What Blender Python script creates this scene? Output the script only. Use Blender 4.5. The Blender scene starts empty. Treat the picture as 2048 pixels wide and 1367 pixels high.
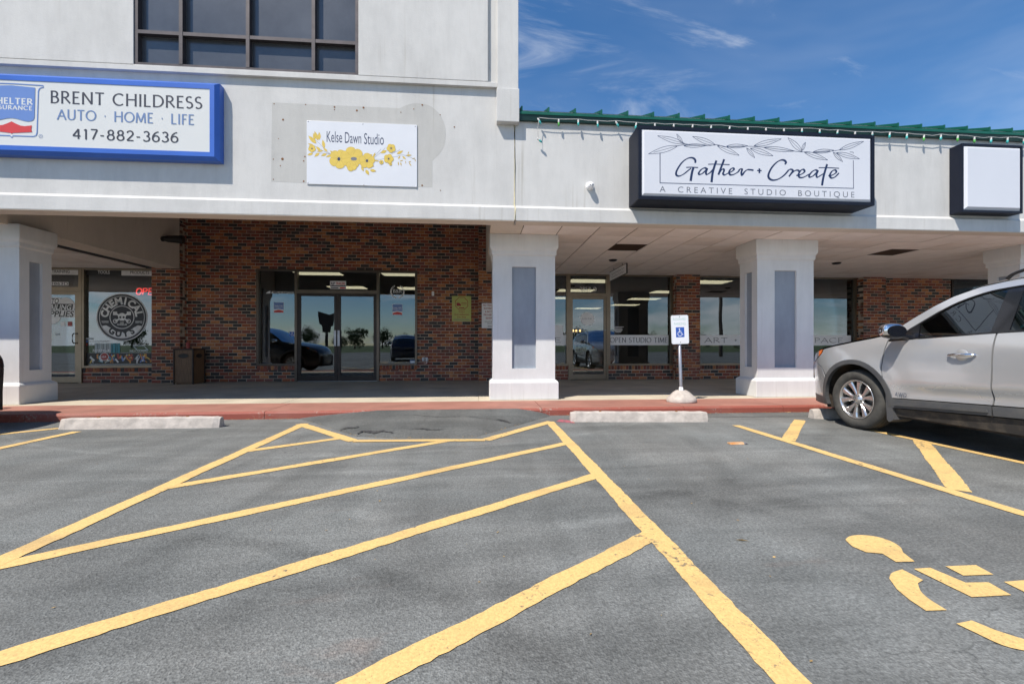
import bpy, bmesh, math, random
import numpy as np
from mathutils import Vector, Matrix
from mathutils.geometry import delaunay_2d_cdt

random.seed(7)
S = bpy.context.scene
COL = S.collection
R = math.radians

# ------------------------------------------------------------------ camera
F_PX, HOR, CAM_H = 850.0, 690.0, 1.02
TANY = 67.0 / 850.0
YAW = math.atan(TANY)
SN, CS = math.sin(YAW), math.cos(YAW)
cam_data = bpy.data.cameras.new('camera')
cam = bpy.data.objects.new('camera', cam_data)
COL.objects.link(cam)
cam_data.sensor_width = 36.0
cam_data.lens = 36.0 * F_PX / 2048.0
cam_data.shift_y = (HOR - 683.5) / 2048.0
cam_data.clip_start = 0.05
cam_data.clip_end = 3000.0
cam.location = (0, 0, CAM_H)
cam.rotation_euler = (R(90), 0, -YAW)
S.camera = cam

# ------------------------------------------------------------------ sky, sun, exposure
SUN_FROM = Vector((-0.50, -0.46, 1.0)).normalized()
elev = math.asin(SUN_FROM.z)
azim = math.atan2(SUN_FROM.x, SUN_FROM.y)
world = bpy.data.worlds.new('World')
S.world = world
world.use_nodes = True
wn, wl = world.node_tree.nodes, world.node_tree.links
wn.clear()
w_out = wn.new('ShaderNodeOutputWorld')
w_bg = wn.new('ShaderNodeBackground')
w_bg.inputs['Strength'].default_value = 0.115
sky = wn.new('ShaderNodeTexSky')
sky.sky_type = 'NISHITA'
sky.sun_disc = False
sky.sun_elevation = elev
sky.sun_rotation = azim
sky.air_density = 1.0
sky.dust_density = 0.1
sky.ozone_density = 4.0
tc = wn.new('ShaderNodeTexCoord')
sep = wn.new('ShaderNodeSeparateXYZ')
wl.new(tc.outputs['Generated'], sep.inputs[0])
# direction projected on a cloud layer plane: xy / (z + 0.25)
zadd = wn.new('ShaderNodeMath'); zadd.operation = 'ADD'; zadd.inputs[1].default_value = 0.22
wl.new(sep.outputs['Z'], zadd.inputs[0])
zmax = wn.new('ShaderNodeMath'); zmax.operation = 'MAXIMUM'; zmax.inputs[1].default_value = 0.05
wl.new(zadd.outputs[0], zmax.inputs[0])
dx = wn.new('ShaderNodeMath'); dx.operation = 'DIVIDE'
dy = wn.new('ShaderNodeMath'); dy.operation = 'DIVIDE'
wl.new(sep.outputs['X'], dx.inputs[0]); wl.new(zmax.outputs[0], dx.inputs[1])
wl.new(sep.outputs['Y'], dy.inputs[0]); wl.new(zmax.outputs[0], dy.inputs[1])
comb = wn.new('ShaderNodeCombineXYZ')
wl.new(dx.outputs[0], comb.inputs[0]); wl.new(dy.outputs[0], comb.inputs[1])
def cloud_noise(scale, rot, sx, sy, detail, dist, lo, hi, off):
    m = wn.new('ShaderNodeMapping')
    m.inputs['Rotation'].default_value = (0, 0, R(rot))
    m.inputs['Scale'].default_value = (sx, sy, 1)
    m.inputs['Location'].default_value = (off, off * 0.7, off * 0.3)
    wl.new(comb.outputs[0], m.inputs[0])
    n = wn.new('ShaderNodeTexNoise')
    n.inputs['Scale'].default_value = scale
    n.inputs['Detail'].default_value = detail
    n.inputs['Roughness'].default_value = 0.62
    n.inputs['Distortion'].default_value = dist
    wl.new(m.outputs[0], n.inputs['Vector'])
    r = wn.new('ShaderNodeMapRange')
    r.inputs['From Min'].default_value = lo
    r.inputs['From Max'].default_value = hi
    r.interpolation_type = 'SMOOTHSTEP'
    wl.new(n.outputs['Fac'], r.inputs['Value'])
    return r.outputs[0]
c1 = cloud_noise(1.5, 35, 1.0, 2.4, 9, 1.1, 0.52, 0.76, 3.1)   # wispy streaks
c2 = cloud_noise(0.8, 20, 1.0, 1.5, 5, 0.7, 0.43, 0.82, 8.4)   # soft veils
cm = wn.new('ShaderNodeMath'); cm.operation = 'MULTIPLY'; cm.inputs[1].default_value = 0.46
wl.new(c1, cm.inputs[0])
cm2 = wn.new('ShaderNodeMath'); cm2.operation = 'MULTIPLY_ADD'; cm2.inputs[1].default_value = 0.23
wl.new(c2, cm2.inputs[0]); wl.new(cm.outputs[0], cm2.inputs[2])
cc = wn.new('ShaderNodeMath'); cc.operation = 'MINIMUM'; cc.inputs[1].default_value = 0.8
wl.new(cm2.outputs[0], cc.inputs[0])
cmix = wn.new('ShaderNodeMixRGB')
cmix.inputs['Color2'].default_value = (5.2, 5.5, 6.0, 1)
wl.new(cc.outputs[0], cmix.inputs['Fac'])
hsv = wn.new('ShaderNodeHueSaturation'); hsv.inputs['Saturation'].default_value = 1.2; hsv.inputs['Value'].default_value = 0.95
wl.new(sky.outputs[0], hsv.inputs['Color'])
wl.new(hsv.outputs[0], cmix.inputs['Color1'])
# fair weather cumulus banked up low all round the horizon
cmap = wn.new('ShaderNodeMapping'); cmap.inputs['Scale'].default_value = (2.6, 2.6, 7.5); cmap.inputs['Location'].default_value = (1.7, 0.4, 0.2)
wl.new(tc.outputs['Generated'], cmap.inputs[0])
cn = wn.new('ShaderNodeTexNoise'); cn.inputs['Scale'].default_value = 1.6; cn.inputs['Detail'].default_value = 8; cn.inputs['Roughness'].default_value = 0.55; cn.inputs['Distortion'].default_value = 0.3
wl.new(cmap.outputs[0], cn.inputs['Vector'])
cr1 = wn.new('ShaderNodeMapRange'); cr1.interpolation_type = 'SMOOTHSTEP'; cr1.inputs['From Min'].default_value = 0.43; cr1.inputs['From Max'].default_value = 0.60
wl.new(cn.outputs['Fac'], cr1.inputs['Value'])
cr2 = wn.new('ShaderNodeMapRange'); cr2.interpolation_type = 'SMOOTHSTEP'; cr2.inputs['From Min'].default_value = 0.31; cr2.inputs['From Max'].default_value = 0.14
wl.new(sep.outputs['Z'], cr2.inputs['Value'])
cmu = wn.new('ShaderNodeMath'); cmu.operation = 'MULTIPLY'; wl.new(cr1.outputs[0], cmu.inputs[0]); wl.new(cr2.outputs[0], cmu.inputs[1])
cmix2 = wn.new('ShaderNodeMixRGB'); cmix2.inputs['Color2'].default_value = (9.0, 9.1, 9.3, 1)
wl.new(cmu.outputs[0], cmix2.inputs['Fac']); wl.new(cmix.outputs[0], cmix2.inputs['Color1'])
wl.new(cmix2.outputs[0], w_bg.inputs['Color'])
wl.new(w_bg.outputs[0], w_out.inputs['Surface'])

sun_data = bpy.data.lights.new('sun', 'SUN')
sun_data.energy = 4.2
sun_data.angle = R(0.53)
sun_data.color = (1.0, 0.935, 0.84)
sun = bpy.data.objects.new('sun', sun_data)
COL.objects.link(sun)
sun.rotation_euler = SUN_FROM.to_track_quat('Z', 'Y').to_euler()
sun.location = SUN_FROM * 60

S.view_settings.view_transform = 'Standard'
S.view_settings.look = 'None'
S.view_settings.exposure = 0.5
S.view_settings.gamma = 1.0
S.view_settings.use_curve_mapping = False
S.render.engine = 'CYCLES'
S.cycles.max_bounces = 12
S.cycles.diffuse_bounces = 8
S.cycles.transparent_max_bounces = 12
S.cycles.use_denoising = True

# ------------------------------------------------------------------ measured helpers: a picture point on a known plane
def wx(px, Y):
    t = (px - 1024.0) / F_PX
    d = Y / (CS - t * SN)
    return d * (SN + t * CS)
def wz(px, py, Y):
    t = (px - 1024.0) / F_PX
    d = Y / (CS - t * SN)
    return CAM_H + (HOR - py) / F_PX * d
def wp(px, py, Y):
    return (wx(px, Y), wz(px, py, Y))
def gp(px, py, z=0.0):
    t = (px - 1024.0) / F_PX
    d = F_PX * (CAM_H - z) / (py - HOR)
    return (d * (SN + t * CS), d * (CS - t * SN))

# ------------------------------------------------------------------ materials
MATS = {}
def nodes_of(m):
    m.use_nodes = True
    nt = m.node_tree
    return nt, nt.nodes, nt.links, nt.nodes['Principled BSDF']
def mat(name, col, rough=0.6, metal=0.0, var=0.12, scale=6.0, bump=0.0, bscale=150.0, spec=0.5,
        coat=0.0, col2=None, lo=0.35, hi=0.7, detail=6.0, bdist=0.01, stretch=None, emit=None, estr=0.0):
    m = bpy.data.materials.new(name)
    nt, n, l, b = nodes_of(m)
    b.inputs['Roughness'].default_value = rough
    b.inputs['Metallic'].default_value = metal
    b.inputs['Specular IOR Level'].default_value = spec
    b.inputs['Coat Weight'].default_value = coat
    b.inputs['Coat Roughness'].default_value = 0.05
    t = n.new('ShaderNodeTexCoord')
    vec = t.outputs['Object']
    if stretch:
        mp = n.new('ShaderNodeMapping'); mp.inputs['Scale'].default_value = stretch
        l.new(vec, mp.inputs[0]); vec = mp.outputs[0]
    nz = n.new('ShaderNodeTexNoise')
    nz.inputs['Scale'].default_value = scale
    nz.inputs['Detail'].default_value = detail
    nz.inputs['Roughness'].default_value = 0.6
    l.new(vec, nz.inputs['Vector'])
    rmp = n.new('ShaderNodeMapRange')
    rmp.inputs['From Min'].default_value = lo
    rmp.inputs['From Max'].default_value = hi
    l.new(nz.outputs['Fac'], rmp.inputs['Value'])
    mx = n.new('ShaderNodeMixRGB')
    c = Vector(col[:3])
    if col2 is None:
        c1 = c * (1 - var); c2 = c * (1 + var)
    else:
        c1, c2 = c, Vector(col2[:3])
    mx.inputs['Color1'].default_value = (*c1, 1)
    mx.inputs['Color2'].default_value = (*c2, 1)
    l.new(rmp.outputs[0], mx.inputs['Fac'])
    l.new(mx.outputs[0], b.inputs['Base Color'])
    if bump > 0:
        bn = n.new('ShaderNodeTexNoise')
        bn.inputs['Scale'].default_value = bscale
        bn.inputs['Detail'].default_value = 4
        l.new(t.outputs['Object'], bn.inputs['Vector'])
        bp = n.new('ShaderNodeBump')
        bp.inputs['Strength'].default_value = bump
        bp.inputs['Distance'].default_value = bdist
        l.new(bn.outputs['Fac'], bp.inputs['Height'])
        l.new(bp.outputs[0], b.inputs['Normal'])
    if emit:
        b.inputs['Emission Color'].default_value = (*emit, 1)
        b.inputs['Emission Strength'].default_value = estr
    MATS[name] = m
    return m

def stucco_mat(name, col, stain=0.12):
    m = bpy.data.materials.new(name)
    nt, n, l, b = nodes_of(m)
    b.inputs['Roughness'].default_value = 0.85
    b.inputs['Specular IOR Level'].default_value = 0.2
    t = n.new('ShaderNodeTexCoord')
    big = n.new('ShaderNodeTexNoise'); big.inputs['Scale'].default_value = 1.3; big.inputs['Detail'].default_value = 8
    big.inputs['Roughness'].default_value = 0.65
    l.new(t.outputs['Object'], big.inputs['Vector'])
    mp = n.new('ShaderNodeMapping'); mp.inputs['Scale'].default_value = (1.6, 1.6, 0.35)
    l.new(t.outputs['Object'], mp.inputs[0])
    strk = n.new('ShaderNodeTexNoise'); strk.inputs['Scale'].default_value = 3.0; strk.inputs['Detail'].default_value = 7
    strk.inputs['Roughness'].default_value = 0.7
    l.new(mp.outputs[0], strk.inputs['Vector'])
    ad = n.new('ShaderNodeMath'); ad.operation = 'ADD'
    l.new(big.outputs['Fac'], ad.inputs[0]); l.new(strk.outputs['Fac'], ad.inputs[1])
    mr = n.new('ShaderNodeMapRange'); mr.inputs['From Min'].default_value = 0.70; mr.inputs['From Max'].default_value = 1.15
    l.new(ad.outputs[0], mr.inputs['Value'])
    mx = n.new('ShaderNodeMixRGB')
    mx.inputs['Color1'].default_value = (*(Vector(col) * (1 - stain)), 1)
    mx.inputs['Color2'].default_value = (*(Vector(col) * (1 + stain * 0.35)), 1)
    l.new(mr.outputs[0], mx.inputs['Fac'])
    mp2 = n.new('ShaderNodeMapping'); mp2.inputs['Scale'].default_value = (11.0, 11.0, 0.30)
    l.new(t.outputs['Object'], mp2.inputs[0])
    s2 = n.new('ShaderNodeTexNoise'); s2.inputs['Scale'].default_value = 2.0; s2.inputs['Detail'].default_value = 5
    l.new(mp2.outputs[0], s2.inputs['Vector'])
    s2r = n.new('ShaderNodeMapRange'); s2r.inputs['From Min'].default_value = 0.60; s2r.inputs['From Max'].default_value = 0.80
    l.new(s2.outputs['Fac'], s2r.inputs['Value'])
    s3 = n.new('ShaderNodeTexNoise'); s3.inputs['Scale'].default_value = 0.7; s3.inputs['Detail'].default_value = 3
    l.new(t.outputs['Object'], s3.inputs['Vector'])
    s3r = n.new('ShaderNodeMapRange'); s3r.inputs['From Min'].default_value = 0.45; s3r.inputs['From Max'].default_value = 0.65
    l.new(s3.outputs['Fac'], s3r.inputs['Value'])
    sm_ = n.new('ShaderNodeMath'); sm_.operation = 'MULTIPLY'; l.new(s2r.outputs[0], sm_.inputs[0]); l.new(s3r.outputs[0], sm_.inputs[1])
    sm2 = n.new('ShaderNodeMath'); sm2.operation = 'MULTIPLY'; sm2.inputs[1].default_value = 0.7; l.new(sm_.outputs[0], sm2.inputs[0])
    mxs = n.new('ShaderNodeMixRGB'); mxs.inputs['Color2'].default_value = (col[0] * 0.70, col[1] * 0.67, col[2] * 0.61, 1)
    l.new(sm2.outputs[0], mxs.inputs['Fac']); l.new(mx.outputs[0], mxs.inputs['Color1'])
    l.new(mxs.outputs[0], b.inputs['Base Color'])
    f = n.new('ShaderNodeTexNoise'); f.inputs['Scale'].default_value = 60; f.inputs['Detail'].default_value = 7
    l.new(t.outputs['Object'], f.inputs['Vector'])
    f2 = n.new('ShaderNodeTexNoise'); f2.inputs['Scale'].default_value = 4; f2.inputs['Detail'].default_value = 3
    l.new(t.outputs['Object'], f2.inputs['Vector'])
    fa = n.new('ShaderNodeMath'); fa.operation = 'MULTIPLY_ADD'; fa.inputs[1].default_value = 1.5
    l.new(f2.outputs['Fac'], fa.inputs[0]); l.new(f.outputs['Fac'], fa.inputs[2])
    bp = n.new('ShaderNodeBump'); bp.inputs['Strength'].default_value = 0.2; bp.inputs['Distance'].default_value = 0.010
    l.new(fa.outputs[0], bp.inputs['Height']); l.new(bp.outputs[0], b.inputs['Normal'])
    return m

def asphalt_mat(name, base=0.182, seed=0.0, tracks=()):
    m = bpy.data.materials.new(name)
    nt, n, l, b = nodes_of(m)
    b.inputs['Roughness'].default_value = 0.8
    b.inputs['Specular IOR Level'].default_value = 0.35
    t = n.new('ShaderNodeTexCoord')
    def noise(scale, detail=6, stretch=(1, 1, 1), rot=0.0, rough=0.6, dist=0.0):
        mp = n.new('ShaderNodeMapping')
        mp.inputs['Scale'].default_value = stretch
        mp.inputs['Rotation'].default_value = (0, 0, R(rot))
        mp.inputs['Location'].default_value = (seed, seed, 0)
        l.new(t.outputs['Object'], mp.inputs[0])
        z = n.new('ShaderNodeTexNoise')
        z.inputs['Scale'].default_value = scale; z.inputs['Detail'].default_value = detail
        z.inputs['Roughness'].default_value = rough; z.inputs['Distortion'].default_value = dist
        l.new(mp.outputs[0], z.inputs['Vector'])
        return z.outputs['Fac']
    def rng(v, a, c, d, e):
        r = n.new('ShaderNodeMapRange')
        r.inputs['From Min'].default_value = a; r.inputs['From Max'].default_value = c
        r.inputs['To Min'].default_value = d; r.inputs['To Max'].default_value = e
        l.new(v, r.inputs['Value']); return r.outputs[0]
    def mul(a, c):
        x = n.new('ShaderNodeMath'); x.operation = 'MULTIPLY'
        l.new(a, x.inputs[0]); l.new(c, x.inputs[1]); return x.outputs[0]
    big = rng(noise(0.55, 5, dist=0.6), 0.3, 0.7, 0.82, 1.2)
    tyre = rng(noise(1.0, 5, (0.35, 2.6, 1), 12, dist=0.8), 0.38, 0.68, 0.80, 1.12)
    tyre2 = rng(noise(0.9, 5, (2.2, 0.3, 1), -8, dist=0.8), 0.36, 0.7, 0.82, 1.10)
    fine = rng(noise(70, 4, rough=0.7), 0.32, 0.68, 0.70, 1.30)
    vor = n.new('ShaderNodeTexVoronoi'); vor.inputs['Scale'].default_value = 130
    l.new(t.outputs['Object'], vor.inputs['Vector'])
    vsep = n.new('ShaderNodeSeparateColor'); l.new(vor.outputs['Color'], vsep.inputs[0])
    speck = rng(vsep.outputs[0], 0.0, 1.0, 0.80, 1.20)
    v = mul(mul(mul(big, tyre), tyre2), mul(fine, speck))
    if tracks:
        wob = noise(3.0, 4)
        msk = rng(noise(1.7, 5, dist=0.5), 0.35, 0.62, 0.25, 1.0)
        grain = rng(noise(38, 4), 0.35, 0.65, 0.4, 1.0)
        for (cx_, cy_, r_, w_, amt) in tracks:
            vd = n.new('ShaderNodeVectorMath'); vd.operation = 'DISTANCE'; vd.inputs[1].default_value = (cx_, cy_, 0)
            l.new(t.outputs['Object'], vd.inputs[0])
            a1 = n.new('ShaderNodeMath'); a1.operation = 'SUBTRACT'; a1.inputs[1].default_value = r_ + w_ * 0.5
            l.new(vd.outputs['Value'], a1.inputs[0])
            a2 = n.new('ShaderNodeMath'); a2.operation = 'MULTIPLY_ADD'; a2.inputs[1].default_value = w_ * 1.0; l.new(wob, a2.inputs[0]); l.new(a1.outputs[0], a2.inputs[2])
            a3 = n.new('ShaderNodeMath'); a3.operation = 'ABSOLUTE'; l.new(a2.outputs[0], a3.inputs[0])
            k = rng(a3.outputs[0], w_, w_ * 0.35, 0.0, 1.0)
            k = mul(mul(k, msk), grain)
            a4 = n.new('ShaderNodeMath'); a4.operation = 'MULTIPLY_ADD'; a4.inputs[1].default_value = amt; a4.inputs[2].default_value = 1.0; l.new(k, a4.inputs[0])
            v = mul(v, a4.outputs[0])
        # hairline cracks
        dv = n.new('ShaderNodeVectorMath'); dv.operation = 'MULTIPLY_ADD'; dv.inputs[1].default_value = (0.5, 0.5, 0.5)
        nzc = n.new('ShaderNodeTexNoise'); nzc.inputs['Scale'].default_value = 2.2; nzc.inputs['Detail'].default_value = 6
        l.new(t.outputs['Object'], nzc.inputs['Vector']); l.new(nzc.outputs['Color'], dv.inputs[0]); l.new(t.outputs['Object'], dv.inputs[2])
        vc = n.new('ShaderNodeTexVoronoi'); vc.feature = 'DISTANCE_TO_EDGE'; vc.inputs['Scale'].default_value = 0.42
        l.new(dv.outputs[0], vc.inputs['Vector'])
        ck = rng(vc.outputs['Distance'], 0.0005, 0.0026, 0.68, 1.0)
        ckm = rng(noise(0.6, 3), 0.50, 0.56, 0.0, 1.0)
        om = n.new('ShaderNodeMath'); om.operation = 'SUBTRACT'; om.inputs[0].default_value = 1.0; l.new(ck, om.inputs[1])
        oc = mul(om.outputs[0], ckm)
        o2 = n.new('ShaderNodeMath'); o2.operation = 'SUBTRACT'; o2.inputs[0].default_value = 1.0; l.new(oc, o2.inputs[1])
        v = mul(v, o2.outputs[0])
        # pale and dark blotches with their own outline
        bl = rng(noise(0.95, 7, (0.8, 1.7, 1), 20, 0.65, 1.5), 0.58, 0.70, 1.0, 1.22)
        b2 = rng(noise(1.35, 7, (0.8, 1.5, 1), -25, 0.65, 1.8), 0.58, 0.72, 1.0, 0.87)
        v = mul(v, mul(bl, b2))
    tone = rng(noise(0.8, 4, dist=0.4), 0.35, 0.7, 0.0, 1.0)
    mx = n.new('ShaderNodeMixRGB')
    mx.inputs['Color1'].default_value = (base * 0.96, base * 1.0, base * 0.965, 1)
    mx.inputs['Color2'].default_value = (base * 1.0, base * 1.0, base * 0.94, 1)
    l.new(tone, mx.inputs['Fac'])
    # rust coloured dirt stains
    st = rng(noise(1.1, 7, (0.5, 2.0, 1), 8, 0.7, 1.2), 0.62, 0.74, 0.0, 0.45)
    mx2 = n.new('ShaderNodeMixRGB'); mx2.inputs['Color2'].default_value = (base * 1.1, base * 0.82, base * 0.68, 1)
    l.new(st, mx2.inputs['Fac']); l.new(mx.outputs[0], mx2.inputs['Color1'])
    vm = n.new('ShaderNodeVectorMath'); vm.operation = 'SCALE'
    l.new(mx2.outputs[0], vm.inputs[0]); l.new(v, vm.inputs['Scale'])
    l.new(vm.outputs[0], b.inputs['Base Color'])
    bn = noise(110, 3)
    bad = n.new('ShaderNodeMath'); bad.operation = 'MULTIPLY_ADD'; bad.inputs[1].default_value = 0.7
    l.new(vor.outputs['Distance'], bad.inputs[0]); l.new(bn, bad.inputs[2])
    bp = n.new('ShaderNodeBump'); bp.inputs['Strength'].default_value = 0.7; bp.inputs['Distance'].default_value = 0.006
    l.new(bad.outputs[0], bp.inputs['Height']); l.new(bp.outputs[0], b.inputs['Normal'])
    return m

def paint_mat(name, col, under, wear_lo=0.65, wear_hi=0.72):
    """road paint that has worn through to the asphalt in cracks and chips"""
    m = bpy.data.materials.new(name)
    nt, n, l, b = nodes_of(m)
    b.inputs['Roughness'].default_value = 0.7
    t = n.new('ShaderNodeTexCoord')
    a = n.new('ShaderNodeTexNoise'); a.inputs['Scale'].default_value = 26; a.inputs['Detail'].default_value = 8
    a.inputs['Roughness'].default_value = 0.75
    l.new(t.outputs['Object'], a.inputs['Vector'])
    a2 = n.new('ShaderNodeTexNoise'); a2.inputs['Scale'].default_value = 1.6; a2.inputs['Detail'].default_value = 4
    l.new(t.outputs['Object'], a2.inputs['Vector'])
    s = n.new('ShaderNodeMath'); s.operation = 'MULTIPLY_ADD'; s.inputs[1].default_value = 0.4
    l.new(a2.outputs['Fac'], s.inputs[0]); 
    s0 = n.new('ShaderNodeMath'); s0.operation = 'MULTIPLY'; s0.inputs[1].default_value = 0.75
    l.new(a.outputs['Fac'], s0.inputs[0]); l.new(s0.outputs[0], s.inputs[2])
    r = n.new('ShaderNodeMapRange'); r.inputs['From Min'].default_value = wear_lo; r.inputs['From Max'].default_value = wear_hi
    l.new(s.outputs[0], r.inputs['Value'])
    c = n.new('ShaderNodeTexNoise'); c.inputs['Scale'].default_value = 90; c.inputs['Detail'].default_value = 5
    l.new(t.outputs['Object'], c.inputs['Vector'])
    cr = n.new('ShaderNodeMapRange'); cr.inputs['From Min'].default_value = 0.3; cr.inputs['From Max'].default_value = 0.7
    cr.inputs['To Min'].default_value = 0.84; cr.inputs['To Max'].default_value = 1.12
    l.new(c.outputs['Fac'], cr.inputs['Value'])
    vm = n.new('ShaderNodeVectorMath'); vm.operation = 'SCALE'; vm.inputs[0].default_value = col
    l.new(cr.outputs[0], vm.inputs['Scale'])
    pit = n.new('ShaderNodeMapRange'); pit.inputs['From Min'].default_value = 0.63; pit.inputs['From Max'].default_value = 0.70
    pit.inputs['To Max'].default_value = 0.65
    pn = n.new('ShaderNodeTexNoise'); pn.inputs['Scale'].default_value = 150; pn.inputs['Detail'].default_value = 3
    l.new(t.outputs['Object'], pn.inputs['Vector']); l.new(pn.outputs['Fac'], pit.inputs['Value'])
    # tyre dirt dragged across the paint
    dm = n.new('ShaderNodeMapping'); dm.inputs['Scale'].default_value = (0.7, 3.0, 1); dm.inputs['Rotation'].default_value = (0, 0, R(14))
    l.new(t.outputs['Object'], dm.inputs[0])
    dn = n.new('ShaderNodeTexNoise'); dn.inputs['Scale'].default_value = 1.3; dn.inputs['Detail'].default_value = 6
    l.new(dm.outputs[0], dn.inputs['Vector'])
    dr_ = n.new('ShaderNodeMapRange'); dr_.inputs['From Min'].default_value = 0.52; dr_.inputs['From Max'].default_value = 0.72; dr_.inputs['To Max'].default_value = 0.30
    l.new(dn.outputs['Fac'], dr_.inputs['Value'])
    m1 = n.new('ShaderNodeMath'); m1.operation = 'MAXIMUM'; l.new(r.outputs[0], m1.inputs[0]); l.new(pit.outputs[0], m1.inputs[1])
    m2 = n.new('ShaderNodeMath'); m2.operation = 'MAXIMUM'; l.new(m1.outputs[0], m2.inputs[0]); l.new(dr_.outputs[0], m2.inputs[1])
    mx = n.new('ShaderNodeMixRGB'); mx.inputs['Color2'].default_value = (*under, 1)
    l.new(m2.outputs[0], mx.inputs['Fac']); l.new(vm.outputs[0], mx.inputs['Color1'])
    l.new(mx.outputs[0], b.inputs['Base Color'])
    bp = n.new('ShaderNodeBump'); bp.inputs['Strength'].default_value = 0.5; bp.inputs['Distance'].default_value = 0.004
    l.new(c.outputs['Fac'], bp.inputs['Height']); l.new(bp.outputs[0], b.inputs['Normal'])
    return m

def glass_mat(name, tint=(0.45, 0.47, 0.47), refl=0.09, rough=0.0):
    m = bpy.data.materials.new(name)
    m.use_nodes = True
    nt = m.node_tree; n = nt.nodes; l = nt.links
    n.clear()
    o = n.new('ShaderNodeOutputMaterial')
    tr = n.new('ShaderNodeBsdfTransparent'); tr.inputs[0].default_value = (*tint, 1)
    g = n.new('ShaderNodeBsdfGlossy'); g.inputs['Roughness'].default_value = rough
    g.inputs['Color'].default_value = (0.84, 0.93, 1.0, 1)
    # faint waviness of float glass
    t = n.new('ShaderNodeTexCoord')
    nz = n.new('ShaderNodeTexNoise'); nz.inputs['Scale'].default_value = 1.1; nz.inputs['Detail'].default_value = 1
    l.new(t.outputs['Object'], nz.inputs['Vector'])
    bp = n.new('ShaderNodeBump'); bp.inputs['Strength'].default_value = 0.05; bp.inputs['Distance'].default_value = 0.02
    l.new(nz.outputs['Fac'], bp.inputs['Height']); l.new(bp.outputs[0], g.inputs['Normal'])
    fr = n.new('ShaderNodeFresnel'); fr.inputs['IOR'].default_value = 1.5
    mr = n.new('ShaderNodeMath'); mr.operation = 'MULTIPLY_ADD'; mr.inputs[1].default_value = 1.0; mr.inputs[2].default_value = refl
    l.new(fr.outputs[0], mr.inputs[0])
    mn = n.new('ShaderNodeMath'); mn.operation = 'MINIMUM'; mn.inputs[1].default_value = 0.95
    l.new(mr.outputs[0], mn.inputs[0])
    mx = n.new('ShaderNodeMixShader')
    l.new(mn.outputs[0], mx.inputs[0]); l.new(tr.outputs[0], mx.inputs[1]); l.new(g.outputs[0], mx.inputs[2])
    l.new(mx.outputs[0], o.inputs['Surface'])
    return m

STUCCO = stucco_mat('stucco_white', (0.59, 0.58, 0.56), 0.12)
STUCCO_COL = stucco_mat('stucco_column', (0.68, 0.68, 0.67), 0.09)
STUCCO_PATCH = stucco_mat('stucco_patch', (0.50, 0.49, 0.465), 0.10)
PANEL_GREY = stucco_mat('stucco_panel_grey', (0.30, 0.335, 0.385), 0.14)
BEIGE = stucco_mat('stucco_beige', (0.70, 0.63, 0.54), 0.08)
def circ(p, q, r_):
    (ax, ay), (bx_, by_), (cx_, cy_) = gp(*p), gp(*q), gp(*r_)
    d = 2 * (ax * (by_ - cy_) + bx_ * (cy_ - ay) + cx_ * (ay - by_))
    ux = ((ax ** 2 + ay ** 2) * (by_ - cy_) + (bx_ ** 2 + by_ ** 2) * (cy_ - ay) + (cx_ ** 2 + cy_ ** 2) * (ay - by_)) / d
    uy = ((ax ** 2 + ay ** 2) * (cx_ - bx_) + (bx_ ** 2 + by_ ** 2) * (ax - cx_) + (cx_ ** 2 + cy_ ** 2) * (bx_ - ax)) / d
    return ux, uy, math.hypot(ax - ux, ay - uy)
TRACKS = []
for p, q, r_, w_, a_ in (((1300, 1045), (1650, 1000), (2040, 975), 0.13, -0.30), ((1180, 1000), (1600, 962), (2040, 930), 0.09, -0.22), ((900, 1075), (1150, 1030), (1290, 1000), 0.12, -0.25),
                         ((0, 1240), (450, 1060), (1000, 960), 0.10, -0.24), ((640, 1110), (800, 1160), (960, 1240), 0.08, -0.34), ((0, 925), (400, 905), (900, 930), 0.10, 0.22), ((140, 900), (500, 915), (800, 905), 0.05, 0.28),
                         ((1100, 1330), (1300, 1200), (1420, 1080), 0.12, -0.25), ((1250, 1330), (1500, 1200), (1700, 1080), 0.11, -0.2)):
    TRACKS.append((*circ(p, q, r_), w_, a_))
ASPHALT = asphalt_mat('asphalt', tracks=TRACKS)
ASPHALT_NEW = asphalt_mat('asphalt_patch', 0.135, 4.4)
YELLOW = paint_mat('yellow_paint', (0.70, 0.465, 0.175), (0.13, 0.115, 0.09))
KERB_RED = paint_mat('red_kerb_paint', (0.30, 0.075, 0.05), (0.33, 0.26, 0.21), 0.64, 0.72)
RED_TOP = mat('red_walk_paint', (0.34, 0.155, 0.115), 0.8, var=0.16, scale=2.2, bump=0.2, bscale=90)
PINK = mat('pink_mark_paint', (0.42, 0.10, 0.13), 0.8, col2=(0.1, 0.09, 0.09), scale=16, lo=0.45, hi=0.65)
CONC = mat('concrete_walk', (0.52, 0.455, 0.35), 0.8, var=0.17, scale=1.4, bump=0.2, bscale=120, detail=9)
CONC_STOP = mat('concrete_stop', (0.47, 0.42, 0.375), 0.9, var=0.2, scale=9, bump=0.5, bscale=60, detail=9)
GRASS = mat('grass', (0.07, 0.10, 0.03), 0.95, var=0.35, scale=0.6, bump=0.4, bscale=20)
MORTAR = mat('mortar', (0.52, 0.43, 0.34), 0.95, var=0.18, scale=14, bump=0.3, bscale=160)
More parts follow.
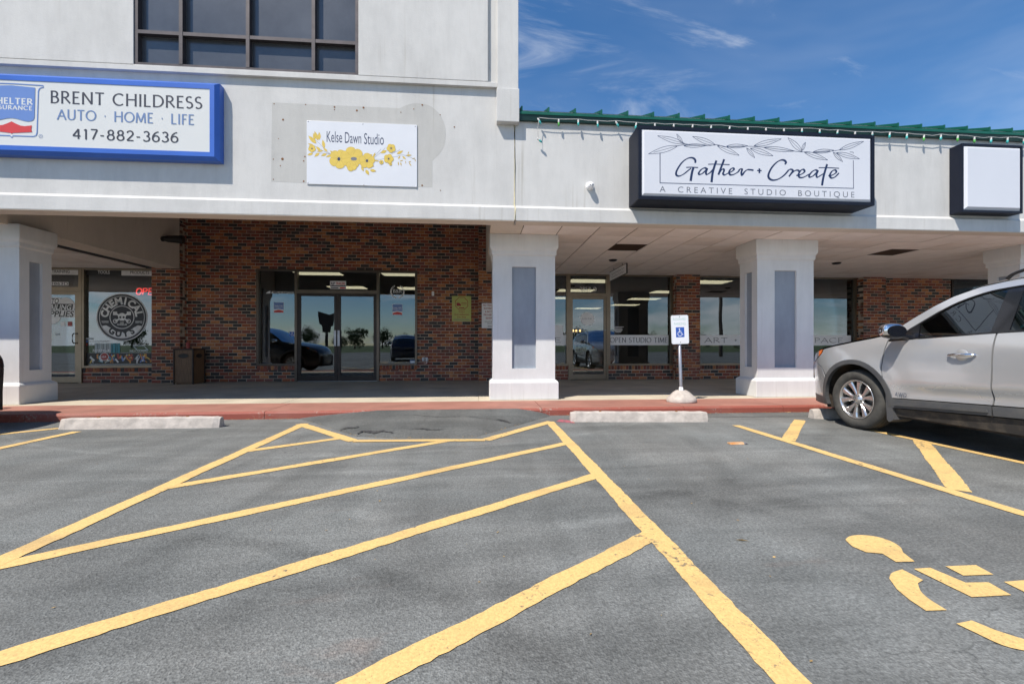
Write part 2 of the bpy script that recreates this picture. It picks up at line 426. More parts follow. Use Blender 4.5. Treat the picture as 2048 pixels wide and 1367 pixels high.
BRICKS = [
    mat('brick_red', (0.316, 0.089, 0.055), 0.8, col2=(0.158, 0.055, 0.041), scale=9, bump=0.4, bscale=90),
    mat('brick_rust', (0.433, 0.141, 0.055), 0.8, col2=(0.196, 0.067, 0.034), scale=9, bump=0.4, bscale=90),
    mat('brick_black', (0.034, 0.033, 0.034), 0.7, col2=(0.078, 0.060, 0.052), scale=9, bump=0.4, bscale=90),
    mat('brick_tan', (0.559, 0.236, 0.096), 0.8, col2=(0.278, 0.112, 0.048), scale=9, bump=0.4, bscale=90),
    mat('brick_brown', (0.222, 0.075, 0.048), 0.8, col2=(0.084, 0.041, 0.034), scale=12, bump=0.4, bscale=90),
    mat('brick_plum', (0.284, 0.113, 0.087), 0.8, col2=(0.139, 0.064, 0.055), scale=9, bump=0.4, bscale=90)]
TILE = mat('ceiling_tile', (0.86, 0.79, 0.73), 0.9, var=0.07, scale=2.0, bump=0.15, bscale=160)
TILE_B = mat('ceiling_tile_stained', (0.79, 0.71, 0.64), 0.9, var=0.10, scale=1.5, bump=0.15, bscale=160)
TBAR = mat('ceiling_grid', (0.12, 0.085, 0.06), 0.7)
BROWN_HOLE = mat('brown_void', (0.045, 0.022, 0.008), 0.9)
BRONZE = mat('bronze_aluminium', (0.155, 0.125, 0.10), 0.42, 0.75, var=0.12, scale=5)
BRONZE_DK = mat('dark_bronze', (0.050, 0.040, 0.036), 0.45, 0.6, var=0.15, scale=5)
CHAMP = mat('champagne_aluminium', (0.27, 0.215, 0.155), 0.42, 0.7, var=0.10, scale=5)
GREYFRAME = mat('weathered_frame', (0.065, 0.057, 0.062), 0.55, 0.45, var=0.2, scale=8)
GLASS = glass_mat('shop_glass')
GLASS_DK = glass_mat('car_glass', (0.16, 0.18, 0.17), 0.06)
UPGLASS = mat('tinted_upper_glass', (0.07, 0.075, 0.085), 0.22, 0.0, var=0.25, scale=1.3, spec=0.9)
GREEN = mat('green_metal_roof', (0.012, 0.125, 0.08), 0.38, 0.25, var=0.15, scale=4)
GREEN_DK = mat('green_metal_trim', (0.006, 0.035, 0.028), 0.38, 0.25, var=0.15, scale=4)
CAULK = mat('yellowed_caulk', (0.62, 0.56, 0.36), 0.7, var=0.2, scale=9)
WHITE = mat('white_vinyl', (0.86, 0.86, 0.87), 0.45, var=0.03)
SIGNFACE = mat('sign_acrylic', (0.66, 0.67, 0.71), 0.25, var=0.02, scale=1)
SIGNFACE_W = mat('sign_acrylic_warm', (0.68, 0.68, 0.655), 0.3, var=0.02, scale=1)
BANNER = mat('sign_panel_white', (0.70, 0.71, 0.74), 0.35, var=0.03, scale=2)
NAVY = mat('navy_ink', (0.010, 0.026, 0.085), 0.5, var=0.05)
INK = mat('dark_ink', (0.025, 0.027, 0.045), 0.5, var=0.05)
GREYINK = mat('grey_ink', (0.16, 0.17, 0.20), 0.5, var=0.05)
BLUEINK = mat('slate_blue_ink', (0.13, 0.21, 0.40), 0.5, var=0.05)
LOGOBLUE = mat('logo_blue', (0.135, 0.235, 0.53), 0.4, var=0.03)
LOGORED = mat('logo_red', (0.62, 0.045, 0.04), 0.4, var=0.03)
BLUEBOX = mat('blue_sign_cabinet', (0.045, 0.14, 0.52), 0.38, 0.1, var=0.08, scale=2)
BLACKBOX = mat('black_sign_cabinet', (0.008, 0.011, 0.022), 0.5, 0.0, spec=0.25, var=0.1, scale=2)
YELLEAF = mat('print_yellow', (0.72, 0.52, 0.09), 0.4, var=0.06, scale=14)
YELDK = mat('print_ochre', (0.42, 0.27, 0.04), 0.4, var=0.05)
BLACK = mat('black_plastic', (0.014, 0.014, 0.015), 0.45, var=0.15)
WOODGRAIN = mat('brown_bin_laminate', (0.20, 0.115, 0.06), 0.5, col2=(0.11, 0.062, 0.033), scale=8, stretch=(6, 6, 0.6))
RUST = mat('rust_stain', (0.22, 0.10, 0.035), 0.9, var=0.3, scale=30)
GALV = mat('galvanised_post', (0.40, 0.40, 0.43), 0.4, 0.7, var=0.12, scale=12)
HCBLUE = mat('sign_blue', (0.03, 0.11, 0.46), 0.4, var=0.03)
FADEGREEN = mat('faded_green_ink', (0.42, 0.62, 0.55), 0.6, col2=(0.62, 0.70, 0.68), scale=60)
NOTICE = mat('yellow_green_notice', (0.50, 0.52, 0.14), 0.5, var=0.04)
REDINK = mat('red_ink', (0.36, 0.03, 0.03), 0.5, var=0.05)
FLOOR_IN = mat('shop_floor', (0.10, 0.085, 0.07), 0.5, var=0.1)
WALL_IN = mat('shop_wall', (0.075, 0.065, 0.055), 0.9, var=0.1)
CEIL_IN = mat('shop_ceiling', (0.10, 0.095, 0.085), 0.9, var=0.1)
TROFFER = mat('fluorescent_panel', (0.8, 0.76, 0.6), 0.5, emit=(1.0, 0.86, 0.58), estr=2.2)
NEON = mat('neon_red', (0.6, 0.03, 0.03), 0.5, emit=(1.0, 0.06, 0.05), estr=5.0)
WARMBULB = mat('warm_bulb', (0.8, 0.6, 0.3), 0.5, emit=(1.0, 0.55, 0.2), estr=9.0)

# ------------------------------------------------------------------ object helpers
def link(o):
    COL.objects.link(o); return o
def tag(o, label=None, cat=None, group=None, kind=None):
    if label: o['label'] = label
    if cat: o['category'] = cat
    if group: o['group'] = group
    if kind: o['kind'] = kind
    return o
def empty(name, loc=(0, 0, 0), label=None, cat=None, group=None, kind=None, rotz=0.0):
    o = bpy.data.objects.new(name, None)
    o.empty_display_size = 0.2
    o.location = loc; o.rotation_euler = (0, 0, rotz)
    link(o); tag(o, label, cat, group, kind)
    return o
def put(name, me, parent=None, mats=None):
    o = bpy.data.objects.new(name, me)
    link(o)
    if parent is not None:
        o.parent = parent
    return o

class MB:
    """collects shapes; build() links them as one mesh object. World coordinates unless the parent is moved."""
    def __init__(self):
        self.v, self.f, self.m, self.sm = [], [], [], []
    def add(self, verts, faces, mi=0, smooth=False):
        k = len(self.v)
        self.v += [tuple(p) for p in verts]
        for f in faces:
            self.f.append(tuple(k + i for i in f)); self.m.append(mi); self.sm.append(smooth)
    def box(self, x0, x1, y0, y1, z0, z1, mi=0, bev=0.0):
        if bev > 0:
            b = min(bev, 0.45 * min(x1 - x0, y1 - y0, z1 - z0))
            pts, fs = [], []
            bm = bmesh.new()
            bmesh.ops.create_cube(bm, size=1.0)
            for v in bm.verts:
                v.co = Vector(((x0 + x1) / 2 + v.co.x * (x1 - x0), (y0 + y1) / 2 + v.co.y * (y1 - y0), (z0 + z1) / 2 + v.co.z * (z1 - z0)))
            bmesh.ops.bevel(bm, geom=bm.edges[:] , offset=b, segments=2, affect='EDGES', profile=0.6)
            bm.verts.index_update()
            self.add([v.co[:] for v in bm.verts], [[v.index for v in f.verts] for f in bm.faces], mi)
            bm.free(); return
        v = [(x0, y0, z0), (x1, y0, z0), (x1, y1, z0), (x0, y1, z0), (x0, y0, z1), (x1, y0, z1), (x1, y1, z1), (x0, y1, z1)]
        f = [(3, 2, 1, 0), (4, 5, 6, 7), (0, 1, 5, 4), (1, 2, 6, 5), (2, 3, 7, 6), (3, 0, 4, 7)]
        self.add(v, f, mi)
    def quad(self, a, b, c, d, mi=0):
        self.add([a, b, c, d], [(0, 1, 2, 3)], mi)
    def prism(self, prof, a0, a1, axis='X', mi=0):
        """closed profile of (u,w) pairs swept along an axis"""
        n = len(prof)
        def P(u, w, a):
            return {'X': (a, u, w), 'Y': (u, a, w), 'Z': (u, w, a)}[axis]
        v = [P(u, w, a0) for u, w in prof] + [P(u, w, a1) for u, w in prof]
        f = [tuple(range(n))[::-1], tuple(range(n, 2 * n))]
        for i in range(n):
            j = (i + 1) % n
            f.append((i, j, n + j, n + i))
        self.add(v, f, mi)
    def tube(self, pts, r, seg=8, mi=0, cap=True):
        pts = [Vector(p) for p in pts]
        n = len(pts)
        rings = []
        up = Vector((0, 0, 1))
        for i, p in enumerate(pts):
            d = (pts[min(i + 1, n - 1)] - pts[max(i - 1, 0)]).normalized()
            a = d.cross(up)
            if a.length < 1e-3: a = d.cross(Vector((1, 0, 0)))
            a.normalize(); b = d.cross(a).normalized()
            rr = r[i] if isinstance(r, (list, tuple)) else r
            rings.append([p + (a * math.cos(2 * math.pi * k / seg) + b * math.sin(2 * math.pi * k / seg)) * rr for k in range(seg)])
        v = [q for ring in rings for q in ring]
        f = []
        for i in range(n - 1):
            for k in range(seg):
                k2 = (k + 1) % seg
                f.append((i * seg + k, i * seg + k2, (i + 1) * seg + k2, (i + 1) * seg + k))
        self.add(v, f, mi, True)
        if cap:
            self.add([q[:] for q in rings[0]], [tuple(range(seg))], mi)
            self.add([q[:] for q in rings[-1]], [tuple(range(seg))], mi)
    def lathe(self, prof, c=(0, 0, 0), axis='Z', seg=24, mi=0, smooth=True):
        """profile of (radius, height) pairs turned round an axis through c"""
        v, f = [], []
        for r_, h_ in prof:
            for k in range(seg):
                a = 2 * math.pi * k / seg
                u, w = r_ * math.cos(a), r_ * math.sin(a)
                p = {'Z': (u, w, h_), 'Y': (u, h_, w), 'X': (h_, u, w)}[axis]
                v.append((c[0] + p[0], c[1] + p[1], c[2] + p[2]))
        n = len(prof)
        for i in range(n - 1):
            for k in range(seg):
                k2 = (k + 1) % seg
                f.append((i * seg + k, i * seg + k2, (i + 1) * seg + k2, (i + 1) * seg + k))
        self.add(v, f, mi, smooth)
    def mesh(self, name, mats):
        me = bpy.data.meshes.new(name)
        me.from_pydata(self.v, [], self.f)
        if not isinstance(mats, (list, tuple)): mats = [mats]
        for m in mats: me.materials.append(m)
        me.polygons.foreach_set('material_index', self.m)
        me.polygons.foreach_set('use_smooth', self.sm)
        me.update()
        return me
    def build(self, name, mats, parent=None):
        return put(name, self.mesh(name, mats), parent)

def box_obj(name, x0, x1, y0, y1, z0, z1, m, parent=None, bev=0.0):
    b = MB(); b.box(x0, x1, y0, y1, z0, z1, 0, bev)
    return b.build(name, m, parent)

# ------------------------------------------------------------------ flat print on facades (plane facing -Y)
_tmp = bpy.data.curves.new('tmp_text', 'FONT')
_tmpo = bpy.data.objects.new('tmp_text', _tmp)
link(_tmpo)
def text_geo(body, bold=0.0, shear=0.0, spacing=1.0):
    _tmp.body = body; _tmp.size = 1.0; _tmp.offset = bold; _tmp.shear = shear; _tmp.space_character = spacing
    _tmp.resolution_u = 4; _tmp.fill_mode = 'FRONT'; _tmp.extrude = 0.0
    bpy.context.view_layer.update()
    dg = bpy.context.evaluated_depsgraph_get()
    me = bpy.data.meshes.new_from_object(_tmpo.evaluated_get(dg))
    v = [(p.co.x, p.co.y) for p in me.vertices]
    f = [tuple(p.vertices) for p in me.polygons]
    bpy.data.meshes.remove(me)
    return v, f
_capv, _ = text_geo('H')
CAP = max(p[1] for p in _capv) - min(p[1] for p in _capv)

def arc(cx, cy, rx, ry, a0, a1, n=14):
    return [(cx + rx * math.cos(R(a0 + (a1 - a0) * i / n)), cy + ry * math.sin(R(a0 + (a1 - a0) * i / n))) for i in range(n + 1)]
def ST(x): return [(x, 0), (x, 1)]
GLYPH = {
 'A': (0.74, [[(0.02, 0), (0.37, 1)], [(0.36, 1), (0.72, 0)], [(0.15, 0.34), (0.60, 0.34)]], [(0.02, 0), (0.72, 0)]),
 'B': (0.60, [ST(0.10), [(0.10, 1)] + arc(0.28, 0.765, 0.20, 0.235, 90, -90) + [(0.10, 0.53)], [(0.10, 0.53)] + arc(0.30, 0.265, 0.24, 0.265, 90, -90) + [(0.10, 0)]], [(0.10, 0), (0.10, 1)]),
 'C': (0.78, [arc(0.44, 0.5, 0.40, 0.5, 48, 312, 24)], []),
 'D': (0.80, [ST(0.10), [(0.10, 1)] + arc(0.30, 0.5, 0.44, 0.5, 90, -90, 20) + [(0.10, 0)]], [(0.10, 0), (0.10, 1)]),
 'E': (0.54, [ST(0.10), [(0.10, 1), (0.50, 1)], [(0.10, 0.53), (0.43, 0.53)], [(0.10, 0), (0.52, 0)]], [(0.10, 0), (0.10, 1)]),
 'F': (0.50, [ST(0.10), [(0.10, 1), (0.48, 1)], [(0.10, 0.53), (0.41, 0.53)]], [(0.10, 0), (0.10, 1)]),
 'G': (0.82, [arc(0.44, 0.5, 0.40, 0.5, 48, 318, 24), [(0.73, 0.42), (0.73, 0.1)]], [(0.73, 0.42)]),
 'H': (0.80, [ST(0.10), ST(0.70), [(0.10, 0.53), (0.70, 0.53)]], [(0.10, 0), (0.10, 1), (0.70, 0), (0.70, 1)]),
 'I': (0.22, [ST(0.11)], [(0.11, 0), (0.11, 1)]),
 'L': (0.52, [ST(0.10), [(0.10, 0), (0.50, 0)]], [(0.10, 0), (0.10, 1)]),
 'M': (0.94, [[(0.08, 0), (0.14, 1)], [(0.14, 1), (0.47, 0.05)], [(0.47, 0.05), (0.80, 1)], [(0.80, 1), (0.86, 0)]], [(0.08, 0), (0.86, 0)]),
 'N': (0.80, [ST(0.10), [(0.10, 1), (0.70, 0)], ST(0.70)], [(0.10, 0), (0.70, 1)]),
 'O': (0.90, [arc(0.45, 0.5, 0.41, 0.5, 0, 360, 32)], []),
 'P': (0.58, [ST(0.10), [(0.10, 1)] + arc(0.28, 0.74, 0.24, 0.26, 90, -90) + [(0.10, 0.48)]], [(0.10, 0), (0.10, 1)]),
 'Q': (0.90, [arc(0.45, 0.5, 0.41, 0.5, 0, 360, 32), [(0.45, 0.1), (0.60, -0.12), (0.85, -0.2)]], []),
 'R': (0.66, [ST(0.10), [(0.10, 1)] + arc(0.28, 0.75, 0.23, 0.25, 90, -90) + [(0.10, 0.50)], [(0.28, 0.50), (0.64, 0)]], [(0.10, 0), (0.10, 1)]),
 'S': (0.54, [arc(0.27, 0.755, 0.20, 0.245, 45, 235, 14) + arc(0.26, 0.255, 0.22, 0.255, 68, -140, 16)], []),
 'T': (0.66, [ST(0.33), [(0.02, 1), (0.64, 1)]], [(0.33, 0)]),
 'U': (0.76, [[(0.10, 1)] + arc(0.38, 0.30, 0.28, 0.30, 180, 360, 16) + [(0.66, 1)]], [(0.10, 1), (0.66, 1)]),
 '1': (0.42, [ST(0.24), [(0.24, 1), (0.10, 0.88)]], [(0.24, 0)]),
 '2': (0.56, [arc(0.27, 0.73, 0.21, 0.27, 165, -30, 14) + [(0.05, 0.02)], [(0.05, 0.02), (0.52, 0.02)]], []),
 '3': (0.54, [arc(0.25, 0.76, 0.19, 0.24, 150, -85, 14), arc(0.25, 0.265, 0.23, 0.265, 88, -150, 16)], []),
 '4': (0.60, [[(0.42, 0), (0.42, 1)], [(0.42, 1), (0.03, 0.30)], [(0.03, 0.30), (0.57, 0.30)]], []),
 '5': (0.54, [[(0.46, 1), (0.15, 1)], [(0.15, 1), (0.12, 0.58)], arc(0.24, 0.31, 0.24, 0.31, 115, -145, 16)], []),
 '6': (0.58, [arc(0.29, 0.30, 0.23, 0.30, 0, 360, 22), arc(0.53, 0.33, 0.47, 0.68, 95, 180, 12)], []),
 '7': (0.54, [[(0.04, 1), (0.50, 1)], [(0.50, 1), (0.18, 0)]], []),
 '8': (0.58, [arc(0.29, 0.77, 0.18, 0.23, 0, 360, 20), arc(0.29, 0.27, 0.23, 0.27, 0, 360, 22)], []),
 '-': (0.40, [[(0.06, 0.40), (0.32, 0.40)]], []),
 '.': (0.42, [[(0.17, 0.46), (0.25, 0.46)], [(0.17, 0.52), (0.25, 0.52)]], []),
 '+': (0.50, [[(0.25, 0.25), (0.25, 0.72)], [(0.10, 0.50), (0.40, 0.50)]], []),
 '&': (0.80, [[(0.72, 0.0), (0.22, 0.66)] + arc(0.34, 0.80, 0.15, 0.19, 215, -30, 12) + [(0.22, 0.46)] + arc(0.28, 0.24, 0.23, 0.24, 130, 330, 14) + [(0.66, 0.50)]], []),
 ' ': (0.36, [], []),
}

def spline(pts, sub=6):
    out = []
    n = len(pts)
    if n < 3: return list(pts)
    for i in range(n - 1):
        p0, p1, p2, p3 = pts[max(i - 1, 0)], pts[i], pts[i + 1], pts[min(i + 2, n - 1)]
        for k in range(sub):
            t = k / sub
            out.append(tuple(0.5 * ((2 * b) + (-a + c) * t + (2 * a - 5 * b + 4 * c - d) * t * t + (-a + 3 * b - 3 * c + d) * t ** 3)
                             for a, b, c, d in zip(p0, p1, p2, p3)))
    out.append(tuple(pts[-1]))
    return out

class Flat:
    """print drawn as thin flat shapes at plane Y (facing -Y); every shape sits a hair in front of the last"""
    def __init__(self, Y, step=0.0003):
        self.Y, self.k, self.step = Y, 0, 0.000012
        self.mb = MB()
    def lay(self):
        self.k += 1
        return self.Y - self.k * self.step
    def poly(self, pts, mi=0):
        y = self.lay()
        self.mb.add([(a, y, b) for a, b in pts], [tuple(range(len(pts)))], mi)
    def ribbon(self, pts, w, mi=0, closed=False):
        y = self.lay()
        P = [Vector(p) for p in pts]
        n = len(P)
        v = []
        for i in range(n):
            if closed: d = P[(i + 1) % n] - P[i - 1]
            else: d = P[min(i + 1, n - 1)] - P[max(i - 1, 0)]
            if d.length < 1e-9: d = Vector((1, 0))
            d.normalize()
            ww = w(d, i / max(n - 1, 1)) if callable(w) else w
            nn = Vector((-d.y, d.x)) * ww / 2
            yy = y - i * 3e-7
            v += [(P[i].x + nn.x, yy, P[i].y + nn.y), (P[i].x - nn.x, yy, P[i].y - nn.y)]
        f = [(2 * i, 2 * i + 1, 2 * i + 3, 2 * i + 2) for i in range(n - 1)]
        if closed: f.append((2 * n - 2, 2 * n - 1, 1, 0))
        self.mb.add(v, f, mi)
    def disc(self, cx, cz, rx, rz=None, mi=0, seg=28):
        rz = rx if rz is None else rz
        self.poly([(cx + rx * math.cos(2 * math.pi * i / seg), cz + rz * math.sin(2 * math.pi * i / seg)) for i in range(seg)], mi)
    def ring(self, cx, cz, r, w, mi=0, seg=48):
        self.ribbon([(cx + r * math.cos(2 * math.pi * i / seg), cz + r * math.sin(2 * math.pi * i / seg)) for i in range(seg)], w, mi, True)
    def rect(self, x0, x1, z0, z1, mi=0):
        self.poly([(x0, z0), (x1, z0), (x1, z1), (x0, z1)], mi)
    def text(self, body, x, z, h, width=None, align='L', bold=0.0, shear=0.0, spacing=1.0, rot=0.0, mi=0, xs=1.0):
        v, f = text_geo(body, bold, shear, spacing)
        if not v: return
        x0 = min(p[0] for p in v); x1 = max(p[0] for p in v)
        sc = h / CAP
        sx = sc * xs if width is None else width / max(x1 - x0, 1e-6)
        off = {'L': x0, 'C': (x0 + x1) / 2, 'R': x1}[align]
        y = self.lay()
        c, s = math.cos(rot), math.sin(rot)
        out = []
        for p in v:
            a, b = (p[0] - off) * sx, p[1] * sc
            out.append((x + a * c - b * s, y, z + a * s + b * c))
        self.mb.add(out, f, mi)
    def serif(self, body, x, z, h, width, thick=0.13, thin=0.045, ser=0.16, pen=18, gap=0.10, mi=0, slope=0.0, onspace=None):
        tot = sum(GLYPH[c][0] + gap for c in body) - gap
        sx = width / tot
        cur = 0.0
        pa = R(pen)
        def w(d, t):
            return h * (thin + (thick - thin) * abs(math.sin(math.atan2(d.y, d.x) - pa)))
        for c in body:
            adv, strokes, sers = GLYPH[c]
            if c == ' ' and onspace: onspace()
            def P(p): 
                xx = x + (cur + p[0]) * sx
                return (xx, z + p[1] * h + slope * (xx - x))
            for s_ in strokes:
                self.ribbon([P(p) for p in s_], w, mi)
            if ser > 0:
                for q in sers:
                    self.ribbon([P((q[0] - ser / 2, q[1])), P((q[0] + ser / 2, q[1]))], h * thin * 1.1, mi)
            cur += adv + gap
    def leaf(self, a, b, bulge, w, mi=0, fill=None, mid=True, n=10):
        a, b = Vector(a), Vector(b)
        d = b - a; nrm = Vector((-d.y, d.x))
        up, dn = [], []
        for i in range(n + 1):
            t = i / n
            k = bulge * math.sin(math.pi * t ** 0.85) 
            up.append(tuple(a + d * t + nrm * k)); dn.append(tuple(a + d * t - nrm * k))
        if fill is not None: self.poly(up + dn[::-1][1:-1], fill)
        if w:
            self.ribbon(up, w, mi); self.ribbon(dn, w, mi)
            if mid: self.ribbon([tuple(a), tuple(a + d * 0.82)], w * 0.8, mi)
    def build(self, name, mats, parent=None):
        return self.mb.build(name, mats, parent)
    def cut(self, name, mats, parent=None):
        o = self.mb.build(name, mats, parent); self.mb = MB(); return o
# ================================================================== SETTING
YF, YFW, YC, YW = 6.34, 6.385, 7.11, 11.10     # fascia lip, fascia wall, column face, shop wall
ZK, ZS = 0.105, 2.89                            # walkway level, soffit level
YK = 6.12                                       # kerb face
XL, XR = -16.0, 20.0

# ---- ground
g = MB()
def ground_z(x, y): return 0.0
g.quad((-60, -38, 0), (60, -38, 0), (60, 60, 0), (-60, 60, 0))
lot = g.build('parking_lot', ASPHALT); tag(lot, 'grey worn asphalt parking lot in front of the shops', 'parking lot', kind='structure')
g = MB(); g.quad((-900, -900, -0.02), (900, -900, -0.02), (900, 900, -0.02), (-900, 900, -0.02))
tag(g.build('grass_field', GRASS), 'green open ground beyond the parking lot', 'ground', kind='structure')

def stripe(pts, name='painted_line', z=0.004, m=None):
    b = MB()
    b.add([(x, y, z) for x, y in pts], [tuple(range(len(pts)))])
    return b.build(name, m or YELLOW, lot)
def line(a, b_, w=0.112, z=0.004, name='painted_line', n=1):
    a, b_ = Vector(a), Vector(b_)
    d = (b_ - a).normalized(); nn = Vector((-d.y, d.x)) * w / 2
    L = (b_ - a).length
    k = max(2, int(L / 0.035))
    left, right = [], []
    for i in range(k + 1):
        p = a + (b_ - a) * i / k
        j1, j2 = random.gauss(0, 0.0022) + 0.003 * math.sin(i * 0.31 + a.x * 9), random.gauss(0, 0.0022) + 0.003 * math.sin(i * 0.23 + a.y * 5)
        left.append(tuple(p + nn + nn.normalized() * j1)); right.append(tuple(p - nn + nn.normalized() * j2))
    b = MB()
    v = [(x, y, z) for x, y in left] + [(x, y, z) for x, y in right]
    f = [(i, k + 1 + i, k + 2 + i, i + 1) for i in range(k)]
    b.add(v, f)
    return b.build(name, YELLOW, lot)

# hatched aisle in the middle
apex, f1, f2, f3 = gp(600, 848), gp(708, 882), gp(970, 880), gp(1102, 843)
line((0.945, f3[1] + 0.0), (0.945, -7.0), z=0.0045)
line((-2.25, apex[1] + 0.03), (-2.25, -7.0), z=0.0045)
line(apex, f1, 0.12, 0.0052); line(f1, f2, 0.10, 0.0058); line(f2, f3, 0.12, 0.0052)
def on_front(x):
    for a, b_ in ((apex, f1), (f1, f2), (f2, f3)):
        if a[0] <= x <= b_[0]:
            return a[1] + (b_[1] - a[1]) * (x - a[0]) / (b_[0] - a[0])
    return 9
for k, y9 in enumerate((6.5, 5.45, 4.35, 3.25, 2.2, 1.13, 0.06, -1.0, -2.1)):
    x0, x1 = -2.25, 0.93
    pts = []
    xs = np.linspace(x0, x1, 200)
    ok = [x for x in xs if y9 + 0.71 * (x - 0.9) <= on_front(x) + 0.02]
    if not ok: continue
    # keep the run that starts at the left border
    run = [ok[0]]
    for x in ok[1:]:
        if x - run[-1] < 0.03: run.append(x)
        else: break
    line((run[0], y9 + 0.71 * (run[0] - 0.9)), (run[-1], y9 + 0.71 * (run[-1] - 0.9)), 0.098, 0.0038)
# right hand stall and hatching
line((3.26, 5.16), (3.36, -7.0), 0.105, 0.0045)
line((4.70, 4.75), (4.74, -2.0), 0.105, 0.0045)
line((3.30, 4.30), (4.36, 5.46), 0.13, 0.0038)
line((3.36, 2.72), (4.74, 4.22), 0.13, 0.0038)
line((3.40, 1.1), (4.74, 2.6), 0.13, 0.0038)
# left hand stall
line((-4.72, 5.40), (-4.72, -7.0), 0.105, 0.0045)
line((-5.10, 5.66), (-5.95, 4.85), 0.105, 0.0038)
line((-4.74, 3.7), (-6.2, 2.3), 0.105, 0.0038)
# wheelchair symbol on the asphalt
def zq(x, y): return gp(1400 + x / 2.41, 800 + y / 2.41)
def sym(pts): stripe([zq(x, y) for x, y in pts], 'wheelchair_marking', 0.0045)
sym(spline([(700, 675), (722, 658), (775, 652), (850, 660), (920, 682), (965, 710), (978, 735)], 4) + [(1035, 780), (945, 782), (880, 742), (800, 735), (735, 707)])
sym([(1030, 815), (1110, 810), (1280, 882), (1390, 880), (1500, 942), (1310, 952)])
sym([(1183, 803), (1330, 797), (1415, 843), (1270, 848)])
sym(spline([(912, 862), (925, 835), (975, 818)], 4) + [(1075, 870)] + spline([(1050, 885), (1065, 925), (1110, 965), (1190, 1015)], 4) + [(1090, 1018)] + spline([(1010, 965), (950, 915)], 2))
sym([(1465, 878), (1590, 868), (1700, 925), (1640, 960), (1562, 926)])
sym(spline([(1235, 1080), (1310, 1065)], 2) + spline([(1420, 1110), (1562, 1155), (1690, 1178)], 4) + spline([(1690, 1230), (1562, 1210), (1460, 1185), (1350, 1135)], 4))

# ---- asphalt wedge ramped up to the kerb
def zr(x, y): return (600 + x / 3.657, 780 + y / 3.657)
front = [gp(*zr(*p)) for p in ((-30, 205), (150, 250), (290, 300), (420, 338), (700, 350), (1000, 350), (1290, 340), (1430, 300), (1560, 265), (1720, 218), (1830, 190))]
fx = np.array([p[0] for p in front]); fy = np.array([p[1] for p in front])
x0r, x1r = fx[0], fx[-1]
NX, NY = 60, 16
v, f = [], []
for i in range(NX + 1):
    x = x0r + (x1r - x0r) * i / NX
    yf = float(np.interp(x, fx, fy))
    u = (x - x0r) / (x1r - x0r)
    topz = 0.103 * min(1.0, max(0.0, (u - 0.02) / 0.30)) ** 0.8 * min(1.0, max(0.0, (1.0 - u) / 0.13)) ** 0.7
    for j in range(NY + 1):
        t = j / NY
        y = yf + (YK - 0.003 - yf) * t
        edge = min(1.0, t * 6)
        z = 0.003 + topz * (0.10 * edge ** 0.5 + 0.90 * t ** 0.9) + 0.006 * math.sin(x * 7 + y * 3) * edge * (1 - t) * topz / 0.1
        v.append((x, y, z if t > 0 else 0.001))
for i in range(NX):
    for j in range(NY):
        a = i * (NY + 1) + j
        f.append((a, a + NY + 1, a + NY + 2, a + 1))
b = MB(); b.add(v, f, 0, True)
ramp = b.build('asphalt_ramp', ASPHALT_NEW)
tag(ramp, 'smooth dark asphalt wedge ramping up to the red kerb', 'ramp', kind='structure')
# crumbled lip and cracks where the wedge meets the old surface
CRACK = mat('asphalt_crack', (0.022, 0.022, 0.026), 0.9, col2=(0.09, 0.085, 0.08), scale=35, lo=0.4, hi=0.7)
def ramp_z(x, y):
    yf = float(np.interp(x, fx, fy)); u = (x - x0r) / (x1r - x0r)
    topz = 0.103 * min(1.0, max(0.0, (u - 0.02) / 0.30)) ** 0.8 * min(1.0, max(0.0, (1.0 - u) / 0.13)) ** 0.7
    t = max(0.0, min(1.0, (y - yf) / (YK - 0.003 - yf)))
    return 0.003 + topz * (0.10 * min(1.0, t * 6) ** 0.5 + 0.90 * t ** 0.9) + 0.010
def crack(pts, w0):
    P_ = [gp(*zr(*p)) for p in pts]
    dense = spline(P_, 8); b = MB(); v = []
    for i, p in enumerate(dense):
        q = dense[min(i + 1, len(dense) - 1)]; o_ = dense[max(i - 1, 0)]
        d = Vector((q[0] - o_[0], q[1] - o_[1])).normalized(); n_ = Vector((-d.y, d.x))
        for s_ in (-1, 1):
            w = w0 * random.uniform(0.15, 1.0) * (0.3 + 0.7 * math.sin(math.pi * (i + 0.5) / len(dense)))
            x, y = p[0] + n_.x * s_ * w, p[1] + n_.y * s_ * w
            v.append((x, y, ramp_z(x, y)))
    b.add(v, [(2 * i, 2 * i + 1, 2 * i + 3, 2 * i + 2) for i in range(len(dense) - 1)])
    b.build('crack', CRACK, ramp)
crack([(285, 300), (340, 292), (400, 296), (425, 290)], 0.03)
crack([(420, 330), (470, 318), (540, 325), (600, 320), (680, 330)], 0.05)
crack([(790, 312), (870, 306), (960, 312), (1060, 308)], 0.02)
crack([(640, 236), (820, 228), (1000, 240), (1200, 236), (1400, 246), (1520, 258)], 0.010)
crack([(1440, 246), (1490, 250), (1540, 258)], 0.03)
# darker patch of newer sealer beside the kerb
b = MB(); b.add([(2.95, 5.75, 0.003), (4.8, 5.72, 0.003), (4.8, YK - 0.002, 0.003), (2.9, YK - 0.002, 0.003)], [(0, 1, 2, 3)])
b.build('sealer_strip', ASPHALT_NEW, lot)
b = MB(); pk = [gp(1112, 843), gp(1120, 838), gp(1147, 842), gp(1150, 846)]
b.add([(x, y, 0.003) for x, y in pk], [(0, 1, 2, 3)]); b.build('pink_paint_mark', PINK, lot)

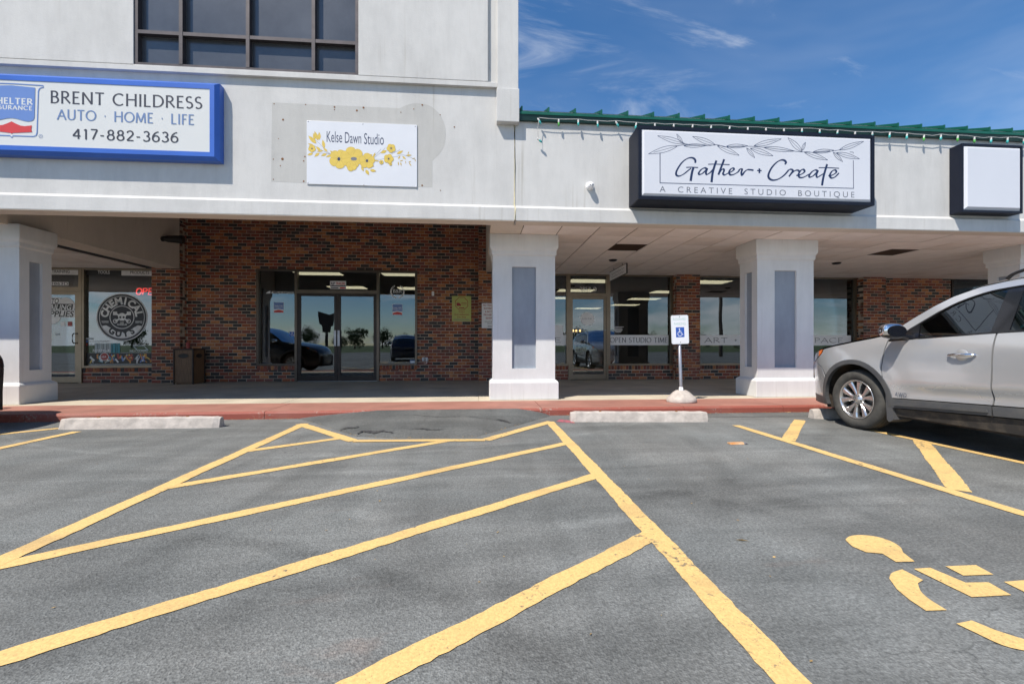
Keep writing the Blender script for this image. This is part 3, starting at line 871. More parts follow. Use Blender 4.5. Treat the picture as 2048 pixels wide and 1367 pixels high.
# ---- kerb and walkway
kb = empty('kerb', (0, YK, 0), 'red painted kerb along the shop walkway', 'kerb', kind='structure')
joints = [XL, -12.1, -9.05, -6.0, -2.95, 0.92, 3.06, 4.62, 7.5, 10.5, 13.5, XR]
for a, c in zip(joints[:-1], joints[1:]):
    b = MB()
    prof = [(YK, -0.05), (YK, 0.075), (YK + 0.012, 0.095), (YK + 0.03, ZK), (YK + 0.86, ZK), (YK + 0.86, -0.05)]
    prof = [(u - YK, w) for u, w in prof]
    n0 = len(b.f)
    b.prism(prof, a + 0.004, c - 0.004, 'X')
    for i in range(n0, len(b.f)):
        zs = [b.v[q][2] for q in b.f[i]]
        if min(zs) > 0.1: b.m[i] = 1
    b.build('kerb_block', [KERB_RED, RED_TOP], kb)
wk = empty('walkway', (0, 0, 0), 'shaded concrete walkway under the canopy', 'walkway', kind='structure')
slabs = [XL, -12.4, -9.3, -6.2, -3.1, 0.0, 3.1, 6.2, 9.3, 12.4, XR]
for a, c in zip(slabs[:-1], slabs[1:]):
    for y0, y1 in ((YK + 0.866, 9.2), (9.206, YW - 0.06)):
        box_obj('slab', a + 0.003, c - 0.003, y0, y1, -0.05, ZK - 0.001, CONC, wk, 0.004)
box_obj('slab_base', XL, XR, YK + 0.9, YW - 0.07, -0.04, ZK - 0.012, CONC, wk)

# ---- wheel stops
def wheel_stop(p, q, label, hgt=0.128):
    p, q = Vector((*p, 0)), Vector((*q, 0))
    L = (q - p).length
    ang = math.atan2(q.y - p.y, q.x - p.x)
    bm = bmesh.new()
    n = 26
    prof = [(0.0, 0.0), (0.012, 0.05), (0.03, hgt - 0.012), (0.045, hgt), (0.115, hgt), (0.13, hgt - 0.012), (0.148, 0.05), (0.16, 0.0)]
    rings = []
    for i in range(n + 1):
        x = L * i / n
        e = min(x, L - x)
        inset = max(0.0, 0.03 - e * 0.9)
        ring = []
        for u, w in prof:
            j = random.uniform(-0.0025, 0.0025)
            ring.append(bm.verts.new((x, u + j + (inset * 0.6 if u < 0.08 else -inset * 0.6), max(0.0, w * (1 - inset * 2.2) + (j if w > 0 else 0)))))
        rings.append(ring)
    for i in range(n):
        for k in range(len(prof) - 1):
            bm.faces.new((rings[i][k], rings[i + 1][k], rings[i + 1][k + 1], rings[i][k + 1]))
    bm.faces.new(rings[0]); bm.faces.new(rings[-1][::-1])
    me = bpy.data.meshes.new('wheel_stop'); bm.to_mesh(me); bm.free()
    me.materials.append(CONC_STOP)
    o = put('wheel_stop', me)
    o.location = p; o.rotation_euler = (0, 0, ang)
    for u in (0.22, 0.78):
        q_ = MB(); q_.lathe([(0.020, hgt - 0.01), (0.018, hgt + 0.004), (0.010, hgt + 0.010), (0.0, hgt + 0.011)], (L * u, 0.08, 0), 'Z', 12); q_.build('anchor_pin', RUST, o)
    tag(o, label, 'wheel stop', 'concrete wheel stops along the kerb')
wheel_stop(gp(113.5, 859), gp(436, 855), 'long concrete wheel stop left of the asphalt ramp')
wheel_stop(gp(1142, 843.5), gp(1418, 843.5), 'pale concrete wheel stop in front of the reserved parking sign')
wheel_stop(gp(1631, 837.5), (6.47, 5.46), 'concrete wheel stop touching the front tyre of the silver car')

# ================================================================== TOWER BUILDING (left, two storeys)
XT = wx(1030, YF)         # joint between tower and low wing
tw = empty('tower_building', (-4, YFW, 0), 'two storey white stucco block with dark upper window', 'building')
tw.location = (0, 0, 0)
LW, LB = -16.0, 14.0
ZLIP0, ZLIP1 = ZS, wz(1000, 410, YF)            # lower lip
ZSILL = wz(500, 151, YFW - 0.05)                # underside of the window ledge
ZTOP = 8.2
b = MB(); b.prism([(YF, ZLIP0), (YF, ZLIP1 - 0.035), (YFW - 0.002, ZLIP1 + 0.01), (YFW + 0.178, ZLIP1 + 0.005), (YFW + 0.178, ZLIP0)], LW, XT - 0.006, 'X')
fl = b.build('fascia_lip', STUCCO, tw)
# beige underside of the fascia
box_obj('fascia_underside', LW, XT - 0.008, YF + 0.004, YFW + 0.20, ZLIP0 - 0.012, ZLIP0 - 0.001, BEIGE, tw)
# ledge, raised wall panel, groove, pilaster
XP0, XP1 = wx(995, YFW - 0.1), wx(1037, YFW - 0.1)
XG = wx(976, YFW - 0.06)
ledge_h = 0.085
WX0, WX1 = wx(266, YFW - 0.05), wx(716.5, YFW - 0.05)
ZW0 = wz(500, 140.5, YFW - 0.05)
b = MB(); b.prism([(YFW - 0.055, ZSILL), (YFW - 0.055, ZSILL + ledge_h - 0.02), (YFW - 0.03, ZSILL + ledge_h), (YFW + 0.01, ZSILL + ledge_h), (YFW + 0.01, ZSILL)], LW, XP0 - 0.002, 'X')
b.build('ledge', STUCCO, tw)
ZW1 = 7.3
ZMID = ZSILL + 0.03
box_obj('fascia_wall', LW, XT - 0.006, YFW, YFW + 0.18, ZLIP0 + 0.002, ZMID, STUCCO, tw)
for a, c, z0, z1 in ((LW, WX0, ZMID, ZTOP), (WX1, XT - 0.006, ZMID, ZTOP), (WX0, WX1, ZW1, ZTOP), (WX0, WX1, ZMID, ZW0)):
    box_obj('upper_wall', a, c, YFW, YFW + 0.18, z0, z1, STUCCO, tw)
for a, c, z0, z1 in ((LW, WX0, ZSILL + ledge_h - 0.001, ZTOP), (WX1, XG, ZSILL + ledge_h - 0.001, ZTOP), (WX0, WX1, ZW1, ZTOP)):
    if c > a:
        box_obj('wall_panel', a, c, YFW - 0.045, YFW + 0.05, z0, z1, STUCCO, tw, 0.006)
box_obj('wall_panel', WX0 + 0.001, WX1 - 0.001, YFW - 0.044, YFW + 0.05, ZSILL + ledge_h - 0.002, ZW0, STUCCO, tw)
ZPB = wz(1010, 177, YFW - 0.09)
ZPC = wz(1010, 243, YFW - 0.10)
box_obj('pilaster', XP0, XP1, YFW - 0.085, YFW + 0.4, ZPB, ZTOP, STUCCO, tw, 0.008)
box_obj('pilaster_foot', XP0 - 0.012, XP1 + 0.012, YFW - 0.105, YFW + 0.4, ZPC, ZPB - 0.002, STUCCO, tw, 0.008)
box_obj('side_wall', XP1 - 0.24, XP1 - 0.002, YFW + 0.402, 14.0, ZPC, ZTOP, STUCCO, tw)
box_obj('roof_slab', LW, XP1 - 0.25, YFW + 0.19, 14.0, ZTOP - 0.3, ZTOP - 0.05, STUCCO, tw)
box_obj('porch_ceiling', -7.19, 0.18, YFW + 0.19, YW + 0.3, 4.42, 4.6, WALL_IN, tw)
# dark window: frame, mullions, panes
win = empty('window', (0, 0, 0)); win.parent = tw
YG = YFW + 0.035
fr = MB()
fw = 0.048
for px_ in (362.7, 496.3, 627.3):
    xm = wx(px_, YFW - 0.02)
    fr.box(xm - 0.024, xm + 0.024, YFW - 0.035, YG + 0.01, ZW0 + fw, ZW1)
fr.box(WX0, WX0 + fw, YFW - 0.03, YG + 0.012, ZW0, ZW1); fr.box(WX1 - fw, WX1, YFW - 0.03, YG + 0.012, ZW0, ZW1)
fr.box(WX0 + fw, WX1 - fw, YFW - 0.032, YG + 0.012, ZW0, ZW0 + fw)
win_o = fr.build('window', GREYFRAME, tw)
bpy.data.objects.remove(win)
mull = [WX0 + fw] + [wx(p, YFW - 0.02) for p in (362.7, 496.3, 627.3)] + [WX1 - fw]
zt = wz(430, 72, YFW - 0.02)
for i in range(4):
    a, c = mull[i] + (0.024 if i else 0), mull[i + 1] - (0.024 if i < 3 else 0)
    box_obj('transom', a, c, YFW - 0.03, YG + 0.008, zt - 0.025, zt + 0.025, GREYFRAME, win_o)
    for z0, z1 in ((ZW0 + fw, zt - 0.025), (zt + 0.025, ZW1)):
        box_obj('pane', a, c, YG + 0.012, YG + 0.02, z0, z1, UPGLASS, win_o)
# ghost of an older sign on the wall
def z6(x, y): return wp(500 + x / 3.413, 120 + y / 3.413, YFW)
P = Flat(YFW - 0.001)
P.poly([z6(*p) for p in [(150, 290), (1020, 330)] + spline([(1020, 330), (1090, 302), (1160, 296), (1230, 315), (1290, 365), (1328, 440), (1336, 520), (1315, 610), (1245, 690)], 4) + [(1245, 870), (145, 830)]])
P.build('old_sign_patch', STUCCO_PATCH, tw)
P = Flat(YFW - 0.003, 0.0002)
for x, y, r_ in ((226, 408, 7), (222, 676, 9), (375, 660, 5), (367, 690, 5), (367, 828, 6), (730, 346, 7), (577, 322, 6), (775, 326, 7), (577, 340, 4), (1118, 336, 4), (1176, 308, 6), (1175, 856, 6), (1298, 375, 4), (160, 678, 4), (165, 300, 4), (160, 815, 4), (208, 722, 4), (195, 537, 3), (1300, 890, 4), (1395, 458, 5), (1030, 358, 4), (380, 305, 4)):
    cx, cz = z6(x, y); P.disc(cx, cz, r_ * 0.0021, None, 0, 9)
P.build('rust_spots', RUST, tw)['kind'] = 'stuff'
b = MB(); b.tube([(XT, YF - 0.002, ZLIP0 + 0.004), (XT + 0.004, YF - 0.001, ZLIP1 - 0.05), (XT - 0.006, YFW - 0.002, ZLIP1 + 0.03), (XT + 0.003, YFW - 0.002, 3.7), (XT - 0.003, YFW - 0.002, ZPC - 0.005)], 0.010, 6)
b.build('caulk_bead', CAULK, tw)

# side beams running back from the columns, brick porch between them
for nm, x0, x1 in (('beam', -7.72, -7.20), ('beam', 0.19, 0.70)):
    bo = MB(); bo.box(x0, x1, YFW + 0.205, YW - 0.235, ZS + 0.0, 4.4)
    o = bo.build(nm, BEIGE, tw)
box_obj('beam_underside', -7.72, -7.20, YFW + 0.21, YW - 0.24, ZS - 0.02, ZS - 0.002, BEIGE, tw)

# ================================================================== LOW WING (right)
lw = empty('shop_wing', (0, 0, 0), 'low white stucco shop wing with green roof edge and tiled canopy ceiling', 'building')
ZE = wz(1060, 240, YFW - 0.06)                 # underside of the eave
box_obj('fascia_wall', XT + 0.006, XR, YFW, YFW + 0.18, ZLIP0 + 0.002, ZE + 0.16, STUCCO, lw)
b = MB(); b.prism([(YF, ZLIP0), (YF, ZLIP1 - 0.035), (YFW - 0.002, ZLIP1 + 0.01), (YFW + 0.178, ZLIP1 + 0.005), (YFW + 0.178, ZLIP0)], XT + 0.006, XR, 'X')
b.build('fascia_lip', STUCCO, lw)
box_obj('soffit_border', XT + 0.03, XR, YF + 0.006, 6.56, ZS - 0.012, ZS - 0.001, BEIGE, lw)
# green roof edge
XG0 = wx(1031, YFW - 0.1)
rf = MB()
rf.prism([(YFW - 0.065, ZE + 0.085), (YFW - 0.065, ZE + 0.125), (YFW - 0.05, ZE + 0.135), (YFW + 0.20, ZE + 0.165), (YFW + 0.2, ZE + 0.10), (YFW - 0.02, ZE + 0.085)], XG0, XR, 'X')
roof = rf.build('roof', GREEN, lw)
b = MB(); b.prism([(YFW - 0.045, ZE), (YFW - 0.055, ZE + 0.083), (YFW - 0.004, ZE + 0.083), (YFW - 0.004, ZE)], XG0, XR, 'X')
b.build('drip_edge', GREEN_DK, roof)
sl = math.tan(R(23))
pitch = 0.406
xk = XG0 + 0.10
pm_, rm_ = None, None
while xk < 16.4:
    if rm_ is None:
        q = MB(); q.box(-0.012, 0.012, 0, 0.02, 0, 0.072); q.add([(-0.012, 0.02, 0), (0.012, 0.02, 0), (0.012, 0.02, 0.072), (-0.012, 0.02, 0.072), (-0.012, 6.0, 6.0 * sl), (0.012, 6, 6 * sl), (0.012, 6, 6 * sl + 0.072), (-0.012, 6, 6 * sl + 0.072)], [(3, 2, 6, 7), (0, 3, 7, 4), (1, 5, 6, 2), (4, 7, 6, 5)])
        rm_ = q.mesh('rib', GREEN)
        q = MB(); q.add([(0.014, 0, 0), (pitch - 0.014, 0, 0), (pitch - 0.014, 6, 6 * sl), (0.014, 6, 6 * sl)], [(0, 1, 2, 3)])
        pm_ = q.mesh('roof_panel', GREEN)
    o = put('rib', rm_, roof); o.location = (xk, YFW - 0.055, ZE + 0.136)
    o = put('roof_panel', pm_, roof); o.location = (xk, YFW - 0.05, ZE + 0.145)
    xk += pitch

# suspended ceiling: a grid and the tiles laid in it
def soffit(parent, X0, X1, Y0, Y1, missing, name):
    nx, ny = int(round((X1 - X0) / 0.61)), 8
    py_ = (Y1 - Y0) / ny
    px_ = 0.61
    gm = MB(); gm.box(X0, X0 + nx * px_, Y0, Y1, ZS + 0.010, ZS + 0.03)
    grid = gm.build('ceiling_grid', TBAR, parent)
    tm = {}
    for i in range(nx):
        for j in range(ny):
            if (i, j) in missing:
                box_obj('open_tile_bay', X0 + i * px_ + 0.008, X0 + (i + 1) * px_ - 0.008, Y0 + j * py_ + 0.008, Y0 + (j + 1) * py_ - 0.008, ZS + 0.004, ZS + 0.009, BROWN_HOLE, grid)
                continue
            key = 1 if random.random() < 0.22 else 0
            if key not in tm:
                q = MB(); q.box(-px_ / 2 + 0.009, px_ / 2 - 0.009, -py_ / 2 + 0.006, py_ / 2 - 0.006, 0, 0.012, 0)
                tm[key] = q.mesh('ceiling_tile', [TILE, TILE_B][key])
            o = put('ceiling_tile', tm[key], grid)
            o.location = (X0 + (i + 0.5) * px_, Y0 + (j + 0.5) * py_, ZS + random.uniform(-0.003, 0.0015))
            o.rotation_euler = (random.uniform(-0.003, 0.003), random.uniform(-0.003, 0.003), 0)
    return px_, py_
def cell(px, py, X0, Y0, p, q):
    t = (px - 1024) / F_PX
    d = F_PX * (ZS - CAM_H) / (HOR - py)
    return int((d * (SN + t * CS) - X0) / p), int((d * (CS - t * SN) - Y0) / q)
SX0, SY0, SY1 = 0.705, 6.565, YW - 0.07
PYT = (SY1 - SY0) / 8
soffit(lw, SX0, SX0 + 25 * 0.61, SY0, SY1, {cell(1268, 490, SX0, SY0, 0.61, PYT), cell(1776, 500, SX0, SY0, 0.61, PYT)}, 'soffit')
def soffit_pt(px, py):
    t = (px - 1024) / F_PX
    d = F_PX * (ZS - CAM_H) / (HOR - py)
    return (d * (SN + t * CS), d * (CS - t * SN))
for (p, lab) in (((1226, 519), 'round black recessed light in the ceiling near the hanging sign'), ((1673, 525), 'round black recessed light in the ceiling right of the studio column')):
    x, y = soffit_pt(*p)
    q = MB(); q.lathe([(0.0, -0.035), (0.06, -0.035), (0.075, -0.03), (0.09, -0.010), (0.095, -0.006)], (x, y, ZS), 'Z', 24)
    o = q.build('recessed_light', BLACK); tag(o, lab, 'light fixture', 'recessed lights in the canopy ceiling')
soffit(tw, -16.0, -16.0 + 13 * 0.61, SY0, SY1, set(), 'soffit')
box_obj('soffit_border', -16.0, -7.75, YF + 0.006, 6.56, ZS - 0.008, ZS - 0.002, BEIGE, tw)

# wall behind and above the shops, roof over everything
box_obj('back_roof', XT, XR, YFW + 0.2, 20, ZE - 0.25, ZE - 0.05, WALL_IN, lw)

# ================================================================== COLUMNS
def column(cx, label):
    e = empty('column', (cx, YC + 0.3, ZK), label, 'column', 'stucco columns along the walkway')
    z0 = 0.0
    H = ZS - ZK - 0.001
    hw_, hd = 0.53, 0.25
    # shaft with a recessed panel on each face
    def shaft():
        m = MB()
        zb, zt_ = 0.30, 2.45
        pz0, pz1 = 0.52, 2.24
        rc = 0.04
        for (ax, w2, dd, pw) in (('F', hw_, hd, 0.205), ('B', hw_, hd, 0.205), ('L', hd, hw_, 0.10), ('R', hd, hw_, 0.10)):
            def P(u, w, dep):
                if ax == 'F': return (u, -dd + dep, w)
                if ax == 'B': return (-u, dd - dep, w)
                if ax == 'L': return (-dd + dep, -u, w)
                return (dd - dep, u, w)
            o_ = [(-w2, zb), (w2, zb), (w2, zt_), (-w2, zt_)]
            i_ = [(-pw, pz0), (pw, pz0), (pw, pz1), (-pw, pz1)]
            m.add([P(a, c, 0) for a, c in o_] + [P(a, c, 0) for a, c in i_], [(0, 1, 5, 4), (1, 2, 6, 5), (2, 3, 7, 6), (3, 0, 4, 7)])
            m.add([P(a, c, 0) for a, c in i_] + [P(a, c, rc) for a, c in i_], [(0, 1, 5, 4), (1, 2, 6, 5), (2, 3, 7, 6), (3, 0, 4, 7)])
            p = MB(); p.add([P(a, c, rc - 0.001) for a, c in i_], [(0, 1, 2, 3)])
            p.build('inset_panel', PANEL_GREY, e)
        return m
    shaft().build('shaft', STUCCO_COL, e)
    def tier(name, levels):
        m = MB()
        ring = []
        for (ox, oz) in levels:
            k = len(m.v)
            ring.append([(-hw_ - ox, -hd - ox, oz), (hw_ + ox, -hd - ox, oz), (hw_ + ox, hd + ox, oz), (-hw_ - ox, hd + ox, oz)])
        v = [p for r_ in ring for p in r_]
        f = [(3, 2, 1, 0)]
        n = len(ring)
        for i in range(n - 1):
            for k in range(4):
                k2 = (k + 1) % 4
                f.append((4 * i + k, 4 * i + k2, 4 * i + 4 + k2, 4 * i + 4 + k))
        f.append(tuple(4 * (n - 1) + k for k in range(4)))
        m.add(v, f)
        o = m.build(name, STUCCO_COL, e)
        bv = o.modifiers.new('soft_edges', 'BEVEL'); bv.width = 0.008; bv.segments = 2; bv.limit_method = 'ANGLE'
        return o
    tier('plinth', [(0.053, 0.0), (0.053, 0.285), (0.04, 0.305), (0.002, 0.335)])
    tier('capital', [(0.003, H - 0.36), (0.022, H - 0.335), (0.022, H - 0.275), (0.045, H - 0.235), (0.05, H - 0.21), (0.05, H)])
    return e
column(-7.62, 'white column at the left edge beside the supply shop')
column(0.77, 'white column in the middle between the brick porch and the studio door')
column(5.45, 'white column behind the nose of the silver car')
column(10.60, 'white column at the far right partly hidden by the silver car roof')

# ================================================================== BRICKWORK
BL, BH, BJ, BD = 0.2035, 0.0700, 0.0105, 0.09
def brick_mesh(l, h, d, m, name='brick'):
    c = 0.0035
    v = [(-l / 2, d, -h / 2), (l / 2, d, -h / 2), (l / 2, d, h / 2), (-l / 2, d, h / 2),
         (-l / 2, c, -h / 2), (l / 2, c, -h / 2), (l / 2, c, h / 2), (-l / 2, c, h / 2),
         (-l / 2 + c, 0, -h / 2 + c), (l / 2 - c, 0, -h / 2 + c), (l / 2 - c, 0, h / 2 - c), (-l / 2 + c, 0, h / 2 - c)]
    f = [(8, 9, 10, 11)] + [(4 + i, 4 + (i + 1) % 4, 8 + (i + 1) % 4, 8 + i) for i in range(4)] + [(i, (i + 1) % 4, 4 + (i + 1) % 4, 4 + i) for i in range(4)]
    return v, f
BMESH = {}
def brick_data(ci):
    if ci not in BMESH:
        q = MB(); v, f = brick_mesh(BL, BH, BD, None); q.add(v, f)
        BMESH[ci] = q.mesh('brick', BRICKS[ci])
    return BMESH[ci]
def pick_colour(prev):
    while True:
        c = random.choices(range(6), (0.27, 0.21, 0.24, 0.10, 0.11, 0.07))[0]
        if c != prev or random.random() < 0.45: return c
class BrickWork:
    def __init__(self, root): self.root, self.items = root, []
    def face(self, x0, x1, z0, z1, Y, holes=(), rotz=0.0, org=(0, 0), phase=0.0, mortar=True):
        """courses on a plane; u runs along x. rotz turns the face round the point org"""
        step = BL + BJ
        cour = BH + BJ
        n = int(math.ceil((z1 - z0) / cour))
        prev = -1
        for r_ in range(n):
            za = z0 + r_ * cour + BJ / 2
            zb = min(za + BH, z1)
            if zb - za < 0.03: continue
            off = (0.5 if r_ % 2 else 0.0) * step + phase + random.uniform(-0.006, 0.006)
            k0 = int(math.floor((x0 - off) / step)) - 1
            k = k0
            while True:
                xa = off + k * step + BJ / 2; xb = xa + BL
                k += 1
                if xa >= x1: break
                if xb <= x0: continue
                segs = [(max(xa, x0), min(xb, x1))]
                for hx0, hx1, hz0, hz1 in holes:
                    if hz0 < (za + zb) / 2 < hz1:
                        ns = []
                        for a, c in segs:
                            if c <= hx0 or a >= hx1: ns.append((a, c)); continue
                            if a < hx0: ns.append((a, hx0))
                            if c > hx1: ns.append((hx1, c))
                        segs = ns
                for a, c in segs:
                    if c - a < 0.022: continue
                    prev = pick_colour(prev)
                    full = abs((c - a) - BL) < 1e-4 and abs((zb - za) - BH) < 1e-4
                    self.items.append(((a + c) / 2, (za + zb) / 2, c - a, zb - za, Y + random.uniform(-0.0018, 0.0018), prev, full, rotz, org))
        if mortar:
            self.mortar(x0, x1, z0, z1, Y, holes, rotz, org)
    def rowlock(self, x0, x1, z0, z1, Y):
        n = max(1, int(round((x1 - x0) / 0.0805)))
        w = (x1 - x0) / n
        for i in range(n):
            self.items.append((x0 + (i + 0.5) * w, (z0 + z1) / 2, w - BJ, z1 - z0 - BJ, Y - 0.006, pick_colour(-1), False, 0.0, (0, 0)))
    def mortar(self, x0, x1, z0, z1, Y, holes, rotz, org):
        xs = sorted({x0, x1, *[min(max(h[0], x0), x1) for h in holes], *[min(max(h[1], x0), x1) for h in holes]})
        zs = sorted({z0, z1, *[min(max(h[2], z0), z1) for h in holes], *[min(max(h[3], z0), z1) for h in holes]})
        m = MB()
        for a, c in zip(xs[:-1], xs[1:]):
            for p, q in zip(zs[:-1], zs[1:]):
                if c - a < 1e-5 or q - p < 1e-5: continue
                mx_, mz_ = (a + c) / 2, (p + q) / 2
                if any(h[0] < mx_ < h[1] and h[2] < mz_ < h[3] for h in holes): continue
                m.box(a, c, Y + 0.0045, Y + 0.16, p, q)
        M = Matrix.Translation((org[0], org[1], 0)) @ Matrix.Rotation(rotz, 4, 'Z') if rotz else None
        if M: m.v = [tuple(M @ Vector(p)) for p in m.v]
        m.build('mortar_bed', MORTAR, self.root)
    def finish(self, cap=290):
        def size(it):
            x, z, l, h, Y, ci, full, rotz, org = it
            if not full: return -1
            p = Matrix.Translation((org[0], org[1], 0)) @ Matrix.Rotation(rotz, 4, 'Z') @ Vector((x, Y, z)) if rotz else Vector((x, Y, z))
            d = p.x * SN + p.y * CS
            px = 1024 + F_PX * (p.x * CS - p.y * SN) / d
            py = HOR - F_PX * (p.z - CAM_H) / d
            if not (0 < px < 2048 and 440 < py < 775): return -0.5
            return 1.0 / d - (0.002 if py < 560 else 0)
        order = sorted(self.items, key=size, reverse=True)
        singles = [it for it in order[:cap] if it[6]]
        rest = [it for it in order if it not in singles] if len(order) < 3000 else order[len(singles):]
        for x, z, l, h, Y, ci, full, rotz, org in singles:
            o = put('brick', brick_data(ci), self.root)
            if rotz:
                M = Matrix.Translation((org[0], org[1], 0)) @ Matrix.Rotation(rotz, 4, 'Z')
                o.location = M @ Vector((x, Y, z)); o.rotation_euler = (0, 0, rotz)
            else:
                o.location = (x, Y, z)
        if rest:
            m = MB()
            for x, z, l, h, Y, ci, full, rotz, org in rest:
                v, f = brick_mesh(l, h, BD, None)
                v = [Vector((p[0] + x, p[1] + Y, p[2] + z)) for p in v]
                if rotz:
                    M = Matrix.Translation((org[0], org[1], 0)) @ Matrix.Rotation(rotz, 4, 'Z')
                    v = [M @ p for p in v]
                m.add(v, f, ci)
            o = m.build('brick_courses', BRICKS, self.root); o['kind'] = 'stuff'

YP = 10.87                                     # front of the brick pillars
# porch wall
EX0, EX1 = wx(513.5, YW), wx(834.5, YW)
EZ1 = wz(670, 539.5, YW); EZS = wz(560, 731, YW)
DX0, DX1 = wx(590, YW), wx(758.6, YW)
pw_ = empty('porch_brick_wall', (0, 0, 0), 'tall dark red brick wall around the glass double doors', 'brick wall')
bw = BrickWork(pw_)
RL = 0.112
bw.face(-7.19, 0.0, ZK, 4.42, YW, [(EX0, EX1, EZS - RL, EZ1), (DX0, DX1, ZK - 0.01, EZ1)])
for a, c in ((EX0, DX0 - 0.004), (DX1 + 0.004, EX1)):
    bw.rowlock(a, c, EZS - RL, EZS, YW)
m = MB(); m.box(EX0, DX0, YW + 0.01, YW + 0.15, EZS - RL, EZS - 0.006); m.box(DX1, EX1, YW + 0.01, YW + 0.15, EZS - RL, EZS - 0.006); m.build('mortar_bed', MORTAR, pw_)
bw.finish()
def pillar(name, x0, x1, label, z1=ZS + 0.05, depth=YW - YP, sides='LR', ztop=None):
    e = empty(name, (0, 0, 0), label, 'brick pillar')
    w = BrickWork(e)
    w.face(x0, x1, ZK, ztop or z1, YP, phase=x0)
    if 'R' in sides:   # +X facing return
        w.face(0.004, depth, ZK, ztop or z1, 0.0, rotz=R(90), org=(x1, YP), phase=0.1)
    if 'L' in sides:
        w.face(-depth, -0.004, ZK, ztop or z1, 0.0, rotz=R(-90), org=(x0, YP), phase=0.1)
    w.finish()
    return e
pillar('brick_pillar', -7.84, -7.19, 'brick pillar between the supply shop window and the brick porch', ztop=4.42)
pillar('brick_pillar', 0.0, 0.66, 'brick pillar half hidden behind the middle white column', ztop=4.42)
SPX0, SPX1 = wx(1353, YP), wx(1400.5, YP)
pillar('brick_pillar', SPX0, SPX1, 'narrow brick pillar between the two studio windows behind the parking sign')
RPX0, RPX1 = wx(1727, YP), wx(1772, YP)
pillar('brick_pillar', RPX0, RPX1, 'brick pillar at the right end of the studio windows')
e = empty('side_brick_wall', (0, 0, 0), 'dark brick wall behind the silver car windshield', 'brick wall')
w = BrickWork(e); w.face(RPX1 + 0.003, wx(1902, YW - 0.1), ZK, ZS + 0.05, YW - 0.10); w.finish()
ZSL = wz(230, 735, YW)
def sill_wall(x0, x1, ztop, label):
    e = empty('low_brick_wall', (0, 0, 0), label, 'brick wall', 'low brick walls under the shop windows')
    w = BrickWork(e)
    w.face(x0, x1, ZK, ztop - RL, YW, phase=x0)
    w.rowlock(x0, x1, ztop - RL, ztop, YW)
    m = MB(); m.box(x0, x1, YW + 0.008, YW + 0.15, ztop - RL, ztop - 0.006); m.build('mortar_bed', MORTAR, e)
    w.finish()
LSX0, LSX1 = wx(164, YW), -7.84
sill_wall(LSX0, LSX1, ZSL, 'low brick wall under the supply shop window')
SD0, SD1 = wx(1138, YW), wx(1216, YW)
SZ1, SZS = ZS + 0.02, wz(1280, 730.5, YW)
sill_wall(0.66, SD0 - 0.02, SZS, 'short low brick wall between the middle column and the studio door')
sill_wall(SD1 + 0.005, SPX0, SZS, 'low brick wall under the open studio time window')
sill_wall(SPX1, RPX0, SZS, 'low brick wall under the art and craft window')

# ================================================================== SHOP INTERIORS
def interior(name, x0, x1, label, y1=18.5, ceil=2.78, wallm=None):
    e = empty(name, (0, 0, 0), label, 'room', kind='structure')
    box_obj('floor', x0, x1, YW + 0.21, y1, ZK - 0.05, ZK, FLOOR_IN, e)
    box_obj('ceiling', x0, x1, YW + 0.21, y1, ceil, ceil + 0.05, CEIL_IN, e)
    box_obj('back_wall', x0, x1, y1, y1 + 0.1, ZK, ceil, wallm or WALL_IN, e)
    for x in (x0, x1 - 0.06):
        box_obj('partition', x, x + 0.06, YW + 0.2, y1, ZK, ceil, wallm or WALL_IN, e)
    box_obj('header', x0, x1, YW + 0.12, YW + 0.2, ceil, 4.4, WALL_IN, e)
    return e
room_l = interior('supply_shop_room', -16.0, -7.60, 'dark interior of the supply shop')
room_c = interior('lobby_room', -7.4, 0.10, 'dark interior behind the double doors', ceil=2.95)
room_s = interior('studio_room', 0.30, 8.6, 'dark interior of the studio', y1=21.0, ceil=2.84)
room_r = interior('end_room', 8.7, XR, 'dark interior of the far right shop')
def ceil_light(x, y, z, w, d, label, grp):
    e = empty('ceiling_light', (x, y, z), label, 'ceiling light', grp)
    q = MB(); q.box(-w / 2 - 0.03, w / 2 + 0.03, -d / 2 - 0.03, d / 2 + 0.03, -0.012, 0.0); q.build('frame', WHITE, e)
    q = MB(); q.box(-w / 2, w / 2, -d / 2, d / 2, -0.022, -0.014); q.build('diffuser', TROFFER, e)
def lit(px, py, Z):
    t = (px - 1024) / F_PX; d = F_PX * (Z - CAM_H) / (HOR - py)
    return d * (SN + t * CS), d * (CS - t * SN)
STUDIO_L = (((1180, 561), 'lit ceiling panel seen through the transom above the house number'), ((1152, 580), 'lit ceiling panel crossing behind the house number'), ((1118, 595), 'lit ceiling panel behind the narrow window left of the studio door'), ((1172, 617), 'lit ceiling panel seen above the round logo on the studio door'), ((1288, 597), 'lit ceiling panel high in the open studio time window'), ((1250, 609), 'lit ceiling panel in the middle of the open studio time window'), ((1270, 636.5), 'faint lit ceiling panel deep inside the open studio time window'), ((1338, 583), 'lit ceiling panel beside the narrow brick pillar'), ((1415, 563), 'lit ceiling panel in the art and craft window'))
for (px_, py_), lab_ in STUDIO_L:
    x, y = lit(px_, py_, 2.83)
    if y > 20.5: y = 20.4
    ceil_light(x, y, 2.83, 1.15, 0.58, lab_, 'studio ceiling lights')
for (px_, py_), lab_ in (((636, 545), 'lit ceiling panel above the left door leaf'), ((695, 574), 'lit ceiling panel beside the trailer notice on the transom'), ((808, 547), 'lit ceiling panel at the top of the right side window'), ((832, 576), 'lit ceiling panel beside the wreath monogram')):
    x, y = lit(px_, py_, 2.94)
    ceil_light(x, min(y, 17.8), 2.94, 1.15, 0.58, lab_, 'lobby ceiling lights')
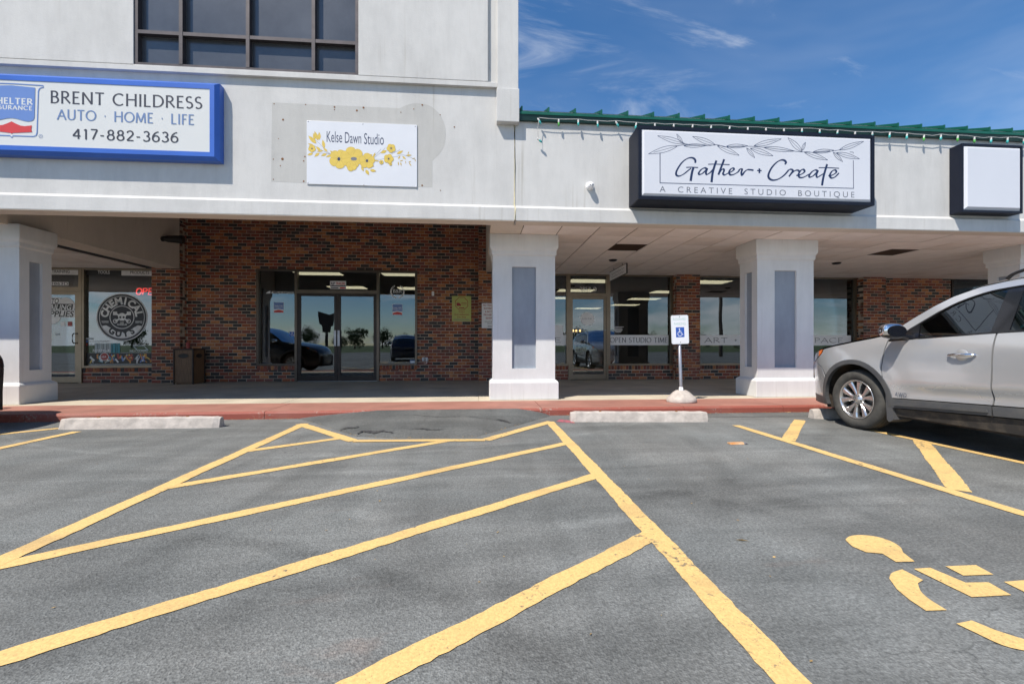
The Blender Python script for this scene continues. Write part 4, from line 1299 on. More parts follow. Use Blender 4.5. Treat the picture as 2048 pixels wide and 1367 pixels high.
# three warm pendant bulbs deep in the studio
for px_, lab_ in ((1146.5, 'left'), (1152.5, 'middle'), (1160, 'right')):
    x, z = wp(px_, 661, 17.0)
    e = empty('pendant_lamp', (x, 17.0, z), lab_ + ' one of three warm bulbs glowing behind the studio door', 'pendant lamp', 'pendant bulbs in the studio')
    q = MB(); q.lathe([(0.0, -0.05), (0.035, -0.03), (0.04, 0.0), (0.02, 0.04)], (0, 0, 0), 'Z', 12); q.build('bulb', WARMBULB, e)
    q = MB(); q.tube([(0, 0, 0.04), (0, 0, 2.83 - z)], 0.006, 6); q.build('cord', BLACK, e)
# ================================================================== SHOPFRONTS
def rect_frame(mb, x0, x1, z0, z1, w, y0=YW - 0.03, y1=YW + 0.09, wb=None):
    wb = w if wb is None else wb
    mb.box(x0, x0 + w, y0, y1, z0, z1)
    mb.box(x1 - w, x1, y0, y1, z0, z1)
    mb.box(x0 + w, x1 - w, y0 + 0.001, y1, z1 - w, z1)
    mb.box(x0 + w, x1 - w, y0 + 0.001, y1, z0, z0 + wb)
YGL = YW + 0.035                                  # glass plane
def pane(parent, x0, x1, z0, z1, y=YGL):
    return box_obj('pane', x0, x1, y, y + 0.006, z0, z1, GLASS, parent)
def shop_window(name, x0, x1, z0, z1, m, label, fw=0.05):
    e = empty(name, ((x0 + x1) / 2, YW, z0), label, 'shop window')
    e.location = (0, 0, 0)
    f = MB(); rect_frame(f, x0, x1, z0, z1, fw); f.build('frame', m, e)
    pane(e, x0 + fw, x1 - fw, z0 + fw, z1 - fw)
    return e
def glass_door(x0, x1, z0, z1, m, label, st=0.085, rail=0.10, bot=0.16, pull=None, bar=True, push=None):
    e = empty('glass_door', (0, 0, 0), label, 'door')
    f = MB()
    y0, y1 = YW - 0.012, YW + 0.045
    f.box(x0, x0 + st, y0, y1, z0, z1); f.box(x1 - st, x1, y0, y1, z0, z1)
    f.box(x0 + st, x1 - st, y0 + 0.001, y1, z1 - rail, z1); f.box(x0 + st, x1 - st, y0 + 0.001, y1, z0, z0 + bot)
    f.build('door_frame', m, e)
    box_obj('pane', x0 + st, x1 - st, YW + 0.012, YW + 0.018, z0 + bot, z1 - rail, GLASS, e)
    if pull is not None:
        q = MB(); q.box(pull - 0.03, pull + 0.03, y0 - 0.05, y0 - 0.035, z0 + 0.88, z0 + 1.28, 0, 0.006)
        q.box(pull - 0.012, pull + 0.012, y0 - 0.035, y0, z0 + 0.92, z0 + 0.95); q.box(pull - 0.012, pull + 0.012, y0 - 0.035, y0, z0 + 1.2, z0 + 1.23)
        q.build('pull_handle', GALV, e)
    if push:
        q = MB(); q.box(push[0], push[1], YW + 0.07, YW + 0.10, push[2], push[2] + 0.05, 0, 0.006)
        q.build('push_bar', GALV, e)
    return e

# ---- central entrance
ZC = EZ1
ent = empty('entrance_frame', (0, 0, 0), 'bronze entrance frame with side windows around the double doors', 'shop window')
f = MB()
fw = 0.055
f.box(EX0, EX0 + fw, YW - 0.03, YW + 0.09, EZS, ZC); f.box(EX1 - fw, EX1, YW - 0.03, YW + 0.09, EZS, ZC)
f.box(EX0 + fw, EX1 - fw, YW - 0.029, YW + 0.09, ZC - 0.05, ZC)
MW = 0.062
f.box(DX0, DX0 + MW, YW - 0.032, YW + 0.09, ZK, ZC - 0.05); f.box(DX1 - MW, DX1, YW - 0.032, YW + 0.09, ZK, ZC - 0.05)
f.box(EX0 + fw, DX0, YW - 0.029, YW + 0.09, EZS, EZS + 0.05); f.box(DX1, EX1 - fw, YW - 0.029, YW + 0.09, EZS, EZS + 0.05)
ZT0, ZT1 = wz(670, 587, YW), wz(670, 580, YW)
f.box(DX0 + MW, DX1 - MW, YW - 0.03, YW + 0.09, ZT0, ZT1)
f.build('frame', BRONZE, ent)
pane(ent, EX0 + fw, DX0, EZS + 0.05, ZC - 0.05); pane(ent, DX1, EX1 - fw, EZS + 0.05, ZC - 0.05); pane(ent, DX0 + MW, DX1 - MW, ZT1, ZC - 0.05)
xm = (DX0 + DX1) / 2
YD = YGL - 0.004
# prints on the glass
EM = [WHITE, LOGOBLUE, LOGORED, HCBLUE, CHAMP, BLUEINK]
P = Flat(YD)
def e6(x, y): return wp(500 + x / 5.258, 520 + y / 5.258, YD)
P.text('AFI MORTGAGE', e6(222, 352)[0], e6(222, 352)[1], 0.058, e6(462, 350)[0] - e6(222, 350)[0], bold=0.012, mi=0)
a, c = e6(165, 350), e6(215, 322)
P.poly([a, (c[0], a[1]), c, ((a[0] + c[0]) / 2, c[1] - 0.02)], 0)
for (x0, y0, x1, y1) in ((250, 442, 354, 552), (1498, 462, 1602, 575)):
    (xa, zb), (xb, za) = e6(x0, y0), e6(x1, y1)
    h = zb - za; w_ = xb - xa
    P.cut('window_print', EM, ent)
    P.rect(xa, xb, za, zb, 0)
    P.poly([(xa + 0.006, za + h * 0.30), (xa + w_ * 0.5, za + h * 0.36), (xb - 0.006, za + h * 0.30), (xb - 0.006, zb - 0.006), (xa + 0.006, zb - 0.006)], 1)
    P.poly([(xa + 0.006, za + 0.004), (xb - 0.006, za + 0.004), (xb - 0.006, za + h * 0.17), (xa + w_ * 0.5, za + h * 0.28), (xa + 0.006, za + h * 0.17)], 2)
    P.text('SHELTER', (xa + xb) / 2, za + h * 0.58, h * 0.14, w_ * 0.82, 'C', bold=0.01)
    P.text('INSURANCE', (xa + xb) / 2, za + h * 0.46, h * 0.07, w_ * 0.80, 'C', bold=0.01)
P.cut('window_print', EM, ent)
# wheelchair sticker
(xa, zb), (xb, za) = e6(416, 752), e6(462, 803)
P.rect(xa, xb, za, zb, 3)
def wheelchair(P, xa, za, s, mi):
    P.disc(xa + 0.42 * s, za + 0.86 * s, 0.075 * s, None, mi, 12)
    P.ribbon([(xa + 0.42 * s, za + 0.78 * s), (xa + 0.44 * s, za + 0.46 * s), (xa + 0.66 * s, za + 0.46 * s), (xa + 0.76 * s, za + 0.20 * s), (xa + 0.88 * s, za + 0.22 * s)], 0.075 * s, mi)
    P.ribbon([(xa + 0.43 * s, za + 0.64 * s), (xa + 0.64 * s, za + 0.64 * s)], 0.06 * s, mi)
    P.ribbon([(xa + 0.46 * s + 0.25 * s * math.cos(R(t)), za + 0.32 * s + 0.25 * s * math.sin(R(t))) for t in range(115, 345, 10)], 0.065 * s, mi)
wheelchair(P, xa + 0.01, za + 0.005, (zb - za) * 0.95, 0)
P.cut('wheelchair_sticker', EM, ent)
# wreath monogram
cx, cz = e6(1550, 328)
P.serif('B&R', cx - 0.108, cz - 0.035, 0.085, 0.216, 0.16, 0.05, 0.2, mi=0)
for sgn in (-1, 1):
    for k in range(9):
        a0 = R(-80 + k * 17)
        r0 = 0.152
        p = (cx + sgn * r0 * math.cos(a0), cz + r0 * math.sin(a0) - 0.01)
        q = (cx + sgn * (r0 + 0.012) * math.cos(a0 + 0.30) + sgn * 0.02, cz + (r0 + 0.012) * math.sin(a0 + 0.30) - 0.0)
        P.leaf(p, q, 0.22, 0, 0, 0, False)
    P.ribbon([(cx + sgn * 0.148 * math.cos(R(t)), cz + 0.148 * math.sin(R(t)) - 0.01) for t in range(-85, 62, 8)], 0.006, 0)
P.cut('wreath_monogram', EM, ent)
# small notices at the foot of the right pane
(xa, zb), (xb, za) = e6(1362, 1064), e6(1452, 1088); P.rect(xa, xb, za, zb, 4)
(xa, zb), (xb, za) = e6(1682, 1048), e6(1738, 1086); P.rect(xa, xb, za, zb, 5); P.rect(xa + 0.012, xb - 0.012, za + 0.02, zb - 0.03, 0)
P.build('small_notices', EM, ent)
# trailer notice on the transom
P = Flat(YD)
(xa, zb), (xb, za) = e6(842, 218), e6(1010, 306); h = zb - za
P.rect(xa, xb, za, zb, 0)
P.rect(xa + 0.008, xb - 0.008, zb - h * 0.50, zb - h * 0.08, 0)
P.text('RJP', xa + 0.025, zb - h * 0.46, h * 0.30, (xb - xa) * 0.24, bold=0.02, mi=2)
P.text('TRAILERS', xa + (xb - xa) * 0.36, zb - h * 0.46, h * 0.30, (xb - xa) * 0.58, bold=0.02, mi=1)
P.rect(xa + 0.008, xb - 0.008, zb - h * 0.66, zb - h * 0.54, 2)
P.rect(xa + 0.02, xa + (xb - xa) * 0.52, za + h * 0.10, za + h * 0.22, 3)
P.rect(xa + (xb - xa) * 0.62, xb - 0.02, za + h * 0.06, za + h * 0.24, 1)
P.build('transom_notice', [WHITE, LOGORED, NAVY, INK], ent)
zd1 = ZT0 - 0.006
glass_door(DX0 + MW + 0.004, xm - 0.004, ZK + 0.012, zd1, BRONZE_DK, 'left leaf of the dark bronze glass double doors', 0.075, 0.06, 0.13, pull=xm - 0.045, push=(DX0 + 0.55, xm - 0.1, wz(670, 669, YW)))
glass_door(xm + 0.004, DX1 - MW - 0.004, ZK + 0.012, zd1, BRONZE_DK, 'right leaf of the dark bronze glass double doors', 0.075, 0.06, 0.13, pull=xm + 0.045, push=(xm + 0.2, DX1 - 0.45, wz(670, 669, YW)))
box_obj('threshold', DX0 + MW, DX1 - MW, YW - 0.03, YW + 0.1, ZK, ZK + 0.01, GALV, ent)

# ---- studio
sw = shop_window('studio_side_window', 0.665, SD0 - 0.022, SZS, SZ1, CHAMP, 'narrow studio window left of the studio door')
P = Flat(YD)
ZB0, ZB1 = wz(1280, 690, YW), wz(1280, 669.5, YW)
P.rect(0.715, SD0 - 0.072, ZB0, ZB1, 0)
P.serif('BOUTIQUE', 0.76 - 0.62, ZB0 + 0.075, 0.125, (wx(1122, YD) - 0.14), 0.13, 0.05, 0.16, mi=1)
xa, za = wp(1113, 672, YD); xb, zb = wp(1126, 650, YD)
P.rect(xa - 0.10, xb, za + 0.02, zb, 0)
P.build('window_print', [WHITE, INK], sw)
sfr = empty('studio_door_frame', (0, 0, 0), 'champagne door frame and number transom over the studio door', 'door frame')
f = MB()
f.box(SD0 - 0.02, SD0 + 0.035, YW - 0.034, YW + 0.09, ZK, SZ1); f.box(SD1 - 0.05, SD1 + 0.004, YW - 0.034, YW + 0.09, ZK, SZ1)
zt0, zt1 = wz(1178, 592, YW), wz(1178, 586.5, YW)
f.box(SD0 + 0.035, SD1 - 0.05, YW - 0.032, YW + 0.09, zt0, zt1); f.box(SD0 + 0.035, SD1 - 0.05, YW - 0.03, YW + 0.09, SZ1 - 0.05, SZ1)
f.build('frame', CHAMP, sfr); pane(sfr, SD0 + 0.035, SD1 - 0.05, zt1, SZ1 - 0.05)
P = Flat(YD)
x, z = wp(1159, 582, YD)
P.serif('3857', x, z, 0.105, 0.30, 0.15, 0.05, 0.15); P.serif('D', x + 0.375, z, 0.105, 0.09, 0.15, 0.05, 0.15)
P.build('house_number', WHITE, sfr)
dr = glass_door(SD0 + 0.039, SD1 - 0.054, ZK + 0.012, zt0 - 0.006, CHAMP, 'champagne framed glass studio door with round white logo', 0.06, 0.075, 0.13)
P = Flat(YW + 0.009)
cx, cz = wp(1174.5, 637, YW)
rr = 0.178
P.poly([(cx + rr * (1 + 0.05 * math.sin(5 * a) * (1 if 4.2 < a < 6.4 else 0) + (0.10 * random.random() if 5.0 < a < 6.2 else 0)) * math.cos(a), cz + rr * math.sin(a)) for a in [2 * math.pi * i / 60 for i in range(60)]], 0)
for k in range(6):
    a = R(-62 + 9 * k); P.leaf((cx + 0.15 * math.cos(a), cz + 0.15 * math.sin(a)), (cx + 0.225 * math.cos(a + 0.12), cz + 0.225 * math.sin(a + 0.12)), 0.16, 0, 0, 0, False)
for s_ in (-1, 1): P.leaf((cx + s_ * 0.15, cz + 0.02), (cx + s_ * 0.215, cz + 0.05), 0.2, 0, 0, 0, False)
P.ribbon(spline([(cx - 0.12, cz + 0.03), (cx - 0.13, cz - 0.02), (cx - 0.095, cz - 0.01), (cx - 0.07, cz + 0.012), (cx - 0.055, cz - 0.012), (cx - 0.035, cz + 0.02), (cx - 0.025, cz - 0.012), (cx, cz)], 4), 0.006, 1)
P.ribbon(spline([(cx + 0.05, cz + 0.025), (cx + 0.025, cz + 0.01), (cx + 0.03, cz - 0.014), (cx + 0.06, cz - 0.002), (cx + 0.075, cz + 0.01), (cx + 0.085, cz - 0.012), (cx + 0.105, cz + 0.02), (cx + 0.11, cz - 0.01), (cx + 0.13, cz)], 4), 0.006, 1)
P.build('logo_decal', [WHITE, GREYINK], dr)
q = MB(); q.box(wx(1184, YW), SD1 - 0.11, YW + 0.05, YW + 0.085, wz(1190, 672.5, YW), wz(1190, 668, YW), 0, 0.006); q.build('push_bar', GALV, dr)
q = MB(); q.lathe([(0.0, -0.02), (0.02, -0.02), (0.022, -0.012), (0.022, 0.0)], (SD1 - 0.085, YW - 0.012, wz(1209, 660, YW)), 'Y', 14); q.build('lock', GALV, dr)
w1 = shop_window('studio_window', SD1 + 0.006, SPX0 - 0.004, SZS, SZ1, CHAMP, 'studio window with open studio time lettering band')
P = Flat(YD)
P.rect(SD1 + 0.056, wx(1338, YW), ZB0, ZB1, 0)
xa = wx(1216.5, YD) ; xb = wx(1337, YD)
P.serif('OPEN STUDIO TIME', xa + 0.05, ZB0 + 0.075, 0.128, xb - xa - 0.08, 0.12, 0.045, 0.16, mi=1)
# opening hours
hx, hz = wp(1235, 654, YD)
for k, w_ in enumerate((0.30, 0.20, 0.24, 0.20, 0.15)):
    P.rect(hx - w_ / 2 + 0.02, hx + w_ / 2 + 0.02, hz - 0.032 * k - (0.01 if k else 0), hz - 0.032 * k + 0.014 - (0.01 if k else 0), 0)
P.build('window_print', [WHITE, INK], w1)
w2 = shop_window('studio_window', SPX1 + 0.004, RPX0 - 0.004, SZS, SZ1, CHAMP, 'wide studio window with art and crafting space lettering behind the right column')
P = Flat(YD)
P.rect(SPX1 + 0.054, wx(1704, YW), ZB0, ZB1, 0)
xa = wx(1409, YD); xb = wx(1686, YD)
P.serif('ART + CRAFTING SPACE', xa, ZB0 + 0.072, 0.128, xb - xa, 0.12, 0.045, 0.16, mi=1)
P.build('window_print', [WHITE, INK], w2)
xw = wx(1902, YW)
w3 = shop_window('end_shop_window', xw, xw + 3.4, ZK + 0.3, SZ1, BRONZE_DK, 'dark shop window at the far right above the silver car')
box_obj('bulkhead', xw, xw + 3.4, YW - 0.02, YW + 0.1, ZK, ZK + 0.3, BRONZE_DK, w3)

# ---- supply shop (left)
LZ1 = ZS + 0.005
LS = wx(165.5, YW)
w4 = shop_window('supply_shop_window', LS, LSX1 - 0.004, ZSL, LZ1, CHAMP, 'left shop window with large round emblem and product print')
TEALP = mat('print_teal', (0.05, 0.28, 0.35), 0.5); ORGP = mat('print_orange', (0.62, 0.26, 0.05), 0.5)
EMBLEM = mat('emblem_charcoal', (0.020, 0.022, 0.030), 0.5); BARG = mat('print_grey', (0.42, 0.48, 0.50), 0.5)
LOGORED_P = mat('print_red', (0.40, 0.06, 0.05), 0.5)
OFFW = mat('print_offwhite', (0.74, 0.74, 0.74), 0.5)
PM = [OFFW, BLACK, EMBLEM, BARG, LOGOBLUE, LOGORED_P, TEALP, ORGP, YELLEAF]
def e8(x, y): return wp(90 + x / 5.47, 520 + y / 5.47, YD)
P = Flat(YD)
zb0, zb1 = e8(600, 165)[1], e8(600, 90)[1]
P.rect(e8(425, 0)[0] + 0.02, e8(836, 0)[0], zb0, zb1, 1)
P.rect(e8(836, 0)[0], LSX1 - 0.055, zb0, zb1, 0)
x, z = e8(577, 148); P.text('TOOLS', x, z, 0.078, e8(708, 0)[0] - x, bold=0.018, mi=0)
x, z = e8(932, 149); P.text('PRODUCTS', x, z, 0.068, e8(1140, 0)[0] - x, bold=0.008, mi=1)
P.cut('banner_print', PM, w4)
# round emblem
cx, cz = e8(842, 625)
RR = 0.585
P.disc(cx, cz, RR, None, 0, 64); P.disc(cx, cz, RR * 0.965, None, 2, 64); P.ring(cx, cz, RR * 0.88, 0.012, 0, 64)
# lower pale part with the second word
low = [(cx + RR * 0.86 * math.cos(R(t)), cz + RR * 0.86 * math.sin(R(t))) for t in range(205, 336, 5)]
P.poly(low + spline([(cx + RR * 0.62, cz - RR * 0.335), (cx + RR * 0.44, cz - RR * 0.44), (cx + RR * 0.2, cz - RR * 0.60), (cx - RR * 0.2, cz - RR * 0.60), (cx - RR * 0.44, cz - RR * 0.44), (cx - RR * 0.62, cz - RR * 0.335)], 3), 0)
def arc_text(word, r_, a0, a1, h, mi, inside=False, bold=0.03):
    n = len(word)
    for i, ch in enumerate(word):
        a = R(a0 + (a1 - a0) * (i / (n - 1)))
        rot = a - math.pi / 2 if not inside else a + math.pi / 2
        P.text(ch, cx + r_ * math.cos(a), cz + r_ * math.sin(a), h, None, 'C', bold=bold, rot=rot, mi=mi, xs=0.95 if ch != 'I' else 0.9)
arc_text('CHEMICAL', RR * 0.545, 168, 12, RR * 0.28, 0, False, 0.045)
arc_text('GUYS', RR * 0.81, 236, 304, RR * 0.25, 2, True, 0.05)
P.disc(cx, cz, RR * 0.485, None, 0, 48); P.disc(cx, cz, RR * 0.455, None, 2, 48)
# central badge: skull over crossed wrenches
for s_ in (-1, 1):
    P.ribbon([(cx - s_ * RR * 0.26, cz - RR * 0.17), (cx + s_ * RR * 0.26, cz + RR * 0.17)], RR * 0.07, 0)
    P.rect(cx + s_ * RR * 0.27 - RR * 0.08, cx + s_ * RR * 0.27 + RR * 0.08, cz + RR * 0.09, cz + RR * 0.24, 0)
    P.ring(cx + s_ * RR * 0.26, cz - RR * 0.16, RR * 0.075, RR * 0.035, 0, 20)
P.disc(cx, cz + RR * 0.04, RR * 0.155, RR * 0.14, 0, 24)
P.rect(cx - RR * 0.085, cx + RR * 0.085, cz - RR * 0.14, cz - RR * 0.05, 0)
for s_ in (-1, 1): P.disc(cx + s_ * RR * 0.065, cz - RR * 0.0, RR * 0.045, None, 2, 12)
P.text('LOS', cx, cz - RR * 0.25, RR * 0.055, None, 'C', bold=0.03); P.text('ANGELES', cx, cz - RR * 0.335, RR * 0.065, None, 'C', bold=0.03)
for s_, word in ((-1, 'TRADITION'), (1, 'LIFESTYLE')):
    P.rect(cx + s_ * RR * 0.66 - RR * 0.14, cx + s_ * RR * 0.66 + RR * 0.14, cz - RR * 0.17, cz - RR * 0.155, 0)
    P.text(word, cx + s_ * RR * 0.66, cz - RR * 0.235, RR * 0.05, RR * 0.27, 'C', bold=0.02)
P.cut('emblem', PM, w4)
# social lines and bars (too small to read in the photograph)
def scribble(x, z, h, w_, t=0.007):
    r2 = random.Random(int(x * 1000)); xx = x
    while xx < x + w_ - h * 0.4:
        k = r2.choice((0.35, 0.5, 0.6))
        P.ribbon([(xx, z), (xx + 0.12 * h, z + h * r2.choice((0.7, 1.0)))], t, 0)
        P.ribbon([(xx + 0.03 * h, z + h * r2.choice((0.05, 0.5, 0.65))), (xx + k * h * 0.8, z + h * r2.choice((0.05, 0.5, 0.65)))], t, 0)
        xx += h * (k + 0.25)
x, z = e8(448, 870); P.rect(x, e8(528, 0)[0], z, z + 0.05, 3)
x, z = e8(448, 898); P.rect(x, x + 0.045, z, z + 0.045, 4); scribble(x + 0.065, z + 0.008, 0.032, e8(710, 0)[0] - x - 0.065)
x, z = e8(444, 932); P.rect(x, x + 0.045, z, z + 0.045, 5); scribble(x + 0.065, z + 0.008, 0.032, e8(560, 0)[0] - x - 0.065)
for k in range(17):
    xx = e8(545 + 16.5 * k, 0)[0]
    P.rect(xx, xx + (0.022 if k % 3 else 0.034), e8(0, 1015)[1], e8(0, 908)[1], 3 if k < 11 else 6)
x, z = e8(525, 1002); scribble(x, z, 0.065, e8(716, 0)[0] - x, 0.016)
x, z = e8(930, 1003); P.text('HEX-LOGIC', x, z, 0.048, e8(1122, 0)[0] - x, bold=0.006)
pts = [e8(965, 935), e8(1080, 935), e8(1130, 985), e8(1010, 985)]
for i in range(4): P.ribbon([pts[i], pts[(i + 1) % 4]], 0.022, 3)
P.cut('small_print', PM, w4)
# strip of bottles, brushes and tools along the bottom
zs0, zs1 = e8(0, 1136)[1], e8(0, 1018)[1]
xs0, xs1 = LS + 0.055, LSX1 - 0.058
P.rect(xs0, xs1, zs0, zs1, 1)
rnd = random.Random(5)
for k in range(62):
    xx = rnd.uniform(xs0 + 0.09, xs1 - 0.05); zz = rnd.uniform(zs0 + 0.05, zs1 - 0.05)
    a = rnd.uniform(-1.1, 1.1) + math.pi / 2
    L = rnd.uniform(0.04, 0.11); w_ = rnd.uniform(0.012, 0.045)
    dz = min(L, zs1 - 0.015 - zz, zz - zs0 - 0.015)
    p = (xx - math.cos(a) * L * 0.7, zz - math.sin(a) * max(dz, 0.01)); q = (xx + math.cos(a) * L * 0.7, zz + math.sin(a) * max(dz, 0.01))
    if min(p[0], q[0]) < xs0 + 0.03 or max(p[0], q[0]) > xs1 - 0.03: continue
    P.ribbon([p, q], w_, rnd.choice((0, 0, 4, 6, 7, 7, 3, 5, 8)))
cxb, czb = e8(651, 1055); P.disc(cxb, czb, 0.10, None, 0, 24); P.disc(cxb, czb, 0.088, None, 5, 24); scribble(cxb - 0.06, czb - 0.02, 0.04, 0.12, 0.012)
P.build('product_strip', PM, w4)
# neon sign hanging inside
q = MB()
def neon(pts):
    q.tube([(x, YW + 0.12, z) for x, z in pts], 0.011, 6)
nx0, nz0 = e8(962, 372); nx1, nz1 = e8(1215, 305)
nh, nw = nz1 - nz0, nx1 - nx0
def N(u, v): return (nx0 + nw * (u + 0.05 * v), nz0 + nh * v)
neon([N(0.11 + 0.11 * math.cos(R(t)), 0.5 + 0.5 * math.sin(R(t))) for t in range(0, 361, 20)])
neon([N(0.29, 0), N(0.29, 1), N(0.42, 0.98), N(0.46, 0.75), N(0.42, 0.52), N(0.29, 0.5)])
neon([N(0.70, 1), N(0.54, 1), N(0.54, 0), N(0.70, 0)]); neon([N(0.54, 0.5), N(0.67, 0.5)])
neon([N(0.78, 0), N(0.78, 1), N(0.97, 0), N(0.97, 1)])
o = q.build('neon_open_sign', NEON); tag(o, 'red neon open sign glowing inside the supply shop window', 'neon sign')
# the rest of the supply shop front, beyond the left column
LD0 = wx(90, YW)
XE = -13.4
sill_wall(XE, LD0 - 0.605, ZSL, 'low brick wall left of the supply shop door behind the left column')
shop_window('supply_shop_side_window', XE, LD0 - 0.605, ZSL, LZ1, CHAMP, 'supply shop window hidden behind the left column')
e = empty('end_brick_wall', (0, 0, 0), 'brick wall at the left end of the shops', 'brick wall')
w = BrickWork(e); w.face(-16.0, XE - 0.003, ZK, ZS + 0.05, YW); w.finish(5)
# supply shop door
LD0 = wx(90, YW)
ldf = empty('supply_shop_door_frame', (0, 0, 0), 'champagne door frame with number transom beside the left column', 'door frame')
f = MB()
f.box(LS - 0.075, LS - 0.002, YW - 0.034, YW + 0.09, ZK, LZ1); f.box(LD0 - 0.6, LD0 - 0.53, YW - 0.034, YW + 0.09, ZK, LZ1)
zl0, zl1 = e8(200, 345)[1], e8(200, 296)[1]
f.box(LD0 - 0.53, LS - 0.075, YW - 0.032, YW + 0.09, zl0, zl1); f.box(LD0 - 0.53, LS - 0.075, YW - 0.03, YW + 0.09, LZ1 - 0.05, LZ1)
f.build('frame', CHAMP, ldf); pane(ldf, LD0 - 0.53, LS - 0.075, zl1, LZ1 - 0.05)
P = Flat(YD)
P.rect(LD0 - 0.53, LS - 0.08, zb0, zb1, 0)
x1_, z = e8(270, 140); P.text('TRAINING', x1_, z, 0.068, e8(270, 0)[0] - e8(75, 0)[0], 'R', bold=0.008, mi=1)
xa, za = e8(258, 278); 
P.rect(xa - 0.42, xa, za, za + 0.085, 0); P.text('3863D', xa - 0.012, za + 0.012, 0.062, 0.385, 'R', bold=0.01, mi=1)
P.build('window_print', [OFFW, BLACK], ldf)
dl = glass_door(LD0 - 0.525, LS - 0.08, ZK + 0.012, zl0 - 0.006, CHAMP, 'supply shop glass door with slanted auto detailing lettering', 0.085, 0.07, 0.14)
P = Flat(YW + 0.009)
cxd, czd = e8(235, 505); P.disc(cxd, czd, 0.21, None, 0, 36); cxe, cze = e8(90, 615); P.disc(cxe, cze, 0.185, None, 0, 36)
for (word, xr_, yb, yt) in (('AUTO', 160, 478, 416), ('DETAILING', 300, 548, 485), ('SUPPLIES', 328, 624, 553)):
    xr2, zbm = e8(xr_, yb); ztp = e8(xr_, yt)[1]
    h = ztp - zbm
    wd = h * 0.62 * len(word)
    P.poly([(xr2 - wd - 0.03, zbm - 0.012), (xr2 + 0.015, zbm - 0.012), (xr2 + 0.04, ztp + 0.012), (xr2 - wd, ztp + 0.012)], 0 if word != 'DETAILING' else 1)
    P.text(word, xr2, zbm + 0.01, h - 0.02, wd, 'R', bold=0.02, shear=0.2, mi=1 if word != 'DETAILING' else 0)
x, z = e8(178, 722); P.rect(x, x + 0.10, z, z + 0.10, 0)
x, z = e8(258, 722); P.rect(x, x + 0.10, z, z + 0.11, 2)
x, z = e8(125, 822); P.rect(x, x + 0.09, z, z + 0.05, 3); 
P.build('logo_decal', [OFFW, BLACK, LOGORED_P, BARG], dl)
q = MB(); q.tube([(LS - 0.10, YW - 0.012, e8(0, 802)[1]), (LS - 0.14, YW - 0.07, e8(0, 802)[1]), (LS - 0.16, YW - 0.08, e8(0, 815)[1]), (LS - 0.16, YW - 0.08, e8(0, 895)[1]), (LS - 0.14, YW - 0.07, e8(0, 908)[1]), (LS - 0.10, YW - 0.012, e8(0, 908)[1])], 0.012, 8)
q.build('pull_handle', BLACK, dl)

# ================================================================== WALL SIGNS
def cabinet(name, x0, x1, z0, z1, y0, y1, mbox, mface, label, border=0.05, rim=0.03, face_lift=0.02):
    e = empty(name, (0, 0, 0), label, 'shop sign')
    b = MB(); b.box(x0, x1, y0 + 0.012, y1, z0, z1, 0, 0.012)
    c = b.build('cabinet', mbox, e)
    r_ = MB()
    for a in ((x0, x1, z1 - border, z1), (x0, x1, z0, z0 + border), (x0, x0 + border, z0 + border, z1 - border), (x1 - border, x1, z0 + border, z1 - border)):
        r_.box(a[0] + 0.0015, a[1] - 0.0015, y0 - 0.012, y0 + 0.02, a[2] + 0.0015, a[3] - 0.0015)
    r_.build('retainer', mbox, e)
    fc = MB()
    i = border
    L = face_lift
    o_ = [(x0 + i, z0 + i), (x1 - i, z0 + i), (x1 - i, z1 - i), (x0 + i, z1 - i)]
    k_ = [(x0 + i + rim, z0 + i + rim), (x1 - i - rim, z0 + i + rim), (x1 - i - rim, z1 - i - rim), (x0 + i + rim, z1 - i - rim)]
    fc.add([(a, y0 + 0.006, z) for a, z in o_] + [(a, y0 - L, z) for a, z in k_], [(0, 1, 5, 4), (1, 2, 6, 5), (2, 3, 7, 6), (3, 0, 4, 7), (4, 5, 6, 7)])
    fc.build('face', mface, e)
    return e
# --- blue insurance sign
YS = 6.235
SX1, = (wx(428.5, YS),)
SZT, SZB = wz(420, 169, YS), wz(420, 313, YS)
ins = empty('insurance_sign', (0, 0, 0), 'large blue framed insurance sign with shield logo on the tower wall', 'shop sign')
SXA = SX1 - 4.30
b = MB()
prof = 0.09
# bevelled blue cabinet
fr_o = [(SXA, SZB), (SX1, SZB), (SX1, SZT), (SXA, SZT)]
bo = 0.045
bk = [(SXA - bo, SZB - bo), (SX1 + bo, SZB - bo), (SX1 + bo, SZT + bo), (SXA - bo, SZT + bo)]
inn = [(SXA + 0.062, SZB + 0.062), (SX1 - 0.062, SZB + 0.062), (SX1 - 0.062, SZT - 0.062), (SXA + 0.062, SZT - 0.062)]
v = [(x, YFW - 0.002, z) for x, z in bk] + [(x, YS + 0.05, z) for x, z in bk] + [(x, YS, z) for x, z in fr_o] + [(x, YS, z) for x, z in inn] + [(x, YS + 0.01, z) for x, z in inn]
f = []
for k in range(4):
    for i in range(4):
        j = (i + 1) % 4
        f.append((4 * k + i, 4 * k + j, 4 * k + 4 + j, 4 * k + 4 + i))
f.append((3, 2, 1, 0))
b.add(v, f); b.build('cabinet', BLUEBOX, ins)
fz = MB(); fz.add([(x, YS + 0.006, z) for x, z in inn], [(0, 1, 2, 3)]); fz.build('face', SIGNFACE_W, ins)
P = Flat(YS + 0.004)
def s5(x, y): return wp(x / 3.255, y / 3.255, YS)        # zoomed photograph 0..560 x 0..420
SM = [INK, BLUEINK, LOGOBLUE, LOGORED, SIGNFACE_W]
def trio(word, x0, y0, x1, y1, capx, mi, th=0.155, tn=0.085, ser=0.15):
    (xa, za), (xb, zb) = s5(x0, y0), s5(x1, y1)
    P.serif(word, xa, za, capx, xb - xa, th, tn, ser, gap=0.12, mi=mi, slope=(zb - za) / (xb - xa), onspace=lambda: P.cut('lettering', SM, ins))
capB = s5(330, 592)[1] - s5(330, 667)[1]
